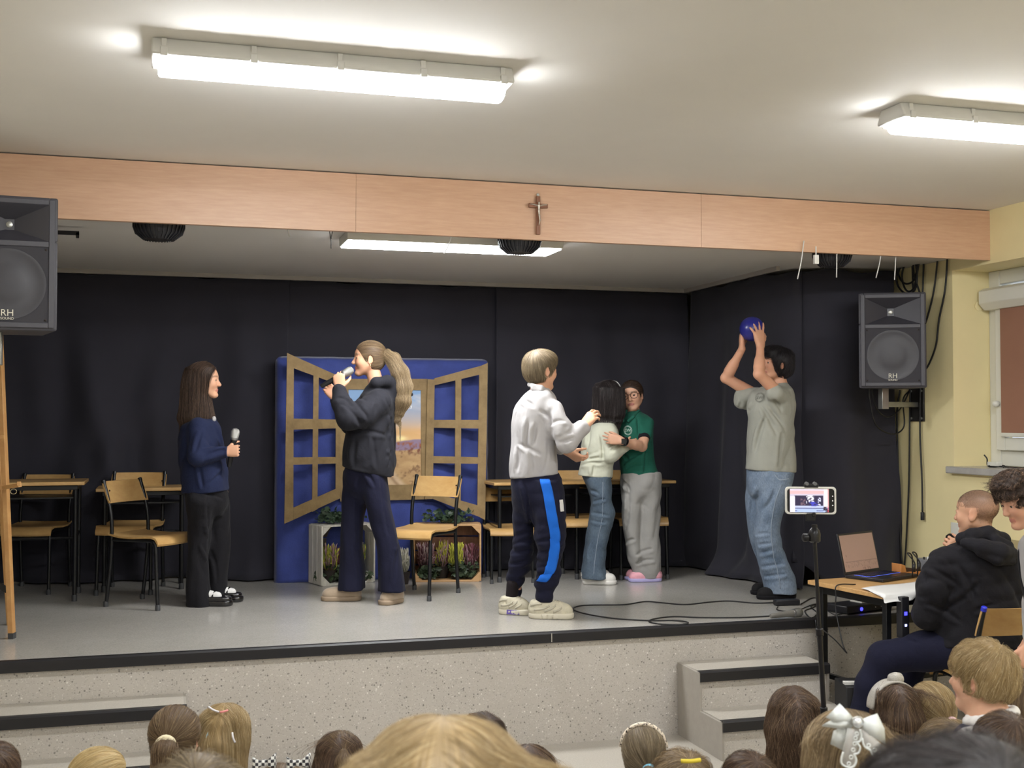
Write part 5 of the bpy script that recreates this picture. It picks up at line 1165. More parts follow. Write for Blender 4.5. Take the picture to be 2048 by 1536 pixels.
c = at(1504, 658, F.D); bm = bmesh.new(); bmesh.ops.create_uvsphere(bm, u_segments=40, v_segments=24, radius=.079); me = bpy.data.meshes.new('ball'); bm.to_mesh(me); bm.free(); me.polygons.foreach_set('use_smooth', [True]*len(me.polygons))
me.materials.append(mat('blue_glossy_rubber', '#26287a', .28, var=.1, vscale=8)); o = bpy.data.objects.new('ball', me); COL.objects.link(o); o.location = c; tag(o, 'shiny blue ball held up by the boy in grey', 'ball')
# ================================================================== THE TWO BOYS AT THE MIXING TABLE
F = Fig('boy with cropped hair in a black hoodie sitting at the mixing table with a microphone', 1960, 6.0, 0)
J = F.J; h = Head(J(1952, 1026), R_(138), -.04, 0, .23); S = F.box(1680, 2060, 970, 1545, -.4, .62, VB); nk = J(1962, 1085, .02)
h.skull(S, neck=nk, nr=(.22, .26)); S.cone(nk, J(1962, 1150), .06, .1, .05); S.cone(J(1962, 1150), J(1965, 1270), .1, .1, .05)
S.chain([J(1945, 1292, .0), J(1765, 1318, .12), J(1722, 1430, .15), J(1712, 1500, .15)], [.06, .05, .04, .032], .02); S.chain([J(1985, 1292, .1), J(1830, 1300, .42), J(1800, 1490, .45)], [.06, .05, .035], .02)
S.chain([J(1888, 1125, .0), J(1862, 1222, .02), J(1880, 1215, .3)], [.045, .038, .026], .02); S.chain([J(2030, 1125, .06), J(2010, 1190, .28), J(1925, 1110, .30)], [.045, .038, .026], .02)
hand(S, J(1926, 1108, .30), (-.8, -.1, .6), (-.2, 1, .1), (-.3, 0, 1), 66, 3, .17, 40, 45); hand(S, J(1880, 1215, .3), (.1, 1, .1), (0, 0, -1), (1, 0, 0), 20, 5, .17)
def buzz(L, c):
    z = np.clip((L[:, 2]+.42)*2.2, 0, 1)*.42+np.clip((L[:, 2]-.16)*5, 0, 1)*.34; hl = L[:, 0] < np.where(L[:, 2] > .25, .40, .06+.5*np.clip(L[:, 2]-.05, 0, .25)); earz = (np.abs(L[:, 1]) > .32) & (L[:, 2] < .13) & (np.abs(L[:, 0]+.05) < .14)
    m = (z*hl*(~earz)*(L[:, 2] > -.40))[:, None]; return c*(1-m)+np.array(lin('#54453a'))*m
SB = S
bd = S.build('body', M_skin, F.root); h.complexion(bd, '#c99b7f', '#b57a68', extra=buzz, flush=.2); h.eyes(bd)
Vb = SB.mesh()[0]; Lb = h.loc(Vb); Vb = Vb[(Lb[:, 2] > -.2) & (Lb[:, 0] < .30) & ((Lb[:, 2] > .16) | ((Lb[:, 0] < -.15) & (np.abs(Lb[:, 1]) < .36)))]; fl, cd_ = whorl_flow(h)
strands('cropped_hair', strand_mat('brown', *HAIRC['brown'][2:]), bd, grow(SB, Vb, fl, 9000, .009, 4, (.0005, .002), 61), .00022)
M_bhood = cloth('black_hoodie_fleece', '#1c1b20', .08, .15, 280)
S = F.box(1825, 2062, 1040, 1300, -.36, .55, VC); S.stack(F.sec([(1082, 1925, 2003, .09, .02), (1096, 1895, 2025, .125, .02), (1120, 1882, 2040, .15, .02), (1170, 1884, 2042, .16, .02), (1225, 1880, 2044, .165, .02), (1285, 1874, 2048, .175, .02)]), .012)
S.chain(*F.JS([(1890, 1122, .0, .075), (1868, 1175, -.01, .074), (1854, 1228, .02, .066), (1876, 1220, .28, .044)]), .03); S.chain(*F.JS([(2026, 1128, .06, .07), (2010, 1190, .26, .06), (1935, 1118, .30, .042)]), .03)
S.wrinkle(.005, (45, 45, 60), 62)
S.chain(*F.JS([(1925, 1078, -.02, .030), (1945, 1072, -.07, .036), (1975, 1068, -.06, .040), (2005, 1080, 0, .036), (1975, 1066, .09, .03), (1940, 1070, .09, .03), (1925, 1078, -.02, .030)]), .02)
S.chain(*F.JS([(1930, 1086, -.10, .025), (1965, 1094, -.15, .040), (2000, 1104, -.15, .046), (2026, 1108, -.10, .03)]), .012); S.chain(*F.JS([(1960, 1106, -.155, .02), (1995, 1120, -.165, .028), (2024, 1122, -.13, .02)]), .010); S.chain(*F.JS([(1990, 1080, -.10, .03), (2016, 1092, -.09, .028)]), .012)
folds(S, F, [(1898, 1150, 1955, 1185), (1882, 1130, 1896, 1180), (1846, 1190, 1884, 1202), (1850, 1216, 1892, 1216), (1992, 1180, 1930, 1245), (1960, 1150, 1985, 1215), (1900, 1230, 1960, 1262), (1990, 1240, 2030, 1225)], .009, .024); S.build('hoodie', M_bhood, F.root)
S = F.box(1680, 2060, 1255, 1545, -.4, .62, VC); S.stack(F.sec([(1262, 1885, 2040, .16, .02), (1300, 1882, 2044, .17, .02), (1325, 1890, 2036, .14, .02)]), .01)
S.chain(*F.JS([(1935, 1300, -.02, .105), (1850, 1302, .06, .098), (1768, 1316, .12, .082), (1742, 1370, .14, .076), (1722, 1440, .15, .068), (1712, 1496, .15, .064)]), .03); S.chain(*F.JS([(1985, 1300, .1, .1), (1832, 1302, .42, .08), (1804, 1400, .44, .07), (1798, 1488, .45, .062)]), .03)
folds(S, F, [(1905, 1285, 1830, 1308), (1885, 1312, 1805, 1300), (1766, 1312, 1800, 1332), (1740, 1345, 1768, 1350), (1870, 1275, 1840, 1295)], .008); S.build('trousers', M_dnavy, F.root)
shoe(F, J(1722, 1518, .12), J(1650, 1510, .22), 'shoe', M_bsh, M_black, .045, .085, .026); shoe(F, J(1806, 1490, .40), J(1735, 1490, .52), 'shoe', M_bsh, M_black, .045, .085, .026)
dark_mic('microphone', 'black microphone with a foam head in front of the cropped haired boy', at(1898, 1068, 6.36), at(1926, 1150, 6.30), .026, '#17161a')
c = dup(chair_c, None, face(-.22, .97), label='honey plywood chair with blue caps under the cropped haired boy'); p = floor_at(1966, 6.0, 0); c.location = (p[0], p[1], 0); c.scale = (1.08,)*3
M_bcap = mat('blue_plastic_cap', '#2c35c8', .4)
for k in kids(c):
    for q in kids(k):
        if q.name.startswith('end_cap'): q.data = q.data.copy(); q.data.materials[0] = M_bcap

F = Fig('curly haired boy in a white shirt and black vest leaning in from the right edge', 2075, 5.25, 0)
J = F.J; h = Head(J(2047, 1001), R_(186), R_(-20), 0, .225); S = F.box(1985, 2200, 940, 1640, -.34, .34, .005); nk = J(2082, 1062)
h.skull(S, neck=nk, nr=(.22, .26)); F.body(S, nk, J(2098, 1120), J(2140, 1260), [[(2125, 1280, -.06), (2120, 1440, -.06), (2118, 1590, -.06)], [(2150, 1280, .08), (2146, 1440, .08), (2140, 1590, .08)]], [[(2098, 1112, -.14), (2092, 1205, -.19), (2062, 1290, -.12)], [(2090, 1112, .13), (2075, 1205, .2), (2060, 1280, .14)]], 1.1)
hand(S, J(2062, 1290, -.12), (-.2, 0, -1), (0, 1, 0), (-1, 0, 0), 25, 4, .17); hand(S, J(2060, 1280, .14), (-.2, 0, -1), (0, -1, 0), (-1, 0, 0), 25, 4, .17)
bd = S.build('body', M_skin, F.root); h.complexion(bd, '#cf9d82', '#b97a6c', brow='#2e221c', flush=.3); h.eyes(bd)
S = F.box(2025, 2200, 1045, 1310, -.34, .34, VC); S.stack(F.sec([(1062, 2066, 2104, .075), (1080, 2052, 2126, .13), (1110, 2050, 2140, .17), (1170, 2056, 2160, .17), (1270, 2085, 2186, .16)]), .012); S.chain(*F.JS([(2098, 1108, -.16, .06), (2092, 1205, -.2, .055), (2066, 1280, -.13, .04)]), .02); S.chain(*F.JS([(2092, 1108, .14, .06), (2075, 1205, .2, .055), (2064, 1270, .14, .04)]), .02)
S.wrinkle(.004, (45, 45, 50), 71); sh = S.build('shirt', M_white, F.root)
S = F.box(2025, 2200, 1050, 1320, -.3, .3, VC); S.stack(F.sec([(1080, 2050, 2122, .12), (1110, 2046, 2142, .16), (1170, 2052, 2164, .18), (1280, 2082, 2190, .175)]), .012); S.ell(J(2050, 1120, 0), (.05, .05, .22), k=.02, sub=True); S.ell(J(2084, 1056), (.075, .08, .06), k=.02, sub=True); S.build('vest', M_black, F.root)
S = F.box(2050, 2115, 1040, 1090, -.14, .14, .0045); S.chain(*F.JS([(2064, 1072, -.03, .016), (2078, 1062, -.09, .016), (2098, 1062, -.06, .016), (2098, 1062, .06, .016), (2078, 1062, .09, .016), (2064, 1072, .03, .016)]), .01); S.build('collar', M_white, sh)
S = F.box(2060, 2210, 1240, 1630, -.3, .3, .008); S.stack(F.sec([(1255, 2086, 2188, .15), (1300, 2092, 2184, .14), (1340, 2110, 2165, .07)]), .01)
for dd, ox in ((-.06, 0), (.08, 22)): S.stack(F.sec([(1270, 2092+ox, 2160+ox, .12, dd), (1440, 2092+ox, 2146+ox, .09, dd), (1600, 2096+ox, 2140+ox, .08, dd)]), .03)
S.build('trousers', M_black, F.root); shoe(F, J(2130, 1612, -.06), J(2030, 1612, -.08), 'shoe', M_bsh, M_black, .045, .085, .026); shoe(F, J(2150, 1600, .08), J(2050, 1600, .08), 'shoe', M_bsh, M_black, .045, .085, .026)
S = F.box(1980, 2105, 935, 1050, -.2, .2, .0055); hair_cap(S, h, .06, True, .18, -.30); S.ell(h.p(.2, 0, .42), np.array([.30, .32, .20])*h.H, h.M, .03); S.half(h.p(0, 0, .02), -h.u, .03); S.ell(h.p(.42, 0, -.12), np.array([.22, .45, .24])*h.H, h.M, .02, True); S.wrinkle(.006, (110, 110, 110), 72)
fl, cd_ = whorl_flow(h, (-.3, .05, .5)); hair_object(S, 'hair', 'dark_brown', F.root, fl, cd_, 1500, .045, .0009, 73, (.002, .010), 1.4, 12)

# ================================================================== THE AUDIENCE
M_vest = cloth('navy_vest_cloth', '#1c2146', .08); M_blouse = cloth('white_blouse_cloth', '#d9d6d4', .02, .05); M_skirt = cloth('navy_skirt_cloth', '#20233a', .08)
def sitter(pose):
    """meshes of a seated child facing +y, origin on the floor, neck base at height N"""
    N = .545 if pose == 'floor' else .98; S = SDF((-.36, -.26, -.01), (.36, .52, N+.30), .0075); nk = np.array([0, 0, N]); hz = .11 if pose == 'floor' else .46
    h = Head((0, .025, N+.118), R_(90), -.03, 0, .20); h.skull(S, neck=nk); S.cone(nk, (0, 0, N-.14), .055, .085, .05); S.cone((0, 0, N-.14), (0, -.02, hz), .09, .095, .05)
    for q in (-1, 1):
        if pose == 'floor': S.chain([(q*.08, 0, .09), (q*.21, .20, .10), (-q*.03, .28, .05)], [.06, .045, .032], .02); S.cone((-q*.03, .28, .045), (-q*.13, .31, .035), .032, .026, .02)
        else: S.chain([(q*.085, .02, .46), (q*.10, .36, .46), (q*.10, .34, .09)], [.065, .05, .035], .02); S.cone((q*.10, .34, .05), (q*.11, .48, .03), .035, .028, .02)
        S.chain([(q*.135, 0, N-.05), (q*.19, .04, N-.24), (q*.09, .24, N-.30 if pose == 'floor' else N-.38)], [.04, .035, .024], .02); hand(S, (q*.09, .24, N-.30 if pose == 'floor' else N-.38), (-q*.3, .9, -.3), (0, 0, -1), (-q, .3, 0), 25, 5, .13)
    bd = S.build('body', M_skin); h.complexion(bd, '#d3a58a'); T = SDF((-.36, -.26, 0), (.36, .45, N+.05), .009); sec = [(hz-.03, 0, -.02, .145, .12), (hz+.12, 0, -.02, .135, .11), (N-.16, 0, 0, .145, .11), (N-.055, 0, 0, .15, .09), (N-.015, 0, 0, .075, .07), (N+.012, 0, 0, .055, .06)]
    T.stack(sec, .012)
    for q in (-1, 1): T.chain([(q*.13, 0, N-.055), (q*.192, .04, N-.24), (q*.10, .22, N-.295 if pose == 'floor' else N-.37)], [.055, .048, .034], .02)
    T.wrinkle(.004, (45, 45, 50), 3); bl = T.build('blouse', M_blouse)
    V = SDF((-.2, -.2, 0), (.2, .2, N+.05), .009); V.stack([(hz-.02, 0, -.02, .155, .13), (hz+.12, 0, -.02, .145, .12), (N-.15, 0, 0, .152, .118), (N-.045, 0, 0, .122, .098), (N-.012, 0, 0, .09, .08)], .012); V.ell((0, .05, N+.02), (.05, .09, .10), k=.02, sub=True); ve = V.build('vest', M_vest)
    L = SDF((-.36, -.26, -.005), (.36, .5, hz+.16), .009); L.stack([(max(.01, hz-.11), 0, -.02, .15, .14), (hz+.02, 0, -.02, .155, .14), (hz+.08, 0, -.02, .14, .12)], .02)
    for q in (-1, 1):
        if pose == 'floor': L.chain([(q*.08, 0, .09), (q*.21, .20, .095), (q*.06, .26, .065)], [.085, .065, .05], .03)
        else: L.chain([(q*.085, .02, .47), (q*.10, .37, .46), (q*.10, .34, .10)], [.085, .068, .055], .03)
    sk = L.build('skirt', M_skirt); out = [(o.name, o.data) for o in (bd, bl, ve, sk)]
    for o in (bd, bl, ve, sk): bpy.data.objects.remove(o)
    return dict(N=N, top=h.p(-.06, 0, .505)[2], parts=out)
SIT = {p: sitter(p) for p in ('floor', 'chair')}
def ring(c, ax, r, t, name, m, par, flat=1, n=18):
    ax = unit(ax); u = unit(np.cross(ax, (.3, .2, 1))); w = np.cross(ax, u); MB().tube([c+r*(u*math.cos(a)+w*math.sin(a)*flat) for a in np.linspace(0, 6.2832, n)], t, 7).build(name, m, par, smooth=True)
class Aud:
    def __init__(s, label, px, ytop, w, yaw=90, tone=None, pose=None, sc=None, vest=True):
        pose = pose or 'floor'; D = 1.725/(w*SIT[pose]['top']/(.176*2370)+(ytop-838)/2370)
        top = at(px, ytop+4, D); ht = .022; z = top[2]-ht; pose = pose or ('floor' if z < .93 else 'chair'); q = SIT[pose]; s.k = z/q['top']; a = R_(yaw-90)
        s.root = thing('person', label, 'person', (0, 0, 0), -YAW+a, 'children watching from the floor'); s.hd = Head((0, .025, q['N']+.118), R_(90), -.03, 0, .20)
        hx = s.hd.p(-.06, 0, .5)*s.k*(sc or 1); R = rotz(-YAW+a); w = R@np.array([hx[0], hx[1], 0]); s.root.location = (top[0]-w[0], top[1]-w[1], 0); s.root.scale = (s.k,)*3
        for nm, me in q['parts']:
            if nm.startswith('vest') and not vest: continue
            o = bpy.data.objects.new(nm.split('.')[0], me); COL.objects.link(o); o.parent = s.root
        s.D = D; s.R = R; s.o = np.array(s.root.location)
    def L(s, px, py, dd=0):
        """photo sight line to the child's own frame"""
        return (s.R.T@(at(px, py, s.D+dd)-s.o))/s.k
    def vol(s, lo=-.6, v=.0052, w=.62): 
        h = s.hd; c = h.c; return SDF(c+np.array([-w*h.H, -.85*h.H, lo*h.H]), c+np.array([w*h.H, .62*h.H, .75*h.H]), v)
def short_hair(A, colour, t=.06, low=-.34, n=900, ln=.06, seed=1, mess=.006, r=.0007):
    h = A.hd; S = A.vol(-.55); hair_cap(S, h, t, True, .22, low); S.wrinkle(.003, (60, 60, 60), seed); fl, cd = whorl_flow(h, (-.32, .06, .42)); return hair_object(S, 'hair', colour, A.root, fl, cd, n, ln, r, seed, (.001, mess), .2)
def pony_hair(A, colour, tie=(-.50, 0, .08), tail=None, n=700, seed=1, tn=350, tl=.16, tr=(.020, .030, .033, .014), r=.0007):
    h = A.hd; S = A.vol(-.55); hair_cap(S, h, .045, True, .25, ears=True); fl, cd = tie_flow(h, tie); o = hair_object(S, 'hair', colour, A.root, fl, cd, n, .10, r, seed, (.0006, .004))
    T = h.p(*tie); pts = [T+np.array(p) for p in (tail or [(0, .0, 0), (0, -.045, -.022), (0, -.062, -.09), (0, -.05, -.16)])]
    S = SDF(np.min(pts, 0)-.09, np.max(pts, 0)+.09, .005); S.chain(pts, tr, .02); S.wrinkle(.004, (70, 70, 12), seed); fl, cd = along(pts); q = hair_object(S, 'hair', colour, o, fl, cd, tn, tl, r, seed+9, (.0006, .008), .15, 12, None, 1); q.name = 'ponytail'; return o, T
def long_hair(A, colour, down=.95, n=1100, seed=1, wave=.1, half=False, w=1.0, part=0, ln=.24, r=.0007, vol=.0):
    h = A.hd; H = h.H; S = A.vol(-down-.25, .0055, .75); hair_cap(S, h, .05+vol, True, .25, ears=False); c = h.c
    z0 = c[2]+.1*H; zz = [z0-.06*H, c[2]-.25*H, c[2]-.55*H, c[2]-down*H]; S.stack([(zz[0]+.22*H, c[0], c[1]-.03, .24*H, .26*H), (zz[0], c[0], c[1]-.04, .40*H*w, .40*H), (zz[1], c[0], c[1]-.05, .44*H*w, .38*H), (zz[2], c[0], c[1]-.065, .45*H*w, .30*H), (zz[3], c[0], c[1]-.075, .40*H*w, .22*H)], .03)
    S.ell(h.p(.42, 0, -.45), np.array([.42, .33, .62])*H, h.M, .02, True); S.wrinkle(.0022+wave*.006, (60, 60, 8+40*wave), seed); fl, cd = down_flow(h, part, .6, wave*8); o = hair_object(S, 'hair', colour, A.root, fl, cd, n, ln, r, seed, (.001, .007), wave, 13, None, 1)
    return o
def clip_bar(A, a, b, m, par, t=.003, name='hair_clip'): MB().tube(spline([a, (np.array(a)+b)/2+np.array([0, -.006, 0]), b], 4), t, 6).build(name, m, par, smooth=True)
M_cream = cloth('cream_scrunchie_cloth', '#ded3b4'); M_ice = cloth('ice_blue_tie', '#a9cbd6'); M_pinkc = mat('pink_clip', '#e08a8a', .4); M_whc = mat('white_clip', '#dfdce0', .4); M_yelc = mat('yellow_clip', '#e2cb3c', .35)
M_chk = NT('checked_ribbon'); k_ = M_chk.new('ShaderNodeTexChecker'); k_.inputs['Scale'].default_value = 110; k_.inputs[1].default_value = (.85, .85, .83, 1); k_.inputs[2].default_value = (.03, .03, .04, 1); tc_ = M_chk.new('ShaderNodeTexCoord'); M_chk.link(tc_.outputs['Object'], k_.inputs[0]); M_chk.link(k_.outputs[0], M_chk.b.inputs['Base Color']); M_chk = M_chk.m
A = Aud('child with short brown hair half cut off by the left picture edge', -16, 1474, 110); short_hair(A, 'brown', seed=101)
A = Aud('very blonde child with a side ponytail at the bottom left', 197, 1484, 112, 48); o, T = pony_hair(A, 'pale_blonde', (-.5, -.06, .05), seed=102)
ring(T, (0, 1, -.3), .03, .007, 'hair_tie', mat('tan_hair_tie', '#b39a6a', .7), o)
A = Aud('brown haired girl with a cream scrunchie round her ponytail', 350, 1401, 112, 92); o, T = pony_hair(A, 'light_brown', (-.50, 0, .10), seed=103, n=1100)
ring(T+np.array([0, -.030, -.006]), (0, 1, -.6), .022, .013, 'scrunchie', M_cream, o); ring(T+np.array([0, -.042, -.016]), (0, 1, -.6), .021, .012, 'scrunchie', M_cream, o)
A = Aud('blonde girl with many small clips in her loose hair', 449, 1398, 104, 84); o = long_hair(A, 'blonde', .75, 1100, 104, .03)
h = A.hd
for (f, r, u, f2, r2, u2, m) in ((-.40, .02, .50, -.30, -.20, .56, M_whc), (-.42, .05, .50, -.34, .16, .52, M_pinkc), (-.5, .30, .18, -.52, .36, .02, M_whc), (-.55, .16, -.12, -.56, .20, -.28, M_whc), (-.5, -.28, .30, -.55, -.30, .05, M_ice), (-.52, -.10, .2, -.56, -.14, .05, M_ice)): clip_bar(A, h.p(f, r, u), h.p(f2, r2, u2), m, o, .0035)
ring(h.p(-.47, -.36, -.18), (0, 1, 0), .018, .011, 'hair_tie', M_ice, o)
A = Aud('child with tousled ash brown hair seen large at the bottom left', 395, 1506, 210, 90, pose='chair'); short_hair(A, 'ash', .08, -.4, 1500, .07, 105, .012)
A = Aud('light brown haired girl wearing two checked ribbon bows', 562, 1516, 122, 90); o, T = pony_hair(A, 'light_brown', (-.45, 0, -.2), seed=106); h = A.hd
for q in (-1, 1):
    b = MB(); c = A.L(564+q*34, 1523, -.05-.03); X_ = np.array([1., 0, 0])
    for w_ in (-1, 1):
        G = [[c+X_*w_*(.004+.030*u)-np.array([0, 1, 0])*(.010+.010*math.sin(u*3.1))+np.array([0, 0, 1])*(s_*(.005+.017*u)+.006*w_*u) for s_ in (-1, -.3, .3, 1)] for u in np.linspace(0, 1, 6)]; b.sheet(G)
    b.build('ribbon_bow', M_chk, o, smooth=True, solid=.004); MB().tube([c+(0, -.014, -.008), c+(0, -.014, .008)], .008, 8).build('bow_knot', M_chk, o, smooth=True)
A = Aud('brown haired girl with the top of her hair tied back', 680, 1453, 102, 96); o = long_hair(A, 'brown', .6, 800, 107, .02); h = A.hd; S = A.vol(-.2); S.ell(h.p(-.07, 0, .18), np.array([.47, .385, .40])*h.H, h.M, .01); S.half(h.p(0, 0, .12), -h.u, .02); S.half(h.p(.20, 0, 0), h.f, .02); fl, cd = tie_flow(h, (-.50, .08, .30)); hair_object(S, 'hair', 'light_brown', o, fl, cd, 500, .09, .0007, 7, (.0006, .004)).name = 'tied_hair'
S = SDF(h.p(-.54, .08, .30)-.11, h.p(-.54, .08, .30)+.06, .005); tl_ = [h.p(-.52, .08, .30), h.p(-.60, .09, .15), h.p(-.60, .10, -.1)]; S.chain(tl_, [.016, .03, .012], .01); fl, cd = along(tl_); hair_object(S, 'hair', 'light_brown', o, fl, cd, 250, .08, .0007, 8, (.0006, .004), .1, 8, None, 1).name = 'half_ponytail'
A = Aud('dark haired child with a round bun at the bottom edge', 640, 1540, 120, 90); o, T = pony_hair(A, 'dark_brown', (-.30, 0, .42), [(0, 0, 0), (.0, -.01, .02)], 500, 108, 200, .06, (.034, .038))
A = Aud('dark haired child whose crown rises behind the big blonde head', 966, 1417, 104, 100); short_hair(A, 'dark_brown', .05, -.45, 900, .07, 110)
A = Aud('brown haired girl with a braid, right of the big blonde head', 1058, 1479, 112, 100); o = long_hair(A, 'brown', .5, 700, 111, .02); h = A.hd
b = MB(); bp = [h.p(-.45+.0*k, .30+.02*math.sin(k*1.6), .10-.10*k) for k in range(10)]; S = SDF(np.min(bp, 0)-.05, np.max(bp, 0)+.05, .0045)
for k in range(9): S.ell(bp[k]+h.r*(.008 if k % 2 else -.008), (.018, .016, .018), None, .004)
fl, cd = along(bp); hair_object(S, 'hair', 'brown', o, fl, cd, 200, .03, .0006, 12, (.0005, .003)).name = 'braid'
A = Aud('light brown haired girl with a leopard print headband and a pale blue hair tie', 1287, 1443, 98, 84); o, T = pony_hair(A, 'ash', (-.52, .10, -.12), seed=112, n=1000); ring(T+np.array([0, -.012, 0]), (0, 1, -.3), .020, .009, 'hair_tie', mat('sky_blue_tie', '#7fc3df', .6), o); h = A.hd
N = NT('leopard_print'); n_ = noise(N, 120, 2); r_ = ramp(N, n_.outputs[0], [(.40, lin('#2b1f18')), (.46, lin('#e4d6c2'))]); N.link(r_.outputs[0], N.b.inputs['Base Color'])
MB().tube([h.p(.10, .425*math.sin(t), .12+.46*math.cos(t)) for t in np.linspace(-1.5, 1.5, 19)], .008, 7).build('headband', N.m, o, smooth=True)
A = Aud('tousled blonde child with a yellow hair clip', 1365, 1496, 128, 90); o = short_hair(A, 'dark_blonde', .08, -.5, 1300, .08, 113, .010); h = A.hd; clip_bar(A, A.L(1362, 1522, -.105), A.L(1401, 1520, -.105), M_yelc, o, .006)
A = Aud('child with short brown hair below the foot of the stairs', 1500, 1496, 126, 90); short_hair(A, 'brown', .06, -.4, 1200, .07, 114)
A = Aud('girl with long wavy brown hair and a navy vest beside the stairs', 1586, 1367, 106, 90); long_hair(A, 'brown', 1.05, 1800, 115, .35, w=1.12, ln=.27)
A = Aud('fair haired girl with a big white bow on the back of her head', 1692, 1408, 168, 90, pose='chair'); o = long_hair(A, 'dark_blonde', 1.0, 1600, 116, .05); h = A.hd
S = A.vol(-.2); S.ell(h.p(-.07, 0, .16), np.array([.48, .405, .41])*h.H, h.M, .01); S.half(h.p(0, 0, -.02), -h.u, .02); S.half(h.p(.22, 0, 0), h.f, .02); fl, cd = tie_flow(h, (-.54, .04, .22)); hair_object(S, 'hair', 'dark_blonde', o, fl, cd, 1200, .10, .0006, 17, (.0006, .004)).name = 'tied_hair'
M_bow = mat('white_satin_ribbon', '#dfe3e2', .4, var=.03, vscale=20); bow = bpy.data.objects.new('hair_bow', None); COL.objects.link(bow); bow.parent = o; bow['label'] = 'big white satin and lace bow with a glass stone'
def bz(x, y, dd): return A.L(1500+x*.1465, 1340+y*.1465, dd)
def wing(name, rows, m, th=.0025): MB().sheet([[bz(*p) for p in r] for r in rows]).build(name, m, bow, smooth=True, solid=th)
d0 = -.115
wing('left_loop', [[(1225, 462, d0-.01), (1140, 550, d0-.02), (1042, 650, d0-.01)], [(1320, 560, d0-.035), (1240, 640, d0-.045), (1150, 700, d0-.035)], [(1422, 672, d0-.02), (1390, 720, d0-.025), (1330, 770, d0-.02)]], M_bow)
wing('left_loop', [[(1422, 672, d0-.02), (1400, 740, d0-.02), (1380, 790, d0-.02)], [(1300, 660, d0-.03), (1250, 730, d0-.04), (1230, 800, d0-.03)], [(1110, 690, d0-.015), (1040, 720, d0-.02), (985, 760, d0-.01)]], M_bow)
wing('right_loop', [[(1500, 690, d0-.02), (1490, 720, d0-.025), (1480, 760, d0-.02)], [(1610, 640, d0-.035), (1640, 760, d0-.045), (1640, 890, d0-.035)], [(1730, 595, d0-.01), (1830, 800, d0-.02), (1845, 1015, d0-.01)]], M_bow)
wing('satin_tail', [[(1380, 770, d0-.015), (1330, 790, d0-.02), (1290, 760, d0-.015)], [(1330, 930, d0-.02), (1230, 900, d0-.025), (1140, 830, d0-.02)], [(1275, 1100, d0-.01), (1190, 1050, d0-.015), (1100, 1008, d0-.01)]], M_bow)
N = NT('lace_tulle'); N.b.inputs['Base Color'].default_value = (.75, .74, .72, 1); N.b.inputs['Alpha'].default_value = .45; M_tulle = N.m
wing('lace_tail', [[(1330, 790, d0-.03), (1420, 800, d0-.03), (1500, 800, d0-.03)], [(1300, 950, d0-.035), (1390, 960, d0-.04), (1500, 960, d0-.035)], [(1250, 1150, d0-.025), (1340, 1170, d0-.03), (1450, 1150, d0-.025)], [(1240, 1260, d0-.02), (1330, 1320, d0-.02), (1430, 1300, d0-.02)]], M_tulle, .001)
wing('lace_tail', [[(1500, 790, d0-.03), (1520, 850, d0-.03), (1530, 930, d0-.03)], [(1660, 900, d0-.035), (1640, 970, d0-.04), (1600, 1080, d0-.035)], [(1820, 1030, d0-.025), (1790, 1110, d0-.03), (1740, 1190, d0-.025)], [(1940, 1120, d0-.02), (1920, 1180, d0-.02), (1900, 1230, d0-.02)]], M_tulle, .001)
b = MB()
for cx, cy in ((1460, 870), (1440, 930), (1430, 1005), (1410, 1090), (1380, 1190), (1350, 1280), (1620, 1030), (1700, 1090), (1780, 1150)):
    b.tube([bz(cx+24*math.cos(t), cy+24*math.sin(t), d0-.042) for t in np.linspace(0, 6.283, 13)], .0012, 5)
for rim in ([(1500, 810), (1520, 900), (1500, 970), (1450, 985)], [(1450, 985), (1500, 1050), (1480, 1130), (1420, 1150)], [(1420, 1150), (1450, 1230), (1420, 1310), (1350, 1330), (1260, 1290), (1245, 1220), (1270, 1120)], [(1530, 930), (1560, 1040), (1640, 1090)], [(1640, 1090), (1690, 1180), (1790, 1205)], [(1790, 1205), (1850, 1260), (1910, 1220)]): b.tube(spline([bz(x, y, d0-.042) for x, y in rim], 5), .0022, 5)
b.build('lace_edging', M_bow, bow, smooth=True)
MB().lathe([(.001, -.006), (.008, -.004), (.010, 0), (.006, .003)], bz(1468, 718, d0-.035), (0, 1, 0), 12).build('glass_stone', mat('clear_glass_stone', '#e9edf2', .08, metal=.6), bow, smooth=True)
ring(bz(1468, 718, d0-.03), (0, 1, 0), .011, .0025, 'stone_setting', mat('silver_setting', '#b9b7b2', .3, metal=.8), bow)
A = Aud('girl with long brown hair and a knotted silver headband', 1788, 1357, 100, 96); o = long_hair(A, 'brown', 1.0, 1500, 117, .08); h = A.hd
M_hb = mat('silver_glitter_band', '#a9a49c', .5, var=.25, vscale=260); G = [[h.p(-.02+q, (.43+.01*math.cos(q*9))*math.sin(t), .13+(.475)*math.cos(t)) for q in (-.16, -.10, 0, .10, .16)] for t in np.linspace(-1.6, 1.5, 21)]; MB().sheet(G).build('headband', M_hb, o, smooth=True, solid=.007)
MB().lathe([(.01, -.03), (.022, -.02), (.026, 0), (.022, .02), (.01, .03)], h.p(-.02, .05, .63), (1, .3, 0), 12).build('headband_knot', M_hb, o, smooth=True)
A = Aud('blonde girl with a low ponytail in a pink tie', 1862, 1354, 96, 112); o, T = pony_hair(A, 'blonde', (-.52, .02, -.12), seed=118, n=1000); ring(T+np.array([0, -.012, 0]), (0, 1, -.3), .020, .008, 'hair_tie', mat('pale_pink_tie', '#dcb9bd', .6), o)
A = Aud('blonde boy with a white collar turning his face to the left', 1966, 1270, 118, 138, pose='chair', vest=True); o = short_hair(A, 'blonde', .055, -.18, 1800, .04, 119, .010); h = A.hd
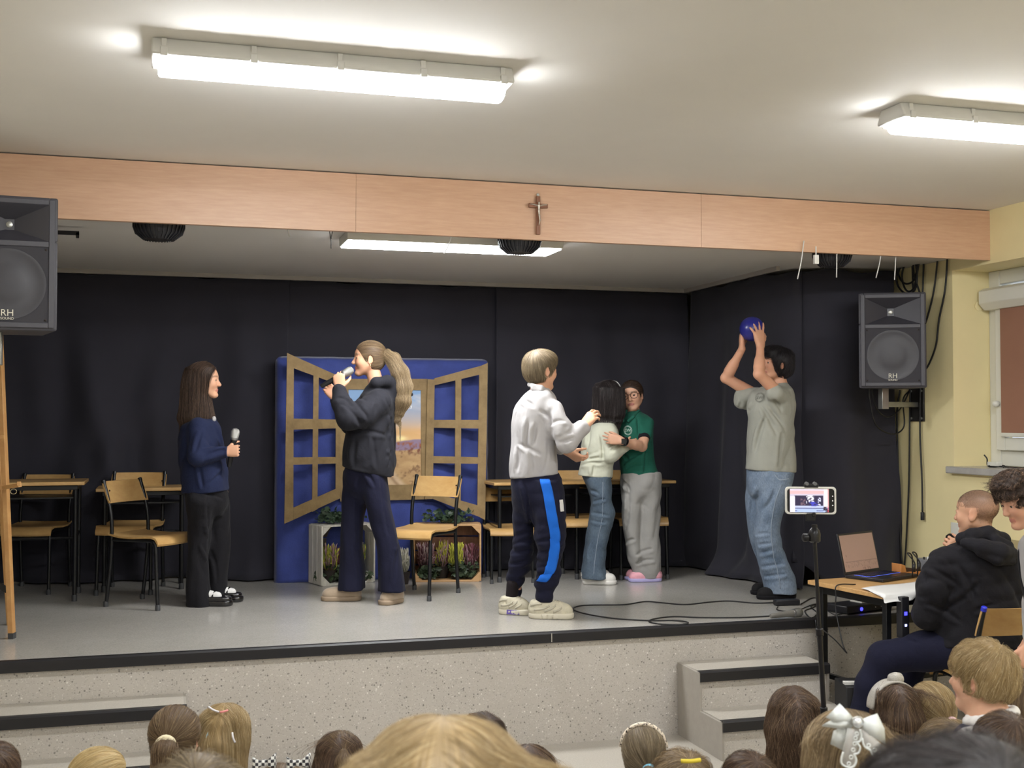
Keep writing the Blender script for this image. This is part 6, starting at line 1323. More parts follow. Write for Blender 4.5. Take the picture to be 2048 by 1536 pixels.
h.eyes([k for k in kids(A.root) if k.name.startswith('body')][0]); nkz = h.c+np.array([0, -.02, -.112]); S = SDF(nkz-.12, nkz+.12, .0055); S.chain([nkz+np.array([.075*math.cos(t), .065*math.sin(t)-.01, .0+.02*math.sin(-t)]) for t in np.linspace(-4.3, 1.2, 14)], [.016]*14, .01); S.build('collar', M_blouse, A.root)
A = Aud('child with long light brown hair behind the blonde boy at the right edge', 2046, 1331, 106, 96); long_hair(A, 'light_brown', .95, 900, 120, .05)
A = Aud('sandy haired child in front of the blonde boy', 1890, 1431, 112, 112); short_hair(A, 'dark_blonde', .06, -.36, 1300, .07, 121)
A = Aud('brown haired child at the bottom right edge', 2012, 1414, 132, 80, pose='chair'); short_hair(A, 'brown', .07, -.45, 1500, .08, 122)
A = Aud('big blurred blonde head close to the viewer at the bottom middle', 888, 1436, 385, 90, pose='chair'); o = long_hair(A, 'blonde', .9, 2600, 109, .06, w=1.08, ln=.26, r=.0004, vol=.03)
A = Aud('big dark head close to the viewer at the bottom right', 1925, 1482, 430, 90, pose='chair'); o = short_hair(A, 'black_brown', .09, -.5, 2200, .08, 123, .010, .0004)
# ================================================================== LOUDSPEAKERS, STAGE LIGHTS, CROSS
M_spk = mat('charcoal_speaker_case', '#46454c', .5, bmp=.08, bscale=500); M_horn = mat('dark_horn_plastic', '#403f46', .4); M_gril = mat('black_speaker_grille', '#35343b', .6, bmp=.4, bscale=900); M_steel = mat('galvanised_steel', '#a3a39e', .35, metal=.8, var=.1, vscale=20)
def speaker(label, loc, rz):
    t = thing('loudspeaker', label, 'loudspeaker', loc, rz, 'loudspeakers on wall brackets'); W, H_, Dp = .205, .60, .34
    X3 = [[1, 0, 0], [0, 0, 1], [0, 1, 0]]; wf = lambda y: W*(1-.28*y/Dp); cs_ = MB(); cs_.prism([(-W, 0), (W, 0), (W*.72, Dp), (-W*.72, Dp)], 0, .402, R=X3); cs_.prism([(-wf(.09), .09), (wf(.09), .09), (W*.72, Dp), (-W*.72, Dp)], .40, H_, R=X3)
    for q in (-1, 1): cs_.prism([(q*W, 0), (q*wf(.09), .092), (q*(W-.040), .092), (q*(W-.040), 0)], .40, H_, R=X3)
    cs_.prism([(-W+.03, 0), (W-.03, 0), (W-.03, .092), (-W+.03, .092)], H_-.036, H_, R=X3); cs_.build('case', M_spk, t, bevel=.010, seg=3)
    f = MB(); w0, w1 = W-.012, W-.038           # front frame with two openings
    for lo, hi in (((-w0, -.012, .012), (-w1, .0, H_-.012)), ((w1, -.012, .012), (w0, 0, H_-.012)), ((-w1, -.012, .012), (w1, 0, .035)), ((-w1, -.012, H_-.035), (w1, 0, H_-.012)), ((-w1, -.012, .375), (w1, 0, .40))): f.bbox(lo, hi)
    f.build('front_frame', M_spk, t, bevel=.003)
    b = MB(); z0, z1 = .40, H_-.035; o = [(-w1, -.011, z0), (w1, -.011, z0), (w1, -.011, z1), (-w1, -.011, z1)]; zc = (z0+z1)/2; i = [(-.020, .0+.085, zc-.024), (.020, .085, zc-.024), (.020, .085, zc+.024), (-.020, .085, zc+.024)]
    b.add(o+i, [(0, 1, 5, 4), (1, 2, 6, 5), (2, 3, 7, 6), (3, 0, 4, 7), (4, 5, 6, 7)]); hn = b.build('horn', M_horn, t)
    MB().lathe([(.011, 0), (.014, .004), (.009, .006)], (0, .084, zc), (0, -1, 0), 16).build('throat_ring', M_steel, hn, smooth='auto')
    MB().bbox((-w1, -.006, .035), (w1, -.001, .375)).build('grille', M_gril, t)
    b = MB(); b.lathe([(.158, 0), (.158, .003), (.145, .003), (.140, .0015), (.085, .001), (.075, .004), (.04, .006), (.001, .007)], (0, -.006, .205), (0, -1, 0), 40); b.build('woofer_outline', mat('grey_woofer_ring', '#3a393f', .5), t, smooth='auto')
    text_mesh('speaker_lettering', 'RH', .042, mat('cream_letters', '#d9d5c4', .5), t, (-.002, -.0135, .062), (1, 0, 0), (0, 0, 1), .001); text_mesh('speaker_lettering', 'SOUND', .016, MATS['cream_letters'], t, (-.002, -.0135, .045), (1, 0, 0), (0, 0, 1), .001)
    for x in (-w1+.012, w1-.012):
        for z in (.047, .363): MB().lathe([(.005, 0), (.005, .003), (.003, .004)], (x, -.006, z), (0, -1, 0), 8).build('screw', M_scr, t, smooth='auto')
    return t
# right one stands on a wall bracket
D = 7.42; pR = at(1786, 776, D); fR = RT*(-.18)+FH*(-.98); spR = speaker('black loudspeaker on a steel bracket on the yellow wall', tuple(pR), face(-.18, -.98)); XW = XR
def bracket(label, p, dirw, foot):
    """square steel arm from the wall plate at foot to the post under the loudspeaker at p"""
    t = thing('wall_bracket', label, 'bracket', foot, 0, 'loudspeaker brackets'); p = np.array(p)-np.array(foot); s = 1 if dirw > 0 else -1
    MB().bbox((-.012 if s > 0 else 0, -.075, -.11), (0 if s > 0 else .012, .075, .11)).build('wall_plate', mat('dark_bracket_plate', '#33312f', .45, metal=.4), t, bevel=.003)
    q = np.array([p[0], p[1], 0]); MB().beam((0, 0, 0), q, .034, .034).build('arm', M_steel, t, bevel=.003); MB().bbox(q+(-.024, -.024, -.03), (q[0]+.024, q[1]+.024, p[2])).build('post', M_steel, t, bevel=.003)
    for y in (-.055, .055):
        for z in (-.09, .09): MB().lathe([(.009, 0), (.009, .006), (.004, .007)], (-.012*s if s > 0 else .012, y, z), (-s, 0, 0), 6).build('bolt', M_steel, t)
ax_ = np.array([-fR[0], -fR[1], 0]); cR = pR+ax_*.16; cR2 = cR-RT*.04
bracket('steel wall bracket under the loudspeaker on the yellow wall', (cR2[0], cR2[1], pR[2]+.001), 1, (XR, float(onx_ := (CAM+(FW*2370+RT*(1836-1024)-UP*(800-768))*(XR/(FW*2370+RT*(1836-1024)-UP*(800-768))[0]))[1]), pR[2]-.10))
# left one hangs nearer the viewer, cut by the picture edge
pL = at(15, 660, 5.25); spL = speaker('black loudspeaker at the top left, cut off by the picture edge', tuple(pL), face(.36, -.93)); fL = RT*.36-FH*.93; cL = pL-fL*.15
bracket('steel bracket under the loudspeaker at the left edge', (cL[0]-.05, cL[1], pL[2]+.001), -1, (XL, cL[1]+.02, pL[2]-.12))

M_blk = mat('black_metal_can', '#1d1d22', .45)
def stage_light(label, px, py, D, r):
    p = at(px, py, D); t = thing('stage_light', label, 'stage light', (p[0], p[1], 2.735), 0, 'ribbed stage lights behind the fascia'); b = MB(); n = 32
    b.lathe([(r*.9, -.004), (r, -.012), (r, -.045), (r*.90, -.078), (r*.62, -.104), (r*.3, -.114), (.01, -.116)], (0, 0, 0), (0, 0, 1), n).build('can', M_blk, t, smooth='auto')
    q = MB()
    for k in range(n):
        a = 2*math.pi*k/n; u = np.array([math.cos(a), math.sin(a), 0]); q.beam(u*r*1.0+(0, 0, -.012), u*r*1.0+(0, 0, -.047), .007, .012, (-u[1], u[0], 0)); q.beam(u*r*1.0+(0, 0, -.045), u*r*.90+(0, 0, -.080), .007, .012, (-u[1], u[0], 0)); q.beam(u*r*.9+(0, 0, -.078), u*r*.60+(0, 0, -.107), .006, .01, (-u[1], u[0], 0))
    tag(q.build('ribs', M_blk, t), kind='stuff'); y = MB().bbox((-r-.03, -.012, -.016), (r+.03, .012, -.006)); y.build('yoke', M_blk, t); MB().bbox((-.03, -.03, -.02), (.03, .03, 0)).build('mount', M_blk, t)
    for s in (-1, 1): MB().lathe([(.012, 0), (.012, .018), (.006, .02)], (s*(r+.018), 0, -.014), (s, 0, 0), 8).build('knob', M_scr, t)
stage_light('ribbed black stage light under the fascia at the left', 318, 446, 5.97, .122)
stage_light('ribbed black stage light next to the flat panel lamp', 1039, 473, 6.45, .115)
stage_light('ribbed black stage light in the shade beside the small white connector', 1664, 490, 7.02, .11)
p0 = at(118, 441, 6.2); tag(MB().box((p0[0]-.05, p0[1], 2.70), (.30, .02, .02)).box((p0[0]+.092, p0[1], 2.69), (.015, .02, .03)).box((p0[0]-.1, p0[1], 2.722), (.02, .02, .03)).build('hanging_rail', M_blk), 'short dark rail hanging below the fascia beside the left loudspeaker', 'rail')
M_tie = mat('white_cable_tie', '#d3d2cf', .5)
for (a, b_, D, lab) in (((1608, 505), (1595, 558), 6.75, 'white cable tie hanging left of the white connector'), ((1674, 530), (1673, 555), 6.85, 'short white cable tie hanging below the shaded stage light'), ((1764, 508), (1752, 556), 6.95, 'slanting white cable tie left of the hanging cables'), ((1792, 510), (1789, 560), 7.0, 'upright white cable tie beside the hanging cables'), ((574, 458), (580, 474), 6.2, 'small pale cable tie under the fascia above the board'), ((905, 497), (888, 508), 6.35, 'pale cable tie across the flat panel lamp')):
    A_, B_ = at(*a, D), at(*b_, D); A_[2] = max(A_[2], 2.70); tag(MB().tube(spline([A_+(0, 0, .04), A_*.6+B_*.4, B_], 4), .0035, 5).build('cable_tie', M_tie, None, smooth=True), lab, 'cable tie', 'cable ties under the fascia')
A_ = at(1632, 519, 6.75); tag(MB().box(A_, (.028, .02, .052)).tube([A_+(0, 0, .02), A_+(0, 0, .075)], .004, 6).build('wire_connector', mat('white_connector', '#d8d7d2', .4), bevel=.003), 'small white wire connector hanging under the fascia', 'connector')
A_ = at(660, 470, 6.12); M_wire = mat('black_cable', '#151416', .5)
tag(MB().tube(spline([A_+(-.008, 0, .05), A_+(.004, 0, -.02), A_+(.006, 0, -.07)], 5), .0022, 5).tube(spline([A_+(.018, 0, .05), A_+(.006, 0, -.02)], 5), .0022, 5).build('loose_wire', M_wire, None, smooth=True), 'two thin loose wires hanging left of the panel lamp', 'wire')

# crucifix on the fascia
c0 = (CAM+(FW*2370+RT*(1076-1024)-UP*(430-768))*(5.988/(FW*2370+RT*(1076-1024)-UP*(430-768))[1])); t = thing('crucifix', 'wooden crucifix with a metal figure on the fascia', 'crucifix', tuple(c0))
M_cx = wood('cross_wood', '#74482f', '#8d5c3f', .4, (30, 30, 4), 4); cz = .115; MB().bbox((-.011, -.007, -.105), (.011, .007, .10)).build('upright', M_cx, t, bevel=.0015); MB().bbox((-.053, -.010, .038), (.053, .003, .060)).build('crossbeam', M_cx, t, bevel=.0015)
S = SDF((-.06, -.035, -.07), (.06, .01, .09), .0022); S.ell((0, -.018, .062), (.0055, .0055, .0075), k=.002); S.cone((0, -.015, .05), (0, -.015, .02), .007, .0055, .003); S.cone((0, -.015, .02), (.002, -.016, -.005), .0065, .006, .003); S.cone((.002, -.018, -.005), (.004, -.020, -.03), .0055, .0042, .002); S.cone((.004, -.02, -.03), (.001, -.015, -.055), .004, .003, .002)
for q in (-1, 1): S.chain([(q*.006, -.015, .047), (q*.024, -.014, .052), (q*.046, -.012, .055)], [.0038, .0032, .0026], .002)
S.build('figure', mat('silver_figure', '#b9b1a6', .35, metal=.7), t); MB().lathe([(.007, -.002), (.009, 0), (.007, .002)], (0, 0, .108), (0, 1, 0), 12).build('hanger', M_steel, t)

# ================================================================== EASEL AT THE LEFT EDGE
M_eas = wood('easel_wood', '#b07d48', '#c79a62', .5, (3, 3, 3), 3, .1, .05); e0 = onz(24, 1277, ST); t = thing('wooden_easel', 'wooden easel standing at the left edge of the stage', 'easel', tuple(e0))
top = at(-2, 660, 6.25)-e0; MB().beam((0, 0, 0), top, .026, .04, RT).build('leg', M_eas, t, bevel=.002); MB().beam((0, 0, 0), (0, 0, .03), .027, .041, RT).build('foot', M_foot, t)
a1 = onz(4, 1256, ST)-e0+FH*.10; t1 = at(-12, 760, 6.5)-e0; MB().beam(a1, t1, .022, .034, RT).build('leg', M_eas, t, bevel=.002); a2 = onz(-110, 1275, ST)-e0; MB().beam(a2, top-RT*.12, .026, .04, RT).build('leg', M_eas, t, bevel=.002)
MB().beam(at(-60, 1140, 6.14)-e0, at(20, 1183, 6.2)-e0, .012, .03, FH).build('hinge_bar', mat('black_hinge_bar', '#1d1a18', .4), t); l = MB().beam(at(-60, 972, 6.12)-e0, at(12, 975, 6.12)-e0, .022, .05).build('ledge', M_eas, t, bevel=.002)
MB().beam(at(8, 975, 6.10)-e0, at(40, 970, 6.05)-e0, .02, .022).beam(at(38, 971, 6.05)-e0, at(38, 963, 6.05)-e0, .018, .018).build('peg', M_eas, l, bevel=.001); cc = at(27, 983, 6.05)-e0; MB().tube([cc+RT*.016*math.cos(x)+np.array([0, 0, .013])*math.sin(x) for x in np.linspace(0, 6.0, 15)], .0018, 5).build('ring', mat('brass_ring', '#d6c59a', .3, metal=.8), l, smooth=True)
MB().beam(at(-100, 880, 6.16)-e0, at(10, 874, 6.2)-e0, .02, .03).build('crossbar', M_eas, t, bevel=.002)

# ================================================================== PHONE ON ITS TRIPOD
D = 3.87; pb = at(1652, 1500, D); pz = at(1629, 1075, D); t = thing('tripod', 'thin black tripod holding the white phone', 'tripod', (pb[0], pb[1], 0)); o_ = np.array([pb[0], pb[1], 0]); M_trp = mat('black_tripod_tube', '#1b1a1d', .35, metal=.3)
ax = unit(pz-pb); foot = pb-ax*((pb[2]-.25)/ax[2]); MB().tube([pz-o_, pb+(pz-pb)*.55-o_], .0062, 12).build('inner_tube', M_trp, t, smooth='auto'); MB().tube([pb+(pz-pb)*.56-o_, pb+(pz-pb)*.18-o_], .0085, 12).build('middle_tube', M_trp, t, smooth='auto'); MB().tube([pb+(pz-pb)*.19-o_, foot-o_], .0105, 12).build('outer_tube', M_trp, t, smooth='auto')
for q in (.555, .185): c = pb+(pz-pb)*q-o_; MB().tube([c-ax*.012, c+ax*.012], .0125, 12).build('clamp', M_trp, t, bevel=.002)
for k in range(3):
    a = 2.1*k+.4; e = np.array([math.cos(a)*.22+foot[0]-o_[0], math.sin(a)*.22+foot[1]-o_[1], .012]); l = MB().tube([foot-o_+(0, 0, .18), e], .008, 8).build('leg', M_trp, t, smooth='auto'); MB().tube([e+(0, 0, -.012), e+(0, 0, .02)], .011, 8).build('foot', M_foot, l)
hb = pz-o_; MB().lathe([(.013, -.028), (.019, -.024), (.0195, .0), (.016, .012), (.009, .02), (.009, .03)], hb+(0, 0, .012), (0, 0, 1), 18).build('ball_head', M_trp, t, smooth='auto'); MB().lathe([(.012, 0), (.014, .006), (.014, .016), (.009, .02)], hb-RT*.02+(0, 0, .0), -RT, 12).build('head_knob', M_trp, t, smooth='auto')
ctr = at(1621, 1001, D); up_ = np.array([0, 0, 1.]); X = unit(RT*.995-FH*.10); Nn = np.cross(up_, X); Mx = np.stack([X, Nn, up_], 1)
MB().box(ctr-o_+Nn*.002*0-up_*.052-RT*0, (.03, .012, .03), Mx).box(ctr-o_+up_*.048+X*.002, (.045, .016, .012), Mx).box(ctr-o_-up_*.046+X*.01, (.012, .016, .012), Mx).box(ctr-o_+Nn*.011, (.03, .005, .10), Mx).build('phone_clamp', M_trp, t, bevel=.002)
for x in (-.012, .014): MB().tube([ctr-o_+up_*.055+X*x-Nn*.012, ctr-o_+up_*.055+X*x+Nn*.012], .006, 8).build('clamp_roller', mat('grey_clamp_roller', '#6a6a6c', .35), t, smooth='auto')
ph = thing('phone', 'white phone filming the stage, held sideways on the tripod', 'phone', tuple(ctr)); 
bm = bmesh.new(); w, hh, r = .0815, .0445, .011; V = []
for cx, cy, a0 in ((w-r, hh-r, 0), (-w+r, hh-r, 90), (-w+r, -hh+r, 180), (w-r, -hh+r, 270)):
    for k in range(6): a = math.radians(a0+18*k); V.append((cx+r*math.cos(a), cy+r*math.sin(a)))
bm.free(); MB().prism(V, -.006, .006, R=Mx).build('phone_case', mat('white_phone_case', '#d9d7d0', .4), ph, bevel=.002)
V2 = [(x*.925, y*.87) for x, y in V]; MB().prism(V2, -.0072, -.005, R=Mx).build('phone_glass', mat('black_phone_glass', '#0c0c0f', .15), ph)
nu, nv = 96, 56; sw_, sh_ = .062, .0375; Gp = [[Mx@np.array([-.005+sw_*(2*i/nu-1), -.0076, sh_*(1-2*j/nv)]) for i in range(nu+1)] for j in range(nv+1)]; scn = MB().sheet(Gp).build('phone_screen', vcol('phone_screen_glow', .3, .32), ph)
def mini(u, v):      # what the phone shows: the lit stage in small
    L = lambda h_: np.array(lin(h_)); o = np.ones(u.shape+(3,))*L('#b9b2c6'); o = mixc(o, L('#e8a9ae'), (v-.78)*40*(v < .94)); o = mixc(o, L('#d3c4dc'), (v > .93)*1.0)
    st_ = (u > .12) & (u < .86) & (v > .22) & (v < .72); o = mixc(o, L('#2a2440'), st_*1.0); o = mixc(o, L('#aeb6dc'), ((v < .27) & (u > .1))*1.0); o = mixc(o, L('#9fb0e0'), (v < .16)*1.0); o = mixc(o, L('#4a4f78'), (np.abs(v-.17) < .012)*1.); o = mixc(o, L('#4a4f78'), ((np.abs(v-.06) < .012) & ((u < .18) | ((u > .68) & (u < .86))))*1.); o = mixc(o, L('#d9d4e4'), (u < .13)*(v < .68)*1.)
    o = mixc(o, L('#ecdfe2'), ((u > .88))*(v > .2)*1.); fg = fbm(u*26, v*18); o = mixc(o, L('#e9e8f6'), ((fg > .55) & (u > .42) & (u < .62) & (v > .38) & (v < .68))*1.); o = mixc(o, L('#3c3fae'), ((fg > .45) & (u > .50) & (u < .72) & (v > .26) & (v < .45))*1.); o = mixc(o, L('#c9cbe6'), ((fg > .5) & (np.abs(u-.76) < .035) & (v > .3) & (v < .68))*1.); o = mixc(o, L('#6b5560'), ((fg > .5) & (u > .28) & (u < .4) & (v > .3) & (v < .6))*1.); o = mixc(o, L('#efeef8'), ((np.abs(v-.70) < .018) & (np.abs(u-.52) < .07))*1.); o = mixc(o, L('#2b2030'), ((u > .86) & (v < .24) & (fg > .4))*1.); o = mixc(o, L('#d04a55'), (np.abs(u-.985) < .012)*.8); return o
Mi = np.linalg.inv(Mx)
def mini_at(P): q = P@Mi.T; return mini((q[:, 0]+.005+sw_)/(2*sw_), (q[:, 2]+sh_)/(2*sh_))
paint(scn, mini_at)
for z in (.015, .0, -.015): MB().box(Mx@np.array([.0695, -.0076, z]), (.003, .0006, .003), Mx).build('camera_icon', emit('icon_white', '#b9b3b0', .6), ph)

# ================================================================== MIXING TABLE
TZ = .82; A1 = onz(1615, 1160, TZ); B1 = onz(1768, 1190, TZ); ey = unit(np.array([A1[0]-B1[0], A1[1]-B1[1], 0])); ex = np.array([ey[1], -ey[0], 0]); rzT = math.atan2(ex[1], ex[0]); dT = float(np.linalg.norm(A1-B1)); wT = 1.14
t = thing('mixing_table', 'beech table with the laptop and mixing desk in front of the stage', 'table', (B1[0], B1[1], 0), rzT); o_ = np.array([B1[0], B1[1], 0]); Rt = rotz(rzT)
MB().bbox((0, 0, TZ-.024), (wT, dT, TZ)).build('table_top', wood('beech_table_top', '#b98e5a', '#cda46e', .4, (2, 20, 20), 2, .1, .02), t, bevel=.003)
MB().bbox((.05, .04, TZ-.07), (wT-.05, .07, TZ-.024)).bbox((.05, dT-.07, TZ-.07), (wT-.05, dT-.04, TZ-.024)).bbox((.05, .07, TZ-.07), (.08, dT-.07, TZ-.024)).bbox((wT-.08, .07, TZ-.07), (wT-.05, dT-.07, TZ-.024)).build('frame', M_frm, t)
for x in (.065, wT-.065):
    for y in (.055, dT-.055): l = MB().bbox((x-.017, y-.017, .02), (x+.017, y+.017, TZ-.024)).build('leg', M_frm, t, bevel=.003); MB().bbox((x-.019, y-.019, 0), (x+.019, y+.019, .022)).build('foot', M_foot, l)
    MB().beam((x, .055, .30), (x, dT-.055, .30), .025, .025).build('side_rail', M_frm, t)
MB().beam((.065, dT*.5, .30), (wT-.065, dT*.5, .30), .025, .025).build('stretcher', M_frm, t)
def onT(px, py, z=TZ): return onz(px, py, z)
# laptop
hl, hr_ = onT(1681, 1158), onT(1769, 1145); hx = unit((hr_-hl)*(1, 1, 0)); hf = np.array([hx[1], -hx[0], 0]); wl = .355; hc = (hl+hr_)/2; hc[2] = TZ+.001; t = thing('laptop', 'open black laptop with a blue lit keyboard on the table', 'laptop', tuple(hc)); Rl = np.stack([hx, hf, (0, 0, 1.)], 1)
if hf@(CAM-hc) < 0: hf = -hf; Rl = np.stack([hx, hf, (0, 0, 1.)], 1)
M_lap = mat('black_laptop_plastic', '#1b1b20', .4); MB().box(hf*.122+(0, 0, .010), (wl, .245, .018), Rl).build('base', M_lap, t, bevel=.004); M_key = mat('dark_key', '#17171c', .4); bl_ = MB().box(hf*.095+(0, 0, .0195), (wl*.86, .105, .001), Rl).build('key_glow', emit('keyboard_backlight', (.10, .16, .85), .35), t)
ks = MB()
for r_i in range(6):
    for c_i in range(16): ks.box(hx*((c_i-7.5)*.0188)+hf*(.049+r_i*.0178)+(0, 0, .0208), (.0135, .0125, .003), Rl)
tag(ks.build('keys', M_key, t), kind='stuff'); MB().box(hf*.19+(0, 0, .0197), (.105, .06, .001), Rl).build('touchpad', mat('dark_touchpad', '#26262c', .3), t)
sd_ = unit(np.array([0, 0, 1.])*math.cos(.22)-hf*math.sin(.22)); sn = np.cross(hx, sd_); sn = sn if sn@hf > 0 else -sn; Rs = np.stack([hx, sn, sd_], 1); l = MB().box(sd_*.118+(0, 0, .016)-sn*.004, (wl, .008, .236), Rs).build('lid', M_lap, t, bevel=.003)
nu, nv = 70, 46; Gs = [[sd_*(.120+.104*(1-2*j/nv))+hx*(.166*(2*i/nu-1))+sn*.0015+(0, 0, .016) for i in range(nu+1)] for j in range(nv+1)]; sc = MB().sheet(Gs).build('screen', vcol('laptop_screen', .25, .12), t)
def lap(P):
    u = (P@hx)/.332+.5; v = ((P-sn*.0015-(0, 0, .016))@sd_-.016)/.208; o = mixc(np.ones((len(P), 3))*np.array(lin('#9a7c6c')), np.array(lin('#8a7064')), v); o = mixc(o, np.array(lin('#6f5a52')), (np.abs(v-.26) < .008)*.6*(u > .05)); o = mixc(o, np.array(lin('#6f5a52')), ((fbm(u*40, v*20) > .55) & (v > .10) & (v < .24))*.35); o = mixc(o, np.array(lin('#5d4a44')), ((np.abs(u-.12) < .02) & (np.abs(v-.42) < .05) & ((np.abs(u-.12) > .014) | (np.abs(v-.42) > .04)))*.7); return mixc(o, np.array(lin('#5d4a44')), ((fbm(u*60, v*10) > .55) & (v < .07) & (u > .45) & (u < .75))*.6)
paint(sc, lap)
# papers drooping over the corner
G = []; cs = [onT(1722, 1178, TZ+.003), onT(1834, 1164, TZ+.003), onT(1780, 1197, TZ+.003), onT(1842, 1195, TZ+.003)]
for i in range(13):
    row = []
    for j in range(13):
        u, v = i/12, j/12; p = (cs[0]*(1-u)+cs[1]*u)*(1-v)+(cs[2]*(1-u)+cs[3]*u)*v; q = Rt.T@(p-o_); ov = max(0, -q[1], -q[0]); k = min(ov, .07)
        q[0] = max(q[0], -.012-.2*max(0, -q[0]-.012)); q[1] = max(q[1], -.012-.2*max(0, -q[1]-.012)); q[2] -= .5*k+.1*max(0, k-.02); p = Rt@q+o_+np.array([0, 0, .003*math.sin(6*u+4*v)+.004]); row.append(p)
    G.append(row)
tag(MB().sheet(G).build('paper_sheet', mat('white_paper', '#dcdcda', .7), None, smooth=True, solid=.0015), 'white paper sheets hanging over the corner of the mixing table', 'paper')
# wooden phone stand and mixing desk
pw = onT(1822, 1150); pw[2] = TZ; t = thing('wooden_stand', 'small orange wooden stand beside the laptop', 'stand', tuple(pw), rzT); M_ow = wood('orange_wood', '#b3743a', '#c98a4c', .5, (3, 20, 3), 3); MB().bbox((-.09, -.02, 0), (.1, .06, .02)).build('base', M_ow, t, bevel=.002); MB().prism([(-.09, .02), (-.05, .02), (-.06, .06), (-.09, .07)], -.02, .06).build('back_piece', M_ow, t, bevel=.002); MB().prism([(-.05, .02), (.09, .02), (.07, .03), (-.04, .045)], .0, .04).build('wedge', mat('dark_wood_wedge', '#3a2618', .5), t)
pm = onT(1868, 1150); pm[2] = TZ; t = thing('mixing_desk', 'grey mixing desk with rows of small knobs', 'mixing desk', (pm[0]+.02, pm[1]-.05, TZ), rzT); MB().prism([(0, 0), (.30, 0), (.30, .09), (0, .035)], -.16, .16, R=[[0, 1, 0], [1, 0, 0], [0, 0, 1]], c=(.12, -.14, 0)).build('case', mat('grey_mixer_panel', '#6e7076', .45), t, bevel=.004)
kb = [mat('white_knob', '#c9cacc', .4), mat('blue_knob', '#5f7ba5', .4), mat('dark_knob', '#2a2a2e', .4)]; kn = [MB(), MB(), MB()]
for i in range(10):
    for j in range(8): y = -.12+.035*j; kn[(i+j*2) % 3].lathe([(.006, 0), (.006, .012), (.004, .014)], (-.02+.031*i, y, .035+(y+.14)*.183), (0, -.18, 1), 8)
for k in range(3): tag(kn[k].build('knobs', kb[k], t), kind='stuff')
for (px, py, px2, py2) in ((1828, 1140, 1822, 1104), (1838, 1138, 1832, 1118)): a = onT(px, py+4, TZ+.05); b2 = a+(-.02, .03, .10); tag(MB().tube(spline([a, a+(.005, 0, .05), b2, b2+(.05, .03, -.02), b2+(.06, .04, -.14)], 5), .004, 6).tube([a, a+(.002, 0, .045)], .009, 8).build('audio_cable', M_wire, None, smooth=True), 'black audio cable looping up from the mixing desk, '+('taller loop' if px == 1828 else 'lower loop'), 'cable')
# receiver with blue light on the stage edge, and the small unit on the table leg
pr = onz(1736, 1226, ST); t = thing('wireless_receiver', 'flat black receiver with a round blue light on the stage edge', 'receiver', (pr[0], pr[1]+.08, ST+.001), .28); MB().bbox((-.19, -.07, .004), (.20, .09, .05)).build('case', M_blk, t, bevel=.008); MB().lathe([(.011, 0), (.011, .003), (.006, .004)], (-.07, -.070, .025), (0, -1, 0), 16).build('power_light', emit('blue_led', (.04, .04, 1), 1.6), t)
for x in (.05, .10, .125): MB().lathe([(.004, 0), (.004, .003), (.002, .004)], (x, -.070, .027), (0, -1, 0), 8).build('jack', mat('silver_jack', '#cfcfcf', .3, metal=.7), t)
MB().bbox((-.02, -.03, .05), (.12, .06, .056)).build('white_card', mat('white_card', '#d9d8d3', .6), t); MB().tube([(.06, .02, .056), (.06, .02, .16)], .003, 6).tube([(-.02, .02, .16), (.12, .02, .16)], .003, 6).build('antenna', M_wire, t)
q = Rt@np.array([.10, -.016, .60])+o_; t = thing('signal_unit', 'small upright black unit with two blue lights fixed to the table leg', 'receiver', tuple(q), rzT); MB().bbox((-.025, -.03, 0), (.025, .012, .21)).build('case', M_blk, t, bevel=.004); MB().box((0, -.031, .125), (.018, .003, .018)).build('blue_light', MATS['blue_led'], t); MB().box((0, -.031, .065), (.012, .003, .012)).build('white_light', emit('pale_blue_led', (.4, .45, 1), 1.5), t)
# black box on the hall floor, outlet on the wall
bx_ = at(1716, 1450, 6.25); t = thing('floor_box', 'black box on the floor beside the stairs', 'box', (bx_[0], bx_[1], 0), -.28); MB().bbox((-.09, -.1, 0), (.13, .12, .335)).build('case', mat('matt_black_box', '#121114', .6), t, bevel=.006); MB().bbox((-.085, -.06, .335), (-.02, -.02, .348)).build('white_tag', mat('white_tag', '#cfcdc7', .6), t)
def onx(px, py, X): d = FW*2370+RT*(px-1024)-UP*(py-768); return CAM+d*(X/d[0])
q = onx(1912, 1058, XR); MB().bbox((XR-.01, q[1]-.04, q[2]-.04), (XR, q[1]+.04, q[2]+.04)).build('outlet', M_pvc, w_r, bevel=.004)

# ================================================================== CABLES
def cable(label, pts, r=.0035, name='cable', cat='cable', m=None, n=8, group=None): return tag(MB().tube(spline(pts, n), r, 7).build(name, m or M_wire, None, smooth=True), label, cat, group)
zc = ST+.0045; cable('long black microphone cable looping over the stage floor', [onz(x, y, zc+(.008 if k in (8, 12) else 0)) for k, (x, y) in enumerate([(1541, 1232), (1480, 1235), (1400, 1235), (1350, 1233), (1312, 1237), (1298, 1243), (1320, 1248), (1363, 1249), (1376, 1245), (1350, 1241), (1297, 1241), (1230, 1237), (1172, 1228), (1147, 1219), (1158, 1212), (1190, 1210), (1250, 1209), (1290, 1203), (1320, 1205), (1370, 1209), (1420, 1204), (1460, 1202), (1510, 1206), (1553, 1205)])], .0042)
a, b2 = onz(1604, 1224, ST+.026), onz(1541, 1232, ST+.020); dark_mic('microphone', 'grey cabled microphone lying on the stage edge', a, b2, .025, '#8f8f8c', .017)
MATS['mic_body_grey'] = mat('mic_body_grey', '#6d6a64', .45); bpy.data.objects[[o.name for o in bpy.data.objects if o.name.startswith('handle')][-1]].data.materials[0] = MATS['mic_body_grey']
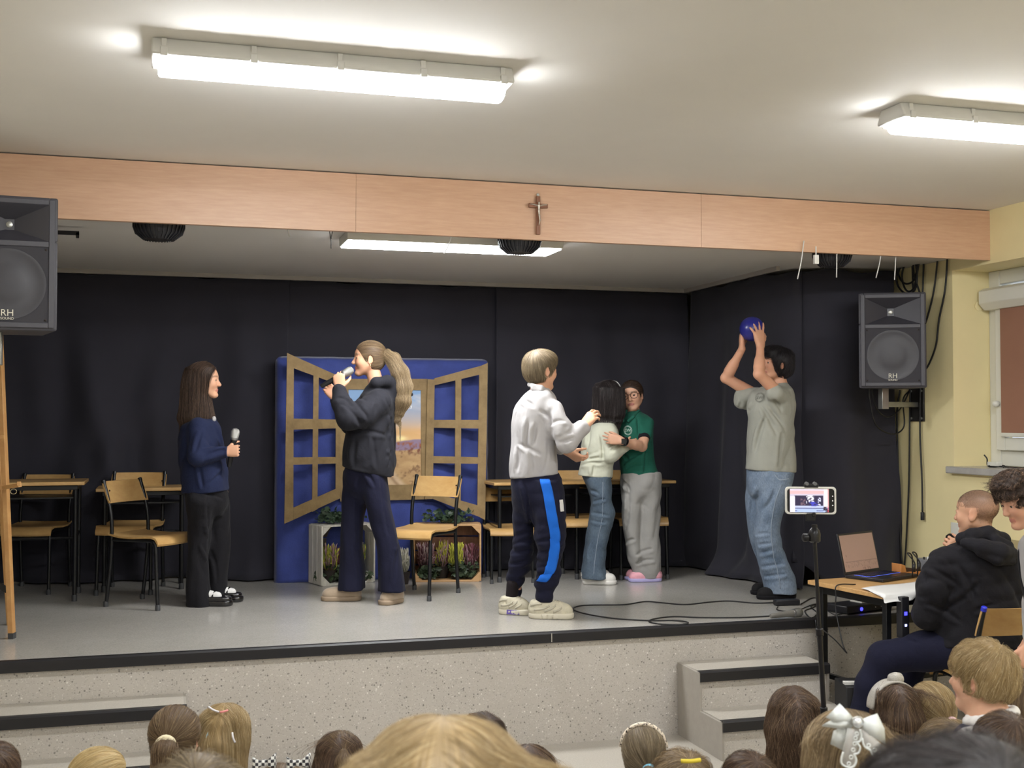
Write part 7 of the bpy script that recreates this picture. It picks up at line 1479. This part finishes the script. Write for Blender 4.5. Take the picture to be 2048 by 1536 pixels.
p = onz(1578, 1212, ST); tag(MB().box((p[0], p[1]+.03, ST+.019), (.155, .055, .034), rotz(-.1)).build('power_adapter', M_blk, None, bevel=.006), 'black power adapter lying on the stage near the phone tripod', 'adapter')
cable('black cable tangled on the stage between adapter and table', [onz(x, y, zc) for x, y in ((1602, 1208), (1625, 1196), (1640, 1200), (1628, 1214), (1610, 1222), (1622, 1236), (1634, 1226), (1622, 1212), (1650, 1206), (1690, 1208), (1730, 1206), (1790, 1204))], .004)
cable('thin black cable with a small plug on the stage under the table', [onz(x, y, zc) for x, y in ((1556, 1212), (1556, 1220), (1590, 1222), (1630, 1208), (1655, 1214), (1664, 1222), (1690, 1222), (1672, 1230), (1656, 1222))], .0032)
q0 = Rt@np.array([.11, .35, TZ+.004])+o_
q1 = Rt@np.array([-.006, .36, TZ+.004])+o_; cable('black laptop cable hanging over the table edge in front of the stage', [q0, q1, q1+(-.014, -.01, -.06), q1+(-.02, -.02, -.14), q1+(-.03, -.10, -.30), q1+(-.02, -.12, -.34), q1+(-.08, -.1, -.27), q1+(-.16, -.06, -.20)], .0035)
q2 = Rt@np.array([.03, dT-.03, .60])+o_; cable('black cable hanging down beside the table leg', [q2, q2+(.01, -.02, -.2), q2+(.02, -.02, -.42), q2+(.015, 0, -.596)], .004)
xw = XR-.02
for k, (lab, pts) in enumerate((('black cable hanging down the yellow wall with a loose plug at its end', [(1848, 500), (1842, 700), (1840, 860), (1844, 960), (1845, 1028)]), ('left one of the black cables running down the wall under the loudspeaker', [(1800, 780), (1794, 830), (1797, 960), (1801, 1080), (1806, 1150)]),
        ('middle black cable running down the wall under the loudspeaker', [(1824, 500), (1826, 640), (1820, 800), (1818, 960), (1812, 1090), (1807, 1150)]), ('black cable running from the fascia behind the loudspeaker, left one', [(1876, 512), (1868, 580), (1856, 630), (1846, 660)]), ('black cable bowing out along the wall beside the loudspeaker', [(1895, 512), (1890, 580), (1878, 640), (1872, 690), (1858, 728), (1846, 744)]))):
    o = cable(lab, [onx(x, y, xw) for x, y in pts], .006, group='cables on the yellow wall')
    if k == 0: e = onx(1845, 1028, xw); MB().tube([e+(0, 0, .012), e+(0, 0, -.04)], .013, 8).build('plug', M_blk, o, bevel=.003)
for lab, pts in (('coil of black cable hanging under the fascia, outer loop', [(1800, 512), (1793, 560), (1806, 584), (1826, 584), (1834, 560), (1830, 512)]), ('coil of black cable hanging under the fascia, inner loop', [(1812, 512), (1797, 545), (1808, 566), (1826, 562), (1836, 530), (1832, 508)]), ('coil of black cable hanging under the fascia, middle loop', [(1815, 512), (1804, 550), (1812, 580), (1828, 574), (1840, 512)]), ('straight cable beside the cable coil under the fascia', [(1826, 512), (1828, 550), (1840, 590), (1838, 620)])):
    cable(lab, [onx(x, y, XR-.05) for x, y in pts], .0065, group='cable coil under the fascia')
for lab, pts in (('black cable looping low under the loudspeaker', [(1738, 770), (1740, 800), (1752, 850), (1785, 868), (1808, 852), (1806, 800), (1820, 780)]), ('black cable looping high under the loudspeaker', [(1742, 770), (1752, 815), (1775, 834), (1800, 818), (1815, 790), (1820, 776)])): cable(lab, [at(x, y, 7.62+.25*(x-1738)/80) for x, y in pts], .005, group='loops under the loudspeaker')
ps = onx(1990, 930, XR+.12); ps[2] = WZ0+.028; cable('black charger cable in a small heap on the window sill', [ps+(.0, .10, .075), ps+(.01, .085, .05), ps+(0, .06, .006), ps+(.03, -.02, .008), ps+(-.02, -.1, .006), ps+(.02, -.05, .014), ps+(-.02, .03, .012), ps+(.02, -.12, .006), ps+(.05, -.3, .006), ps+(.0, -.5, .006)], .0045); tag(MB().box(ps+(.0, .0, .022), (.045, .09, .026)).build('power_adapter', M_pvc, None, bevel=.004), 'white charger lying on the window sill', 'adapter')
